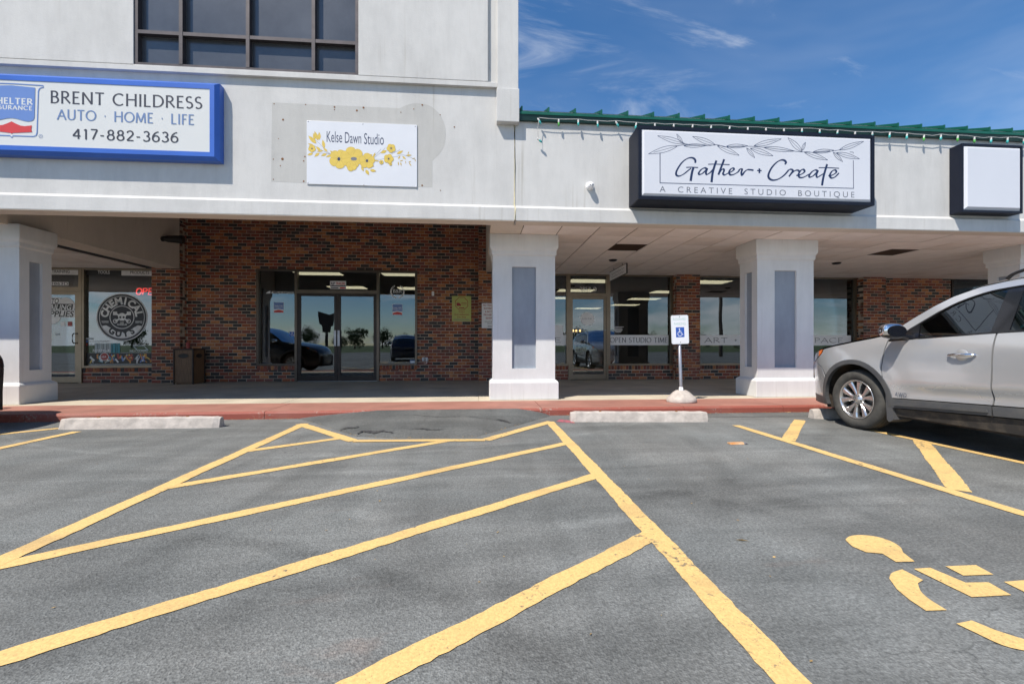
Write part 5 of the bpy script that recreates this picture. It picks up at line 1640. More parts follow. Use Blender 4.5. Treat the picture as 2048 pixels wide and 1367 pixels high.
trio('BRENT CHILDRESS', 325, 667, 1315, 706, capB, 0)
capA = s5(375, 712)[1] - s5(375, 775)[1]
P.cut('lettering', SM, ins)
trio('AUTO . HOME . LIFE', 372, 775, 1263, 810, capA, 1)
capN = s5(475, 838)[1] - s5(475, 902)[1]
P.cut('lettering', SM, ins)
trio('417-882-3636', 470, 902, 1160, 926, capN, 0, 0.16, 0.09, 0.1)
SM = [INK, BLUEINK, LOGOBLUE, LOGORED, SIGNFACE_W]
P.cut('lettering', SM, ins)
# shield logo, mirrored about its centre line
def s3(x, y): return wp(x / 7.595, 140 + y / 7.595, YS)
cxs = s3(172, 0)[0]
def half(pts): return [s3(*p) for p in pts]
def mir(pts): return [(2 * cxs - x, z) for x, z in pts]
rt = half([(172, 232), (530, 268), (520, 720), (505, 757), (470, 775), (420, 782), (360, 772), (300, 755), (240, 738), (172, 728)])
# (pixels already carry the perspective of the wall, so the plane points come out square)
P.poly(rt + mir(rt)[::-1][1:], 2)
rr_ = half([(172, 780), (240, 815), (310, 845), (370, 853), (480, 840), (470, 895), (482, 942), (190, 955), (172, 968)])
P.poly(rr_ + mir(rr_)[::-1], 3)
ol = half([(172, 205), (655, 235), (655, 262), (620, 268), (592, 285), (578, 325), (558, 950), (545, 990), (505, 1008), (195, 997), (172, 1025)])
P.ribbon(ol, 0.012, 2); P.ribbon(mir(ol), 0.012, 2)
P.serif('SHELTER', 2 * cxs - s3(492, 0)[0], s3(172, 512)[1], s3(172, 428)[1] - s3(172, 512)[1], 2 * (s3(492, 0)[0] - cxs), 0.26, 0.14, 0.2, gap=0.12, mi=4)
P.serif('INSURANCE', 2 * cxs - s3(487, 0)[0], s3(172, 598)[1], s3(172, 540)[1] - s3(172, 598)[1], 2 * (s3(487, 0)[0] - cxs), 0.26, 0.15, 0.15, gap=0.16, mi=4)
rx_, rz_ = s3(613, 1003); P.ring(rx_, rz_, 0.022, 0.005, 1, 20); P.text('R', rx_, rz_ - 0.009, 0.018, None, 'C', mi=1)
P.build('shield_logo', SM, ins)

# --- flower banner panel
YB = YFW - 0.008
(xa, za), (xb, zb) = wp(613.7, 368, YB), wp(834.2, 250.3, YB)
ban = empty('studio_panel_sign', (0, 0, 0), 'white panel sign with yellow flowers screwed to the tower wall', 'shop sign')
box_obj('panel', xa, xb, YB - 0.006, YB + 0.004, za, zb, BANNER, ban, 0.002)
P = Flat(YB - 0.0065, 0.0002)
def k2(x, y): return wp(600 + x / 8.192, 230 + y / 8.192, YB)
sc = 0.00086
for (word, x0, x1, yb, yt) in (('Kelse', 440, 692, 445, 268), ('Dawn', 738, 1005, 462, 285), ('Studio', 1052, 1375, 480, 303)):
    (x_, z_), (x2_, _) = k2(x0, yb), k2(x1, yb)
    P.text(word, x_, z_ - 0.0, k2(x0, yt)[1] - z_, x2_ - x_, bold=0.0, mi=0)
    P.cut('lettering', [NAVY], ban)
def stem(pts, w=0.0035, mi=3): P.ribbon(spline([k2(*p) for p in pts], 5), w, mi)
stem([(520, 650), (430, 590), (330, 480), (250, 410)]); stem([(520, 655), (400, 600), (260, 520), (180, 480)]); stem([(520, 650), (380, 630), (250, 630)]); stem([(400, 550), (390, 480)])
stem([(1190, 720), (1300, 640), (1400, 540)]); stem([(1190, 725), (1330, 730), (1430, 700)]); stem([(1450, 680), (1560, 690), (1700, 660), (1900, 740)]); stem([(1500, 640), (1590, 600), (1640, 570)]); stem([(1190, 700), (1240, 660), (1330, 560)])
for a, c, bl in (((250, 405), (225, 300), .2), ((300, 420), (240, 270), .16), ((320, 410), (318, 285), .18), ((265, 470), (140, 345), .17), ((270, 470), (185, 360), .14), ((400, 545), (375, 410), .17), ((240, 520), (135, 470), .15), ((340, 590), (265, 520), .2), ((450, 605), (385, 540), .18), ((380, 590), (280, 600), .13), ((320, 625), (240, 685), .2), ((215, 632), (125, 660), .2), ((440, 640), (350, 672), .2), ((510, 660), (430, 692), .2), ((540, 620), (495, 590), .2),
                 ((1420, 590), (1320, 625), .22), ((1200, 700), (1235, 620), .15), ((1190, 660), (1130, 660), .2), ((1590, 640), (1690, 590), .18), ((1640, 680), (1610, 720), .2), ((1680, 680), (1735, 730), .18), ((1740, 665), (1830, 662), .14), ((1770, 640), (1785, 605), .15), ((1640, 760), (1690, 745), .12), ((1650, 780), (1660, 835), .15), ((1610, 770), (1618, 830), .12), ((1790, 790), (1825, 840), .12), ((1780, 780), (1820, 762), .15), ((1730, 760), (1735, 800), .12), ((1880, 730), (1900, 765), .12), ((1840, 720), (1890, 710), .1),
                 ((1080, 900), (1130, 985), .25), ((1150, 905), (1250, 925), .22), ((1010, 850), (1045, 925), .22), ((1150, 820), (1215, 845), .25), ((1210, 745), (1300, 760), .1)):
    P.leaf(k2(*a), k2(*c), bl, 0.0022, 1, 2)
def flower(x, y, r_, n, ph, mi=2, centre=True, sq=1.0):
    cx_, cz_ = k2(x, y); rr2 = r_ * sc * 1.06
    pts = []
    for i in range(n * 10):
        a = 2 * math.pi * i / (n * 10) + ph
        q_ = 0.80 + 0.20 * abs(math.sin((a - ph) * n / 2)) ** 0.6
        pts.append((cx_ + rr2 * q_ * math.cos(a), cz_ + rr2 * q_ * math.sin(a) * sq))
    P.poly(pts, mi); P.ribbon(pts, 0.0022, 1, True)
    for i in range(n):
        a = 2 * math.pi * (i + 0.0) / n + ph
        P.ribbon([(cx_ + rr2 * 0.25 * math.cos(a), cz_ + rr2 * 0.25 * math.sin(a) * sq), (cx_ + rr2 * 0.8 * math.cos(a), cz_ + rr2 * 0.8 * math.sin(a) * sq)], 0.0022, 1)
    if centre:
        for i in range(9):
            a = 2 * math.pi * i / 9
            P.ribbon([(cx_, cz_), (cx_ + rr2 * 0.34 * math.cos(a), cz_ + rr2 * 0.34 * math.sin(a))], 0.002, 0)
        P.disc(cx_, cz_, rr2 * 0.15, rr2 * 0.19, 0, 14)
flower(200, 555, 58, 5, 0.3); flower(640, 725, 155, 5, 0.5); flower(860, 700, 185, 6, 0.2, centre=False, sq=0.92); flower(845, 840, 85, 4, 0.4, centre=False); flower(1100, 755, 125, 5, 0.9)
cx_, cz_ = k2(885, 722); P.disc(cx_, cz_, 0.045, 0.026, 3, 16)
flower(1495, 550, 72, 5, 0.2); flower(1455, 722, 78, 5, 0.6); flower(1335, 778, 34, 5, 0.2); flower(1485, 808, 24, 5, 0.2)
P.build('flower_print', [NAVY, YELDK, YELLEAF, GREYINK], ban)
q = MB()
for p in ((138, 108), (1032, 152), (1890, 190), (132, 1110), (1047, 1147), (1900, 1180)):
    x_, z_ = k2(*p); q.lathe([(0.0, -0.004), (0.006, -0.003), (0.009, 0.0)], (x_, YB - 0.006, z_), 'Y', 10)
q.build('screws', GALV, ban)

# --- studio cabinet sign
YG2 = 6.0
GX0, GX1 = wx(1276, YG2), wx(1748, YG2)
GZ0, GZ1 = wz(1276, 398.5, YG2), wz(1276, 251, YG2)
gs = cabinet('studio_cabinet_sign', GX0, GX1, GZ0, GZ1, YG2, YFW - 0.002, BLACKBOX, SIGNFACE, 'long black framed white cabinet sign with script lettering and leaf garland', 0.05, 0.035, 0.02)
YI = YG2 - 0.0205
P = Flat(YI, 0.00025)
def g1(x, y): return wp(1260 + x / 4.096, 240 + y / 4.096, YI)
def script(pts, w=0.021):
    P.ribbon(spline([g1(*p) for p in pts], 7), lambda d, t: 1.4 * w * (0.50 + 0.62 * abs(math.sin(math.atan2(d.y, d.x) - R(28)))), 0)
script([(533, 352), (536, 335), (524, 316), (497, 309), (462, 320), (425, 350), (395, 392), (378, 430), (382, 453), (405, 459), (440, 443), (475, 415), (500, 396)])
script([(460, 389), (500, 387), (558, 390)], 0.014); script([(520, 391), (508, 430), (497, 500)], 0.026)
script([(632, 402), (612, 393), (585, 405), (564, 432), (568, 446), (590, 440), (615, 418), (632, 400), (622, 430), (630, 446), (655, 432), (680, 405)])
script([(708, 332), (690, 385), (676, 440), (668, 510)], 0.025); script([(772, 322), (748, 385), (724, 449)], 0.024)
script([(726, 443), (745, 412), (765, 402), (770, 416), (762, 438), (775, 450), (800, 438), (830, 424), (852, 405), (842, 394), (822, 406), (812, 430), (822, 449), (850, 446), (885, 425), (900, 404), (918, 405), (912, 430), (918, 453), (938, 425), (962, 408), (985, 408), (1012, 412)])
script([(640, 363), (700, 362), (816, 366)], 0.013)
script([(1041, 414), (1079, 415)], 0.016); script([(1060, 397), (1060, 436)], 0.018)
script([(1268, 364), (1278, 348), (1262, 330), (1232, 330), (1192, 355), (1155, 400), (1134, 450), (1142, 480), (1175, 493), (1220, 482), (1265, 450), (1300, 410)], 0.023)
script([(1300, 410), (1315, 404), (1334, 413), (1320, 438), (1302, 463), (1325, 436), (1352, 415), (1376, 412), (1388, 424)])
script([(1362, 455), (1400, 446), (1430, 424), (1420, 405), (1398, 415), (1380, 448), (1392, 471), (1425, 468), (1462, 447), (1478, 440)])
script([(1540, 418), (1518, 410), (1490, 425), (1468, 455), (1474, 468), (1500, 458), (1525, 433), (1540, 416), (1527, 450), (1535, 469), (1560, 455), (1585, 440)])
script([(1615, 362), (1597, 420), (1582, 480), (1573, 536)], 0.025); script([(1546, 391), (1620, 391), (1713, 396)], 0.013)
script([(1625, 458), (1660, 450), (1690, 428), (1680, 410), (1655, 420), (1637, 452), (1650, 475), (1680, 466), (1712, 434)])
P.cut('lettering', [NAVY, GREYINK], gs)
LT = 0.0056
for a, c, bl in (((450, 195), (225, 130), .085), ((430, 190), (382, 115), .14), ((390, 212), (150, 278), .085), ((440, 212), (630, 208), .075), ((700, 205), (512, 135), .10), ((715, 210), (895, 290), .10), ((790, 215), (965, 212), .085), ((1015, 212), (1240, 155), .08), ((955, 230), (1022, 310), .13), ((985, 232), (1172, 293), .10), ((1095, 225), (1350, 255), .065), ((1410, 260), (1293, 145), .13), ((1408, 250), (1438, 182), .15), ((1425, 262), (1620, 328), .09), ((1500, 262), (1670, 248), .085), ((1715, 245), (1915, 175), .08), ((1665, 265), (1742, 342), .13), ((1690, 268), (1880, 318), .09)):
    P.leaf(g1(*a), g1(*c), bl, LT, 0, None)
for st_ in ([(390, 212), (450, 203), (540, 205), (640, 210), (715, 203), (790, 222), (960, 215), (1100, 225), (1220, 240), (1340, 255), (1420, 262), (1520, 265), (1650, 255), (1720, 245)], [(430, 190), (480, 200)]):
    P.ribbon(spline([g1(*p) for p in st_], 4), LT, 0)
P.cut('leaf_garland', [NAVY, GREYINK], gs)
P.ribbon([g1(246, 268), g1(246, 515)], 0.011, 0); P.ribbon([g1(243, 515), g1(1832, 560)], 0.009, 0); P.ribbon([g1(1831, 562), g1(1829, 330)], 0.009, 0); P.ribbon([g1(1829, 275), g1(1829, 264)], 0.006, 0); P.ribbon([g1(1829, 264), g1(1800, 262)], 0.006, 0)
(xa, za), (xb, zb) = g1(243, 592), g1(1838, 632)
P.text('A  CREATIVE  STUDIO  BOUTIQUE', xa, (za + zb) / 2, g1(1000, 555)[1] - g1(1000, 602)[1], xb - xa, bold=-0.006, spacing=1.5, mi=1)
P.build('tagline_and_border', [NAVY, GREYINK], gs)

# --- blank cabinet sign
YB2 = 6.21
BX0, BX1 = wx(1922, YB2), wx(2044, YB2)
bs = cabinet('blank_cabinet_sign', BX0, BX1, wz(1925, 424, YB2), wz(1925, 287, YB2), YB2, YFW - 0.002, BLACKBOX, SIGNFACE, 'small black framed cabinet sign with an empty white face', 0.035, 0.045, 0.03)

# --- hanging blade sign
hs = empty('hanging_blade_sign', (3.27, 9.77, 2.72), 'small white sign hanging from the ceiling at right angles to the shops', 'shop sign')
q = MB(); q.box(-0.012, 0.012, -0.60, 0.60, -0.115, 0.115, 0, 0.008); q.build('panel', WHITE, hs)
q = MB()
for z in (-0.11, 0.11): q.box(-0.014, 0.014, -0.605, 0.605, z - 0.006, z + 0.006)
q.box(-0.014, 0.014, -0.612, -0.598, -0.104, 0.104); q.build('border', BLACK, hs)
q = MB()
for y in (-0.3, 0.3): q.tube([(0, y, 0.11), (0, y, 0.175)], 0.006, 6)
q.build('hooks', BLACK, hs)
P = Flat(0.0); 
for row, zz in ((0, 0.035), (1, -0.045)):
    pts = [(0.45 - 0.9 * i / 40, zz + 0.028 * math.sin(i * 1.35 + row) * (0.6 + 0.4 * math.sin(i * 0.6))) for i in range(41)]
    P.ribbon(spline(pts, 3), 0.008, 0)
mb = P.mb; mb.v = [(-0.0135 + p[1], p[0], p[2]) for p in mb.v]; mb.build('sign_print', GREYINK, hs)
# ================================================================== CARS
PAINT = bpy.data.materials.new('silver_car_paint')
def car_paint(m, col, metal=0.45, rough=0.32):
    nt, n, l, b = nodes_of(m)
    b.inputs['Base Color'].default_value = (*col, 1)
    b.inputs['Metallic'].default_value = metal
    b.inputs['Roughness'].default_value = rough
    b.inputs['Coat Weight'].default_value = 1.0
    b.inputs['Coat Roughness'].default_value = 0.04
    t = n.new('ShaderNodeTexCoord')
    z = n.new('ShaderNodeTexNoise'); z.inputs['Scale'].default_value = 3.0; z.inputs['Detail'].default_value = 8
    l.new(t.outputs['Object'], z.inputs['Vector'])
    sp = n.new('ShaderNodeSeparateXYZ'); l.new(t.outputs['Object'], sp.inputs[0])
    # road dust gathers low on the body
    mr = n.new('ShaderNodeMapRange'); mr.inputs['From Min'].default_value = 0.75; mr.inputs['From Max'].default_value = 0.35
    l.new(sp.outputs['Z'], mr.inputs['Value'])
    mu = n.new('ShaderNodeMath'); mu.operation = 'MULTIPLY'; l.new(mr.outputs[0], mu.inputs[0]); l.new(z.outputs['Fac'], mu.inputs[1])
    mx = n.new('ShaderNodeMixRGB'); mx.inputs['Color1'].default_value = (*col, 1)
    mx.inputs['Color2'].default_value = (col[0] * 0.8 + 0.03, col[1] * 0.77 + 0.025, col[2] * 0.72 + 0.02, 1)
    l.new(mu.outputs[0], mx.inputs['Fac']); l.new(mx.outputs[0], b.inputs['Base Color'])
    r2 = n.new('ShaderNodeMapRange'); r2.inputs['To Min'].default_value = rough; r2.inputs['To Max'].default_value = 0.6
    l.new(mu.outputs[0], r2.inputs['Value']); l.new(r2.outputs[0], b.inputs['Roughness'])
car_paint(PAINT, (0.545, 0.55, 0.56), 0.5, 0.2)
PAINT_DK = bpy.data.materials.new('black_car_paint'); car_paint(PAINT_DK, (0.012, 0.013, 0.018), 0.2, 0.25)
PAINT_BL = bpy.data.materials.new('navy_car_paint'); car_paint(PAINT_BL, (0.012, 0.022, 0.055), 0.3, 0.25)
PAINT_WH = bpy.data.materials.new('white_car_paint'); car_paint(PAINT_WH, (0.62, 0.62, 0.62), 0.0, 0.3)
CLAD = mat('grey_cladding', (0.062, 0.065, 0.072), 0.5, col2=(0.10, 0.098, 0.094), scale=6, bump=0.1, bscale=300)
ROCK = mat('dirty_rocker', (0.035, 0.030, 0.026), 0.8, col2=(0.12, 0.095, 0.07), scale=9, lo=0.45, hi=0.8)
TYRE = mat('tyre_rubber', (0.035, 0.034, 0.032), 0.85, col2=(0.085, 0.08, 0.07), scale=7, bump=0.3, bscale=120)
RIM = mat('alloy_rim', (0.62, 0.61, 0.60), 0.25, 0.9, var=0.08, scale=6)
RIMDK = mat('alloy_dark', (0.10, 0.10, 0.10), 0.5, 0.6)  # dark metal of brake discs, lug nuts and tread bands
CHROME = mat('chrome', (0.75, 0.75, 0.77), 0.08, 1.0, var=0.02)
AMBER = mat('amber_lens', (0.75, 0.16, 0.02), 0.15, coat=0.5)
LENS = mat('headlamp_lens', (0.42, 0.44, 0.46), 0.08, 0.5, var=0.2, scale=18, coat=1.0)
REDLENS = mat('red_lens', (0.35, 0.01, 0.01), 0.15, coat=0.5)
SEAT = mat('seat_fabric', (0.05, 0.048, 0.046), 0.9)
TRIM = mat('gloss_black_trim', (0.010, 0.010, 0.012), 0.18, 0.0, coat=0.5)
WELL = mat('wheel_well', (0.018, 0.015, 0.012), 0.95, col2=(0.07, 0.05, 0.035), scale=8)

_pz = np.array([0.15, 0.25, 0.35, 0.45, 0.55, 0.65, 0.75, 0.85, 0.95, 1.02, 1.08, 1.14, 1.22, 1.32, 1.42, 1.52, 1.60, 1.70])
_pw = np.array([0.85, 0.880, 0.900, 0.908, 0.914, 0.922, 0.928, 0.926, 0.917, 0.903, 0.885, 0.860, 0.826, 0.784, 0.742, 0.696, 0.650, 0.56])
_fz = np.linspace(0.15, 1.70, 600)
_raw = np.interp(_fz, _pz, _pw)
_ker = np.exp(-np.linspace(-2.2, 2.2, 41) ** 2); _ker /= _ker.sum()
_sm = np.convolve(np.pad(_raw, 20, mode='edge'), _ker, mode='valid')
WB = 2.70
def hw(s, z):
    w = float(np.interp(z, _fz, _sm))
    f = 1.0
    if s < -0.28: f -= 0.30 * ((-0.28 - s) / 0.66) ** 2.3
    if s > 2.9: f -= 0.13 * ((s - 2.9) / 0.8) ** 2.2
    w *= max(f, 0.3)
    for c in (0.0, WB):
        r_ = math.hypot(s - c, z - 0.36)
        w += 0.020 * math.exp(-((r_ - 0.45) / 0.11) ** 2) * (1 if z < 1.0 else 0.5)
    # scooped lower door
    if 0.3 < s < 2.5:
        k = max(0.0, min(1.0, (s - 0.4) / 0.5)) * max(0.0, min(1.0, (2.45 - s) / 0.3))
        zc = 0.515 + 0.05 * max(0.0, (s - 0.9))
        w -= 0.020 * k * math.exp(-((z - zc) / 0.055) ** 2)
        w += 0.008 * k * math.exp(-((z - zc - 0.10) / 0.05) ** 2)
    return w
def densify(poly, step=0.03, closed=True):
    out = []
    n = len(poly)
    for i in range(n if closed else n - 1):
        a, b_ = Vector(poly[i]), Vector(poly[(i + 1) % n])
        k = max(1, int(math.ceil((b_ - a).length / step)))
        for j in range(k): out.append(tuple(a + (b_ - a) * j / k))
    if not closed: out.append(tuple(poly[-1]))
    return out
def inside(p, poly):
    x, y = p; c = False
    n = len(poly); j = n - 1
    for i in range(n):
        xi, yi = poly[i]; xj, yj = poly[j]
        if (yi > y) != (yj > y) and x < (xj - xi) * (y - yi) / (yj - yi) + xi: c = not c
        j = i
    return c
def shrink(poly, d):
    n = len(poly)
    area = sum(poly[i][0] * poly[(i + 1) % n][1] - poly[(i + 1) % n][0] * poly[i][1] for i in range(n))
    s_ = 1 if area > 0 else -1
    out = []
    for i in range(n):
        a, b_, c = Vector(poly[i - 1]), Vector(poly[i]), Vector(poly[(i + 1) % n])
        e1, e2 = (b_ - a), (c - b_)
        if e1.length < 1e-9 or e2.length < 1e-9: out.append(tuple(b_)); continue
        e1.normalize(); e2.normalize()
        nn = (Vector((-e1.y, e1.x)) + Vector((-e2.y, e2.x)))
        if nn.length < 1e-6: out.append(tuple(b_)); continue
        nn.normalize()
        k = 1.0 / max(0.4, nn.dot(Vector((-e1.y, e1.x))))
        out.append(tuple(b_ + nn * s_ * d * k))
    return out
def panel(poly, side, off=0.0, step=0.04, gap=0.003, flange=0.018, m=PAINT, name='panel', parent=None):
    poly = densify(shrink(poly, gap), 0.03)
    verts = [Vector(p) for p in poly]
    n = len(verts)
    xs = [p[0] for p in poly]; zs = [p[1] for p in poly]
    big = shrink(poly, step * 0.45)
    x = min(xs) + step / 2
    while x < max(xs):
        z = min(zs) + step / 2
        while z < max(zs):
            if inside((x, z), poly):
                dmin = min((x - a) ** 2 + (z - b_) ** 2 for a, b_ in poly)
                if dmin > (step * 0.45) ** 2: verts.append(Vector((x, z)))
            z += step
        x += step
    edges = [(i, (i + 1) % n) for i in range(n)]
    vo, eo, fo, _, _, _ = delaunay_2d_cdt(verts, edges, [], 1, 1e-6)
    mb = MB()
    mb.add([(p.x, side * (hw(p.x, p.y) + off), p.y) for p in vo], fo, 0, True)
    if flange:
        a = [(p[0], side * (hw(*p) + off), p[1]) for p in poly]
        b_ = [(p[0], side * (hw(*p) + off - flange), p[1]) for p in poly]
        mb.add(a + b_, [(i, (i + 1) % n, n + (i + 1) % n, n + i) for i in range(n)], 0)
    me = mb.mesh(name, m)
    bm = bmesh.new(); bm.from_mesh(me)
    for f_ in bm.faces: 
        pass
    bm.to_mesh(me); bm.free()
    return put(name, me, parent)

E_PTS = [(-0.80, 0.24), (-0.87, 0.36), (-0.885, 0.55), (-0.87, 0.72), (-0.80, 0.84), (-0.68, 0.925), (-0.54, 0.975), (-0.30, 1.027), (-0.03, 1.078), (0.20, 1.118), (0.37, 1.150),
         (0.44, 1.20), (0.60, 1.325), (0.76, 1.436), (0.91, 1.52), (1.11, 1.588), (1.37, 1.625), (1.75, 1.64), (2.2, 1.635), (2.65, 1.61), (3.05, 1.56), (3.28, 1.49),
         (3.42, 1.30), (3.55, 1.08), (3.63, 0.92), (3.66, 0.75), (3.66, 0.50), (3.58, 0.26)]
ZONE = {'front_bumper': (0, 5), 'hood': (5, 10), 'windshield': (10, 15), 'roof': (15, 21), 'rear_glass': (21, 23), 'tailgate': (23, 27)}
def c_off(i):
    n = len(E_PTS)
    if i <= 4: return (-0.13, 0.0)
    if i <= 10:
        t = (i - 5) / 5; return (-0.12 * (1 - t) - 0.20 * t, 0.045 * (0.5 + 0.5 * math.sin(math.pi * t)))
    if i <= 15:
        t = (i - 10) / 5; return (-0.20 * (1 - t) - 0.10 * t, 0.035 + 0.035 * t)
    if i <= 20: return (-0.05 + 0.1 * (i - 16) / 4, 0.075)
    return (0.07, 0.03)
def strip(i0, i1, m, name, parent, off=0.0, sub=5, nu=24, uu=1.0):
    idx = np.linspace(i0, i1, (i1 - i0) * sub + 1)
    e = spline(E_PTS, sub)
    c = spline([c_off(i) for i in range(len(E_PTS))], sub)
    mb = MB(); v = []
    for q in range(i0 * sub, i1 * sub + 1):
        s0, z0 = e[q]; dc = c[q]
        w = hw(s0, z0) - 0.004
        for k in range(nu + 1):
            u = (-1 + 2 * k / nu) * uu
            t = 1 - abs(u) ** 2.5
            v.append((s0 + dc[0] * t, u * w, z0 + dc[1] * t + off))
    rows = (i1 - i0) * sub
    f = []
    for q in range(rows):
        for k in range(nu):
            a = q * (nu + 1) + k
            f.append((a, a + 1, a + nu + 2, a + nu + 1))
    mb.add(v, f, 0, True)
    return mb.build(name, m, parent)
def arch(c, r_, a0, a1, n=18): return [(c + r_ * math.cos(R(a0 + (a1 - a0) * i / n)), 0.36 + r_ * math.sin(R(a0 + (a1 - a0) * i / n))) for i in range(n + 1)]

def make_wheel(parent, s, side):
    y = side * 0.80
    w = empty('wheel', (s, y, 0.36)); w.parent = parent
    w.rotation_euler = (0, R(random.uniform(0, 60)), 0)
    sg = side
    q = MB()
    prof = [(0.232, 0.085), (0.245, 0.100), (0.270, 0.114), (0.305, 0.119), (0.335, 0.108), (0.350, 0.090), (0.359, 0.06), (0.360, 0.0), (0.359, -0.06), (0.350, -0.09), (0.33, -0.108), (0.24, -0.10)]
    q.lathe([(r_, sg * h) for r_, h in prof], (0, 0, 0), 'Y', 56)
    # tread grooves
    for gx in (-0.045, 0.0, 0.045):
        q.lathe([(0.3605, gx - 0.004), (0.3605, gx + 0.004)], (0, 0, 0), 'Y', 56, 1)
    ty = q.build('tyre', [TYRE, RIMDK], w)
    q = MB()
    q.lathe([(0.236, sg * 0.092), (0.240, sg * 0.100), (0.232, sg * 0.104), (0.222, sg * 0.098), (0.214, sg * 0.07), (0.208, sg * 0.0), (0.205, -sg * 0.09)], (0, 0, 0), 'Y', 48)
    q.lathe([(0.0, sg * 0.094), (0.028, sg * 0.094), (0.033, sg * 0.088), (0.062, sg * 0.080), (0.070, sg * 0.05)], (0, 0, 0), 'Y', 30)
    for k in range(10):
        a = 2 * math.pi * (k // 2) / 5 + (0.215 if k % 2 else -0.215)
        a2 = 2 * math.pi * (k // 2) / 5 + (0.315 if k % 2 else -0.315)
        def pt(r_, ang, wd, h):
            d = Vector((math.cos(ang), 0, math.sin(ang))); n_ = Vector((-d.z, 0, d.x))
            return d * r_ + n_ * wd + Vector((0, sg * h, 0))
        lv = [(0.055, a, 0.014, 0.076), (0.10, a * 1.0, 0.018, 0.080), (0.16, (a + a2) / 2, 0.027, 0.086), (0.215, a2, 0.038, 0.092)]
        v, f = [], []
        for r_, an, wd, h in lv:
            v += [pt(r_, an, -wd, h - 0.010), pt(r_, an, -wd * 0.55, h), pt(r_, an, wd * 0.55, h), pt(r_, an, wd, h - 0.010), pt(r_, an, wd, h - 0.035), pt(r_, an, -wd, h - 0.035)]
        for i in range(3):
            for j in range(6):
                f.append((6 * i + j, 6 * i + (j + 1) % 6, 6 * i + 6 + (j + 1) % 6, 6 * i + 6 + j))
        q.add(v, f, 0)
    q.build('rim', RIM, w)
    q = MB()
    q.lathe([(0.0, sg * 0.02), (0.13, sg * 0.02), (0.165, sg * 0.015)], (0, 0, 0), 'Y', 32)
    q.build('brake_disc', RIMDK, w)
    q = MB()
    for k in range(5):
        a = 2 * math.pi * (k + 0.5) / 5
        q.lathe([(0.0, sg * 0.088), (0.007, sg * 0.088), (0.010, sg * 0.082), (0.010, sg * 0.06)], (0.052 * math.cos(a), 0, 0.052 * math.sin(a)), 'Y', 8)
    q.build('lug_nuts', RIMDK, w)

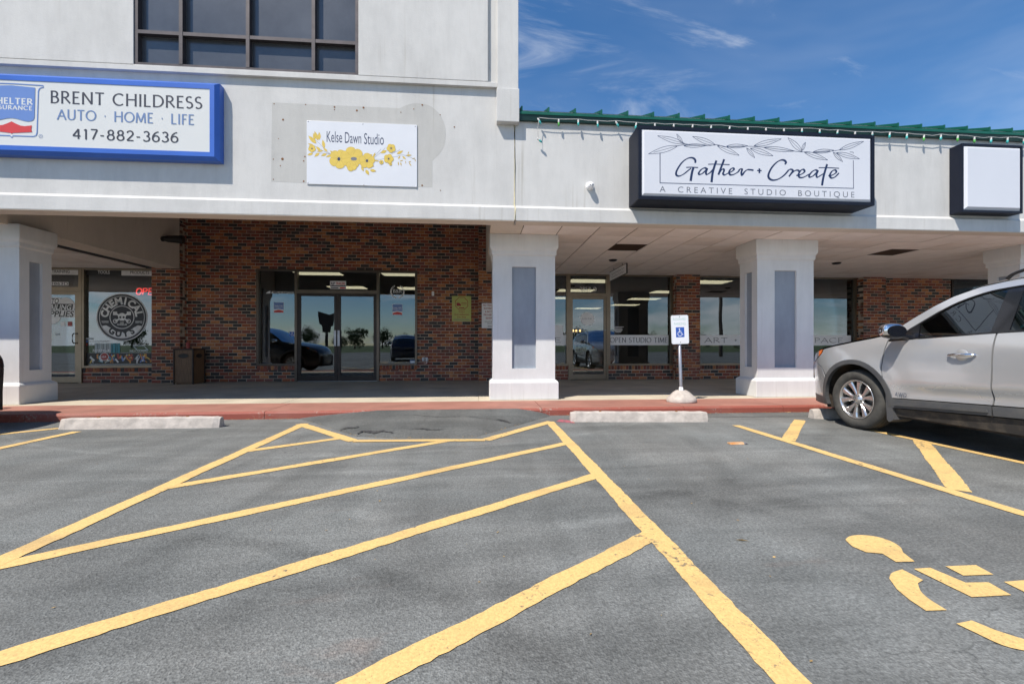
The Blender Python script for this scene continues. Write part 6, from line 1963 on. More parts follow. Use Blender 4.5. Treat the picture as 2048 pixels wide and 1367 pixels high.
def make_suv():
    root = empty('parked_car', (0, 0, 0))
    # ---- centre strip parts
    strip(0, 5, PAINT, 'front_bumper', root)
    strip(5, 10, PAINT, 'hood', root)
    strip(10, 15, GLASS_DK, 'windshield', root)
    strip(15, 21, PAINT, 'roof', root)
    strip(21, 23, GLASS_DK, 'rear_glass', root)
    strip(23, 27, PAINT, 'tailgate', root)
    ztop_ = [p for p in E_PTS]
    def E_at(s):   # hood line height
        return float(np.interp(s, [p[0] for p in E_PTS[4:17]], [p[1] for p in E_PTS[4:17]]))
    RA = 0.432
    for sd in (-1, 1):
        P_ = lambda poly, m, name, **k: panel(poly, sd, m=m, name=name, parent=root, **k)
        # bumper side
        P_([(-0.80, 0.24), (-0.87, 0.36), (-0.885, 0.55), (-0.87, 0.72), (-0.80, 0.80), (-0.70, 0.80), (-0.52, 0.73), (-0.44, 0.60)] + arch(0, RA + 0.05, 150, 183, 8) + [(-0.52, 0.24)], PAINT, 'bumper_side')
        P_([(-0.79, 0.235), (-0.855, 0.35), (-0.50, 0.345), (-0.48, 0.235)], CLAD, 'bumper_valance', off=0.006)
        # head lamp with amber corner
        P_([(-0.865, 0.74), (-0.80, 0.838), (-0.70, 0.905), (-0.60, 0.945), (-0.56, 0.925), (-0.60, 0.87), (-0.70, 0.81)], LENS, 'headlamp', off=0.004)
        P_([(-0.60, 0.945), (-0.505, 0.968), (-0.53, 0.915), (-0.60, 0.868)], AMBER, 'side_marker', off=0.005)
        # fender
        P_([(-0.52, 0.735), (-0.70, 0.805), (-0.59, 0.865), (-0.52, 0.915), (-0.49, 0.968), (-0.30, 1.009), (-0.03, 1.060), (0.20, 1.100), (0.37, 1.134), (0.395, 1.09), (0.375, 0.95), (0.36, 0.75), (0.40, 0.55), (0.44, 0.44)] + arch(0, RA + 0.05, 10, 148, 24), PAINT, 'fender')
        # wheel arch cladding
        for c in (0.0, WB):
            P_(arch(c, RA, -15, 195, 30) + arch(c, RA + 0.055, 195, -15, 30), CLAD, 'arch_trim', off=0.010, gap=0.0005, step=0.03, flange=0.05)
        # doors
        P_([(0.38, 0.95), (0.365, 0.75), (0.405, 0.55), (0.45, 0.435), (1.385, 0.482), (1.395, 0.80), (1.385, 1.128), (0.66, 1.082), (0.40, 1.062)], PAINT, 'front_door')
        P_([(1.393, 0.482), (2.06, 0.515)] + [(2.16, 0.60), (2.235, 0.72), (2.33, 0.82), (2.40, 0.95), (2.42, 1.17), (1.393, 1.128), (1.402, 0.80)], PAINT, 'rear_door')
        # door cladding and rocker
        P_([(0.47, 0.325), (1.39, 0.385), (1.385, 0.478), (0.45, 0.432)], CLAD, 'door_cladding', off=0.012)
        P_([(1.398, 0.385), (2.13, 0.425), (2.05, 0.512), (1.393, 0.478)], CLAD, 'door_cladding', off=0.012)
        P_([(0.50, 0.355), (1.37, 0.412), (1.36, 0.445), (0.54, 0.395)], CLAD, 'door_moulding', off=0.026)
        P_([(0.40, 0.235), (2.28, 0.255), (2.14, 0.422), (0.46, 0.322)], ROCK, 'rocker_panel', off=-0.012)
        # quarter panel and rear bumper
        P_(arch(WB, RA + 0.05, 172, -8, 26) + [(3.20, 0.26), (3.50, 0.25), (3.64, 0.50), (3.645, 0.75), (3.60, 0.92), (3.46, 1.19), (2.428, 1.175), (2.408, 0.95), (2.338, 0.815), (2.24, 0.72)][0:], PAINT, 'quarter_panel')
        P_([(3.40, 0.92), (3.61, 0.90), (3.55, 1.07), (3.44, 1.20), (3.36, 1.18)], REDLENS, 'tail_lamp', off=0.006)
        # window band: pillars and roof rail
        top = [(0.395, 1.152), (0.44, 1.195), (0.60, 1.318), (0.76, 1.428), (0.91, 1.511), (1.11, 1.579), (1.37, 1.616), (1.75, 1.631), (2.2, 1.626), (2.65, 1.60), (3.05, 1.55), (3.26, 1.482)]
        low_ = [(3.14, 1.44), (2.9, 1.50), (2.6, 1.535), (2.2, 1.560), (1.75, 1.566), (1.40, 1.552), (1.16, 1.518), (0.97, 1.452), (0.82, 1.366), (0.66, 1.25), (0.56, 1.175), (0.47, 1.115), (0.40, 1.085)]
        P_(top + low_, PAINT, 'roof_rail', gap=0.001)
        P_([(0.47, 1.108), (0.56, 1.168), (0.675, 1.252), (0.715, 1.10), (0.64, 1.088), (0.42, 1.072)], TRIM, 'sail_panel', off=-0.006)
        P_([(0.725, 1.102), (1.335, 1.140), (1.345, 1.537), (1.16, 1.508), (0.975, 1.442), (0.83, 1.358), (0.69, 1.262)], GLASS_DK, 'window_pane', off=-0.008, gap=0.0, flange=0)
        P_([(1.335, 1.138), (1.47, 1.146), (1.46, 1.553), (1.345, 1.546)], TRIM, 'door_pillar', off=-0.004, gap=0.0)
        P_([(1.472, 1.146), (2.34, 1.185), (2.42, 1.30), (2.34, 1.53), (2.1, 1.553), (1.75, 1.560), (1.462, 1.552)], GLASS_DK, 'window_pane', off=-0.008, gap=0.0, flange=0)
        P_([(2.345, 1.183), (2.42, 1.188), (2.50, 1.30), (2.43, 1.53), (2.345, 1.535), (2.425, 1.30)], TRIM, 'door_pillar', off=-0.004, gap=0.0)
        P_([(2.425, 1.188), (3.05, 1.225), (3.10, 1.43), (2.9, 1.485), (2.6, 1.522), (2.44, 1.533), (2.51, 1.30)], GLASS_DK, 'window_pane', off=-0.008, gap=0.0, flange=0)
        P_([(2.43, 1.178), (3.46, 1.195), (3.30, 1.46), (3.26, 1.478), (3.13, 1.442), (3.055, 1.222)], PAINT, 'rear_pillar', gap=0.001)
        P_([(0.42, 1.066), (0.66, 1.084), (1.39, 1.131), (2.42, 1.176), (2.42, 1.188), (1.39, 1.145), (0.70, 1.100), (0.42, 1.074)], TRIM, 'belt_moulding', off=0.005, gap=0.0, flange=0.02)
        # window frame seal
        q = MB()
        seal = [(0.69, 1.255), (0.83, 1.358), (0.975, 1.443), (1.16, 1.510), (1.345, 1.540), (1.75, 1.562), (2.2, 1.556), (2.6, 1.528)]
        q.tube([(s, sd * (hw(s, z) + 0.001), z) for s, z in spline(seal, 4)], 0.008, 6); q.build('window_seal', TRIM, root)
        # door handles
        for hs_, hz_ in ((1.16, 0.925), (2.10, 0.965)):
            yb = hw(hs_, hz_)
            h_ = empty('door_handle', (hs_, sd * yb, hz_)); h_.parent = root
            q = MB(); q.tube([(-0.115, sd * 0.004, -0.004), (-0.095, sd * 0.026, 0.0), (-0.04, sd * 0.038, 0.003), (0.04, sd * 0.038, 0.004), (0.095, sd * 0.026, 0.006), (0.115, sd * 0.004, 0.006)], [0.009, 0.013, 0.015, 0.015, 0.013, 0.009], 10); q.build('grip', CHROME, h_)
            q = MB(); q.lathe([(0.056, sd * 0.0025), (0.052, sd * 0.0055), (0.0, sd * 0.0045)], (0, 0, 0), 'Y', 24); q.build('cup', PAINT, h_)
        # mirror
        mr = empty('wing_mirror', (0.60, sd * 0.90, 1.115)); mr.parent = root
        bm = bmesh.new(); bmesh.ops.create_uvsphere(bm, u_segments=24, v_segments=14, radius=1.0)
        for v in bm.verts:
            x, y, z = v.co
            x2 = math.copysign(abs(x) ** 0.6, x); y2 = math.copysign(abs(y) ** 0.72, y); z2 = math.copysign(abs(z) ** 0.72, z)
            v.co = Vector((-0.01 + (0.09 * x2 if x2 < 0 else 0.045 * x2), sd * 0.125 + 0.125 * y2, 0.055 + 0.082 * z2 + 0.012 * sd * y2 * 0.5))
        me = bpy.data.meshes.new('housing'); bm.to_mesh(me); bm.free()
        me.materials.append(CHROME); me.materials.append(TRIM)
        for p in me.polygons:
            p.use_smooth = True
            if p.center.z < 0.012: p.material_index = 1
        put('housing', me, mr)
        q = MB(); q.add([(0.037, sd * (0.125 + 0.108 * math.cos(R(t))), 0.055 + 0.066 * math.sin(R(t)) * (1 if abs(math.sin(R(t))) < 0.9 else 0.95)) for t in range(0, 360, 15)], [tuple(range(24))]); q.build('mirror_glass', RIMDK if False else TRIM, mr)
        q = MB(); q.tube([(0.02, -sd * 0.05, -0.02), (0.01, sd * 0.03, 0.0), (0.0, sd * 0.10, 0.02)], [0.03, 0.026, 0.024], 10); q.build('arm', TRIM, mr)
        # mud flap
        for s0, z1 in ((0.40, 0.50), (WB + 0.42, 0.48)):
            q = MB()
            q.prism([(s0 + 0.0, z1), (s0 + 0.045, z1 - 0.01), (s0 + 0.10, 0.20), (s0 + 0.045, 0.165), (s0 + 0.02, 0.19)], sd * 0.70 if sd > 0 else -0.925, sd * 0.925 if sd > 0 else -0.70, 'Y')
            q.build('mud_flap', CLAD, root)
        # wheel well liner
        q = MB()
        for c in (0.0, WB):
            ring = arch(c, 0.46, -20, 200, 20)
            v = [(s, sd * 0.89, z) for s, z in ring] + [(s, sd * 0.55, z) for s, z in ring]
            n = len(ring)
            q.add(v, [(i, i + 1, n + i + 1, n + i) for i in range(n - 1)])
            q.add([(c, sd * 0.56, 0.36)] + [(s, sd * 0.56, z) for s, z in ring], [(0, i + 1, i + 2) for i in range(n - 1)])
        q.build('wheel_well', WELL, root)
        # roof rack bar
        q = MB()
        pts = [(1.30, 0.64, 1.63), (1.42, 0.635, 1.69), (1.9, 0.63, 1.715), (2.5, 0.625, 1.695), (2.85, 0.63, 1.65), (2.95, 0.64, 1.59)]
        q.tube([(a, sd * b_, c) for a, b_, c in spline(pts, 5)], 0.016, 8); q.build('roof_bar', TRIM, root)
        make_wheel(root, 0.0, sd); make_wheel(root, WB, sd)
        # letters on the door
        v, f = text_geo('AWD', 0.03, 0.2, 1.15)
        x0 = min(p[0] for p in v); x1 = max(p[0] for p in v); k = 0.135 / (x1 - x0)
        q = MB()
        q.add([(0.50 + (p[0] - x0) * k if sd < 0 else 0.635 - (p[0] - x0) * k, sd * (hw(0.54, 0.485) + 0.006), 0.458 + p[1] * 0.047 / CAP) for p in v], f)
        q.build('badge', GREYINK, root)
    # grille, lower intake, badge bar, plate, interior, light block in the underside
    q = MB(); 
    rows = [(-0.985, 0.60), (-0.985, 0.66), (-0.97, 0.72), (-0.93, 0.78)]
    v = []
    for s, z in rows:
        for k in range(13):
            u = -1 + k / 6
            v.append((s + 0.06 * abs(u) ** 2.5 - 0.03, 0.42 * u, z))
    q.add(v, [(r_ * 13 + k, r_ * 13 + k + 1, r_ * 13 + k + 14, r_ * 13 + k + 13) for r_ in range(3) for k in range(12)])
    q.build('grille', TRIM, root)
    q = MB(); q.tube([(-1.02 + 0.06 * abs(u) ** 2.5, 0.45 * u, 0.70) for u in np.linspace(-1, 1, 13)], 0.012, 6); q.tube([(-1.0 + 0.06 * abs(u) ** 2.5, 0.43 * u, 0.775) for u in np.linspace(-1, 1, 13)], 0.010, 6); q.build('grille_bar', CHROME, root)
    q = MB(); q.box(-0.97, 3.4, -0.60, 0.60, 0.22, 0.62, 0); q.box(0.50, 2.15, -0.84, 0.84, 0.225, 0.50); q.box(-0.35, 0.35, -0.60, 0.60, 0.5, 0.95)  # plain dark boxes added inside the body shell to block light
    q.build('underbody_light_block', WELL, root)
    q = MB(); q.box(0.30, 0.95, -0.72, 0.72, 0.85, 1.06, 0, 0.05); q.build('dashboard', SEAT, root)
    for yy in (-0.38, 0.38):
        q = MB(); q.box(1.15, 1.65, yy - 0.25, yy + 0.25, 0.55, 0.78, 0, 0.05); q.add(*rot_box(1.72, yy, 1.03, 0.09, 0.24, 0.34, 0.24)); q.box(1.80, 1.90, yy - 0.13, yy + 0.13, 1.36, 1.53, 0, 0.04)
        q.build('seat', SEAT, root)
    q = MB(); q.box(2.5, 2.62, -0.62, 0.62, 0.62, 1.30, 0, 0.05); q.build('rear_bench', SEAT, root)
    q = MB()
    ring = [(0.0, 0.185 * math.cos(2 * math.pi * i / 24), 0.185 * math.sin(2 * math.pi * i / 24)) for i in range(25)]
    M = Matrix.Translation((1.02, -0.38, 1.02)) @ Matrix.Rotation(R(-25), 4, 'Y')
    q.tube([M @ Vector(p) for p in ring], 0.016, 8, cap=False); q.tube([M @ Vector((0, -0.17, 0)), M @ Vector((0, 0.17, 0))], 0.02, 6); q.build('steering_wheel', SEAT, root)
    return root
def rot_box(cx, cy, cz, hx, hy, hz, ang):
    q = MB(); q.box(-hx, hx, -hy, hy, -hz, hz, 0, 0.05)
    M = Matrix.Translation((cx, cy, cz)) @ Matrix.Rotation(ang, 4, 'Y')
    return [tuple(M @ Vector(p)) for p in q.v], q.f
def copy_tree(o, parent=None, swap=None):
    c = o.copy(); COL.objects.link(c); c.parent = parent
    if swap and c.type == 'MESH':
        for sl in c.material_slots:
            if sl.material == swap[0]:
                sl.link = 'OBJECT'; sl.material = swap[1]
    for ch in list(o.children): copy_tree(ch, c, swap)
    return c
suv = make_suv()
suv.location = (5.49, 4.84, 0); suv.rotation_euler = (0, 0, R(-90))
tag(suv, 'silver all wheel drive sport utility car parked nose to the kerb at right', 'car', 'parked cars')
c2 = copy_tree(suv, None, (PAINT, PAINT_DK)); c2.location = (-6.83, 5.13, 0); c2.rotation_euler = (0, 0, R(180))
tag(c2, 'black car standing along the kerb, only its bumper showing at the left edge', 'car', 'parked cars')
c3 = copy_tree(suv, None, (PAINT, PAINT_BL)); c3.location = (-5.2, -8.5, 0); c3.rotation_euler = (0, 0, R(80))
tag(c3, 'dark blue car seen as a reflection in the double doors', 'car', 'parked cars')
c4 = copy_tree(suv, None, (PAINT, PAINT_WH)); c4.location = (7.4, -8.0, 0); c4.rotation_euler = (0, 0, R(95))
tag(c4, 'white car seen as a reflection in the studio windows', 'car', 'parked cars')
# ================================================================== SMALL THINGS ON AND AROUND THE BUILDING
# reserved parking sign on a concrete foot
hp = gp(1363, 803, ZK)
ps = empty('reserved_parking_sign', (hp[0], hp[1], ZK), 'white reserved parking sign on a leaning metal post in a concrete foot', 'parking sign')
ps.rotation_euler = (0, R(-2.2), R(3))
q = MB(); q.lathe([(0.0, 0.0), (0.228, 0.0), (0.232, 0.02), (0.228, 0.055), (0.21, 0.075), (0.13, 0.155), (0.085, 0.185), (0.0, 0.187)], (0, 0, 0), 'Z', 36)
ft = q.build('concrete_foot', CONC_STOP, ps)
q = MB(); q.lathe([(0.033, 0.17), (0.033, 0.235), (0.027, 0.24)], (0, 0, 0), 'Z', 16); q.build('sleeve', WHITE, ps)
q = MB(); q.lathe([(0.026, 0.23), (0.026, 1.40), (0.0, 1.40)], (0, 0, 0), 'Z', 16); q.build('post', GALV, ps)
sx_, sz0_, sz1_ = 0.148, 0.935, 1.40
q = MB()
pl = [(-sx_ + 0.02, sz0_), (sx_ - 0.02, sz0_), (sx_, sz0_ + 0.02), (sx_, sz1_ - 0.02), (sx_ - 0.02, sz1_), (-sx_ + 0.02, sz1_), (-sx_, sz1_ - 0.02), (-sx_, sz0_ + 0.02)]
q.prism([(x, z) for x, z in pl], -0.034, -0.029, 'Y'); q.build('plate', WHITE, ps)
P = Flat(-0.0345, 0.0003)
pb = [(x * 0.94, (sz0_ + sz1_) / 2 + (z - (sz0_ + sz1_) / 2) * 0.96) for x, z in pl]
P.ribbon(pb, 0.003, 2, True)
P.text('RESERVED', 0, 1.315, 0.040, 0.225, 'C', bold=0.01, mi=2); P.text('PARKING', 0, 1.240, 0.040, 0.20, 'C', bold=0.01, mi=2)
P.rect(-0.072, 0.072, 1.045, 1.205, 1); wheelchair(P, -0.07, 1.055, 0.142, 0)
P.disc(0, 1.375, 0.007, None, 3, 10); P.disc(0, 0.963, 0.007, None, 3, 10)
P.build('sign_print', [WHITE, HCBLUE, FADEGREEN, BLACK], ps)

# litter bin: square laminate cabinet standing corner-on
bx, by = wx(386, 10.52), 10.52
hh = 0.21
tb = empty('litter_bin', (bx - hh, by + hh, ZK), 'brown woodgrain litter bin with two oval openings by the brick pillar', 'litter bin')
q = MB(); q.box(-hh, hh, -hh, hh, 0.03, 0.80, 0, 0.012); q.box(-hh + 0.03, hh - 0.03, -hh + 0.03, hh - 0.03, 0, 0.03); q.build('body', WOODGRAIN, tb)
q = MB()
for sx in (-1, 1):
    for sy in (-1, 1): q.box(sx * hh - 0.016, sx * hh + 0.016, sy * hh - 0.016, sy * hh + 0.016, 0.0, 0.81, 0, 0.005)
q.box(-hh - 0.014, hh + 0.014, -hh - 0.014, hh + 0.014, 0.80, 0.835, 0, 0.008); q.build('trim', BRONZE_DK, tb)
def oval(n=20): return [(0.115 * math.cos(2 * math.pi * i / n), 0.665 + 0.055 * math.sin(2 * math.pi * i / n)) for i in range(n)]
q = MB(); q.add([(u, -hh - 0.003, w) for u, w in oval()], [tuple(range(20))]); q.add([(hh + 0.003, u, w) for u, w in oval()], [tuple(range(20))]); q.build('opening', BLACK, tb)
q = MB(); q.tube([(0.0 + 0.12 * math.cos(2 * math.pi * i / 20), -hh - 0.004, 0.665 + 0.06 * math.sin(2 * math.pi * i / 20)) for i in range(21)], 0.007, 6); q.tube([(hh + 0.004, 0.12 * math.cos(2 * math.pi * i / 20), 0.665 + 0.06 * math.sin(2 * math.pi * i / 20)) for i in range(21)], 0.007, 6); q.build('opening_rim', WOODGRAIN, tb)
q = MB(); q.lathe([(0.032, 0.0), (0.045, 0.14), (0.047, 0.145), (0.0, 0.15)], (bx - 0.25, by + 0.22, ZK + 0.836), 'Z', 16); q.lathe([(0.004, 0.14), (0.004, 0.24)], (bx - 0.245, by + 0.22, ZK + 0.836), 'Z', 8)
tag(q.build('paper_cup', mat('red_paper', (0.35, 0.07, 0.06), 0.6)), 'red drink cup with straw left on top of the litter bin', 'cup')

# notices on the brick wall
YN = YW - 0.012
(xa, za), (xb, zb) = wp(904, 642, YN), wp(942.3, 592, YN)
nt_ = empty('surveillance_notice', (0, 0, 0), 'yellow green video surveillance notice on the brick porch wall', 'notice')
box_obj('plate', xa, xb, YN - 0.004, YN, za, zb, NOTICE, nt_)
P = Flat(YN - 0.0045)
cx, cz = (xa + xb) / 2, za + (zb - za) * 0.70; r_ = (xb - xa) * 0.35
oc = [(cx + r_ * math.cos(R(22.5 + 45 * i)), cz + r_ * math.sin(R(22.5 + 45 * i))) for i in range(8)]
P.ribbon(oc, 0.014, 0, True)
P.poly([(cx - r_ * 0.75, cz - 0.06), (cx - r_ * 0.1, cz - 0.06), (cx - r_ * 0.1, cz - 0.02), (cx - r_ * 0.35, cz + 0.02), (cx - r_ * 0.75, cz + 0.02)], 0)
P.rect(cx - r_ * 0.05, cx + r_ * 0.75, cz + 0.005, cz + 0.02, 0); P.rect(cx - r_ * 0.05, cx + r_ * 0.75, cz - 0.028, cz - 0.018, 0); P.rect(cx - r_ * 0.4, cx + r_ * 0.4, cz - 0.125, cz - 0.10, 0)
for k, wd in enumerate(('Video', 'Surveillance', 'On-Site')):
    P.text(wd, cx, za + (zb - za) * (0.345 - 0.105 * k), 0.042, (xb - xa) * (0.32, 0.74, 0.46)[k], 'C', bold=0.012, mi=0)
P.rect(xa + 0.05, xb - 0.05, za + 0.055, za + 0.062, 1); P.rect(xa + 0.03, xb - 0.03, za + 0.025, za + 0.035, 1)
P.build('notice_print', [REDINK, GREYINK], nt_)
YN2 = YP - 0.012
(xa, za), (_, zb) = wp(963.5, 656, YN2), wp(963.5, 606, YN2)
xb = xa + 0.50
n2 = empty('trespass_notice', (0, 0, 0), 'white no trespassing notice half hidden behind the middle column', 'notice')
box_obj('plate', xa, xb, YN2 - 0.004, YN2, za, zb, WHITE, n2)
P = Flat(YN2 - 0.0045); H_ = zb - za
for k, wd in enumerate(('NO TRESPASSING', 'SKATEBOARDING', '& BICYCLING', 'PROHIBITED ON', 'SIDEWALKS')):
    P.text(wd, (xa + xb) / 2, zb - H_ * (0.115 + 0.128 * k), 0.043, 0.40 * (1.08, 1.0, 0.82, 0.98, 0.75)[k], 'C', bold=0.012, mi=0)
for k, wd in enumerate(('VIOLATORS WILL BE', 'PROSECUTED')):
    P.text(wd, (xa + xb) / 2, zb - H_ * (0.755 + 0.075 * k), 0.022, 0.36 * (1.0, 0.6)[k], 'C', bold=0.01, mi=1)
P.rect(xa + 0.15, xb - 0.15, za + 0.04, za + 0.055, 1)
P.build('notice_print', [REDINK, INK], n2)
# little white box and outlet on the brick wall
x, z = wp(866, 587, YW); q = MB(); q.box(x - 0.03, x + 0.03, YW - 0.035, YW, z - 0.055, z + 0.055, 0, 0.006); tag(q.build('doorbell_box', WHITE), 'small white box on the brick right of the double doors', 'wall box')
x, z = wp(850, 718, YW)
ou = empty('wall_outlet', (x, YW, z), 'grey weatherproof outlet low on the brick right of the double doors', 'outlet')
q = MB(); q.box(-0.075, 0.075, -0.03, 0.0, -0.05, 0.05, 0, 0.01); q.lathe([(0.0, -0.055), (0.03, -0.05), (0.034, -0.03)], (0.0, 0, 0.0), 'Y', 16); q.build('cover', GALV, ou)
q = MB(); q.tube([(0.05, -0.02, -0.04), (0.055, -0.05, -0.09), (0.02, -0.03, -0.11)], 0.01, 6); q.build('conduit', WHITE, ou)
# black flood lamp on the beam
flx, fly, flz = -7.205, 10.3, wz(330, 478, 10.3)
fl_ = empty('flood_lamp', (flx, fly, flz), 'black flood lamp fixed to the beam above the brick pillar', 'flood lamp')
q = MB(); q.lathe([(0.0, 0.0), (0.055, 0.0), (0.055, 0.03), (0.03, 0.035)], (0, 0, 0), 'X', 20); q.build('mount', BLACK, fl_)
q = MB(); q.tube([(0.03, 0, 0), (0.09, -0.02, 0.0)], 0.015, 8); q.tube([(0.07, -0.05, 0.0), (0.11, 0.02, 0.01), (0.36, 0.10, 0.02), (0.40, 0.11, 0.02)], [0.05, 0.075, 0.095, 0.095], 16); q.build('head', BLACK, fl_)
# dome camera
x, z = wp(1180, 372, YFW - 0.02)
dc = empty('dome_camera', (x, YFW, z), 'small white dome camera on the stucco left of the studio sign', 'camera')
q = MB(); q.lathe([(0.062, 0.0), (0.062, -0.018), (0.055, -0.03), (0.042, -0.04)], (0, 0, 0), 'Y', 26); q.build('base', WHITE, dc)
q = MB(); q.lathe([(0.044, -0.035), (0.048, -0.06), (0.045, -0.085), (0.03, -0.105), (0.0, -0.11)], (0, 0, -0.006), 'Y', 26); q.build('eyeball', WHITE, dc)
q = MB()
for s_ in (-1, 1): q.lathe([(0.0, -0.108), (0.012, -0.107), (0.013, -0.10)], (s_ * 0.017, -0.0, -0.008), 'Y', 12)
q.build('lens', BLACK, dc)

# string of festive bulbs under the eave
TEALB = mat('teal_bulb', (0.05, 0.38, 0.36), 0.2, coat=0.4); GREENB = mat('green_bulb', (0.10, 0.40, 0.08), 0.2, coat=0.4)
SOCK = mat('bulb_socket', (0.55, 0.54, 0.52), 0.5)
stg = empty('string_lights', (0, 0, 0), 'string of unlit teal bulbs hanging along the green roof edge', 'string lights')
q = MB()
bulb = MB(); bulb.lathe([(0.0, -0.062), (0.006, -0.058), (0.014, -0.045), (0.017, -0.028), (0.015, -0.008), (0.011, 0.0)], (0, 0, 0), 'Z', 10)
bulb_m = bulb.mesh('bulb', TEALB)
bulb2 = MB(); bulb2.lathe([(0.0, -0.062), (0.006, -0.058), (0.014, -0.045), (0.017, -0.028), (0.015, -0.008), (0.011, 0.0)], (0, 0, 0), 'Z', 10)
bulb_g = bulb2.mesh('bulb', GREENB)
so = MB(); so.lathe([(0.013, -0.004), (0.014, 0.03), (0.009, 0.042), (0.0, 0.044)], (0, 0, 0), 'Z', 10)
sock_m = so.mesh('socket', SOCK)
yb_ = YFW - 0.072
wire = []
xk, k = XT + 0.36, 0
while xk < 15.5:
    z_ = ZE + 0.01 + random.uniform(-0.012, 0.008)
    o = put('bulb', bulb_g if (k in (1, 24) or random.random() < 0.05) else bulb_m, stg); o.location = (xk, yb_, z_ - 0.02)
    o.rotation_euler = (random.uniform(-0.1, 0.1), random.uniform(-0.15, 0.15) if k not in (0, 4) else -0.55, 0)
    s2 = put('socket', sock_m, o)
    wire += [(xk, yb_ - 0.006, z_ + 0.022), (xk + 0.15, yb_ - 0.006, z_ + random.uniform(0.005, 0.03))]
    xk += 0.298; k += 1
q.tube([Vector(p) for p in wire], 0.0045, 5, cap=False)
q.tube([(XT + 0.36, yb_, ZE + 0.02), (XT + 0.34, yb_, ZE - 0.12), (XT + 0.345, yb_ - 0.004, ZE - 0.30)], 0.004, 5)
q.build('wire', SOCK, stg)
for dz_, rr2 in ((-0.30, 0.9),):
    o = put('bulb', bulb_m, stg); o.location = (XT + 0.36, yb_, ZE + dz_); o.rotation_euler = (0, -rr2, 0); put('socket', sock_m, o)

# ---- litter and leaves
rnd = random.Random(3)
LEAFM = mat('dry_leaves', (0.42, 0.27, 0.10), 0.8, var=0.4, scale=40)
lm = MB()
def leafbit(x, y, z, s):
    a = rnd.uniform(0, 6.28); t = rnd.uniform(-0.5, 0.5)
    d = Vector((math.cos(a), math.sin(a), t * 0.5)) * s; n_ = Vector((-math.sin(a), math.cos(a), rnd.uniform(-0.3, 0.5))) * s * 0.5
    c = Vector((x, y, z + s * 0.35))
    lm.add([c - d, c + n_, c + d, c - n_], [(0, 1, 2, 3)])
for k in range(900):
    x = rnd.uniform(-6.2, 7.0)
    if -1.75 < x < 0.72 and rnd.random() < 0.9: continue
    leafbit(x, YK - abs(rnd.gauss(0, 0.018)) - 0.006, 0.002, rnd.uniform(0.004, 0.013))
for k in range(190):
    t = rnd.random()
    x = float(np.interp(t, [0, 1], [x0r + 0.05, x1r - 0.02])); y = float(np.interp(x, fx, fy)) + rnd.uniform(-0.02, 0.02)
    leafbit(x, y, 0.004, rnd.uniform(0.003, 0.010))
for k in range(130):
    leafbit(rnd.uniform(-6, 6), rnd.uniform(1.2, 5.9), 0.002, rnd.uniform(0.003, 0.009))
for k in range(40): leafbit(rnd.uniform(1.2, 3.1), 5.56 - rnd.random() * 0.03, 0.002, rnd.uniform(0.004, 0.011))
o = lm.build('leaf_litter', LEAFM); tag(o, 'dry leaf crumbs scattered along the kerb and asphalt', 'leaves', kind='stuff')
wr = gp(1474, 887.5)
q = MB(); L_ = 0.085
q.add([(-L_, -0.035, 0.0), (L_ * 0.7, -0.03, 0.0), (L_ * 0.75, 0.03, 0.0), (-L_, 0.038, 0.0), (-L_, -0.03, 0.012), (L_ * 0.7, -0.024, 0.02), (L_ * 0.75, 0.026, 0.016), (-L_, 0.03, 0.010)], [(0, 1, 5, 4), (1, 2, 6, 5), (2, 3, 7, 6), (3, 0, 4, 7), (4, 5, 6, 7)], 0)
q.add([(L_ * 0.72, -0.03, 0.001), (L_ * 1.3, -0.02, 0.012), (L_ * 1.25, 0.02, 0.006), (L_ * 0.75, 0.03, 0.016)], [(0, 1, 2, 3)], 1)
o = q.build('litter_wrapper', [mat('orange_wrapper', (0.62, 0.24, 0.06), 0.4, col2=(0.7, 0.5, 0.3), scale=20), GALV]); o.location = (wr[0], wr[1], 0.003); o.rotation_euler = (0, 0, R(-4))
tag(o, 'flattened orange wrapper lying on the asphalt left of the car', 'litter')
lf = gp(1484, 1082); q = MB(); q.add([(-0.03, 0.012, 0.002), (0.0, -0.002, 0.01), (0.035, -0.012, 0.003), (0.005, 0.010, 0.004)], [(0, 1, 2, 3)])
o = q.build('dry_leaf', LEAFM); o.location = (lf[0], lf[1], 0.003); tag(o, 'single curled dry leaf on the open asphalt', 'leaf')

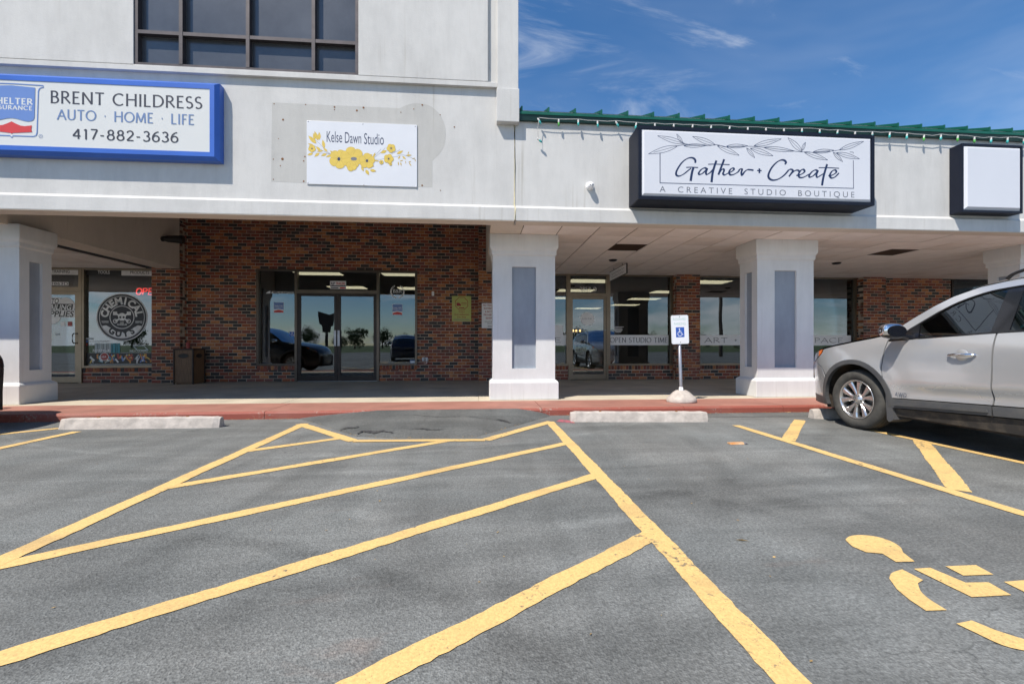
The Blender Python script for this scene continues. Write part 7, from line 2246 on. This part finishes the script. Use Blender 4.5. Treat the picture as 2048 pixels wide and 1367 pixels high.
# ================================================================== WHAT STANDS ACROSS THE LOT (mirrored in the glass)
LEAFG = [mat('foliage_a', (0.045, 0.085, 0.022), 0.8, var=0.4, scale=3), mat('foliage_b', (0.065, 0.10, 0.028), 0.8, var=0.4, scale=3)]
BARK = mat('bark', (0.09, 0.065, 0.045), 0.95, var=0.3, scale=12)
def tree_mesh(seed, H, Rx):
    r2 = random.Random(seed)
    c = MB()
    cl = [(Vector((r2.gauss(0, Rx * 0.42), r2.gauss(0, Rx * 0.42), H * r2.uniform(0.16, 0.86))), r2.uniform(0.5, 1.0) * Rx * 0.55) for _ in range(20)]
    for p, rr2 in cl:
        for _ in range(85):
            d = Vector((r2.gauss(0, 1), r2.gauss(0, 1), r2.gauss(0, 0.8))).normalized() * rr2 * r2.uniform(0.55, 1.05)
            q_ = p + d; s = r2.uniform(0.14, 0.34)
            a = Vector((r2.gauss(0, 1), r2.gauss(0, 1), r2.gauss(0, 1))).normalized(); b_ = a.cross(Vector((r2.gauss(0, 1), r2.gauss(0, 1), r2.gauss(0, 1)))).normalized()
            c.add([q_ - a * s, q_ + b_ * s * 0.6, q_ + a * s, q_ - b_ * s * 0.6], [(0, 1, 2, 3)])
    t = MB(); t.tube([(0, 0, 0), (0.1, 0, H * 0.25), (0, 0.1, H * 0.55), (0.1, 0, H * 0.8)], [H * 0.035, H * 0.028, H * 0.018, 0.03], 8)
    for p, rr2 in cl[:7]: t.tube([(0.05, 0.03, H * 0.35), tuple(p * 0.7 + Vector((0, 0, H * 0.12))), tuple(p)], [H * 0.014, H * 0.009, 0.02], 6)
    return c, t
protos = []
for sd_, H, Rx in ((1, 6.5, 3.4), (2, 8.0, 3.8), (3, 5.2, 3.2)):
    c, t = tree_mesh(sd_, H, Rx); protos.append((c.mesh('crown', LEAFG[sd_ % 2]), t.mesh('trunk', BARK)))
spots = [(-96, -104), (-84, -112), (-70, -106), (-58, -110), (-49, -104), (-42, -112), (-36, -105), (-29, -110), (-21, -104), (-12, -112), (-3, -106), (8, -110), (20, -104), (31, -112), (42, -105), (54, -110), (68, -104), (84, -110)]
for i, (x, y) in enumerate(spots):
    e = empty('tree', (x, y, 0), 'leafy green tree in the row across the lot seen in the glass', 'tree', 'trees across the lot', rotz=rnd.uniform(0, 6))
    k = rnd.uniform(0.5, 0.95); e.scale = (k, k, k)
    cm_, tm_ = protos[i % 3]
    put('crown', cm_, e); put('trunk', tm_, e)
POLE = mat('pole_wood', (0.10, 0.08, 0.065), 0.9)
def utility_pole(x, y, label):
    e = empty('utility_pole', (x, y, 0), label, 'utility pole')
    q = MB(); q.lathe([(0.16, 0), (0.12, 9.5), (0, 9.5)], (0, 0, 0), 'Z', 12); q.build('post', POLE, e)
    q = MB(); q.box(-1.2, 1.2, -0.06, 0.06, 8.7, 8.85); q.box(-0.9, 0.9, -0.05, 0.05, 7.9, 8.02); q.build('crossarm', POLE, e)
    q = MB()
    for u in (-1.05, -0.45, 0.45, 1.05): q.lathe([(0.05, 8.85), (0.06, 8.95), (0.03, 9.03)], (u, 0, 0), 'Z', 8)
    q.build('insulators', GALV, e)
    return e
up1 = utility_pole(21.5, -14.0, 'wooden utility pole with crossarms mirrored in the right studio window')
up2 = utility_pole(-24.0, -14.0, 'wooden utility pole mirrored at the left of the double doors')
q = MB()
for u, zz in ((-1.05, 9.0), (-0.45, 9.0), (0.45, 9.0), (1.05, 9.0), (0.0, 7.4), (0.1, 6.6)):
    q.tube([(-21.5 - 24 + 70 * i / 24 - 21.5 + 21.5 - 0, u * 0.3, zz - 0.9 * (1 - (2 * ((i / 24 * 70) % 45.5) / 45.5 - 1) ** 2)) for i in range(25)], 0.012, 4, cap=False)
q.build('wires', BLACK, up1)
py = empty('pylon_sign', (-23.3, -45.0, 0), 'tall dark roadside sign on a pole mirrored in the left door leaf', 'pylon sign')
q = MB(); q.lathe([(0.25, 0), (0.22, 3.2)], (0, 0, 0), 'Z', 14); q.build('post', BRONZE_DK, py)
q = MB(); q.prism([(-0.55, 3.0), (0.55, 3.0), (0.62, 3.9), (1.0, 4.0), (1.1, 5.9), (0.4, 5.7), (-1.1, 6.2), (-0.95, 4.3), (-0.62, 4.0)], -0.22, 0.22, 'Y'); q.build('board', BRONZE_DK, py)

bpy.data.objects.remove(_tmpo)
bpy.data.curves.remove(_tmp)
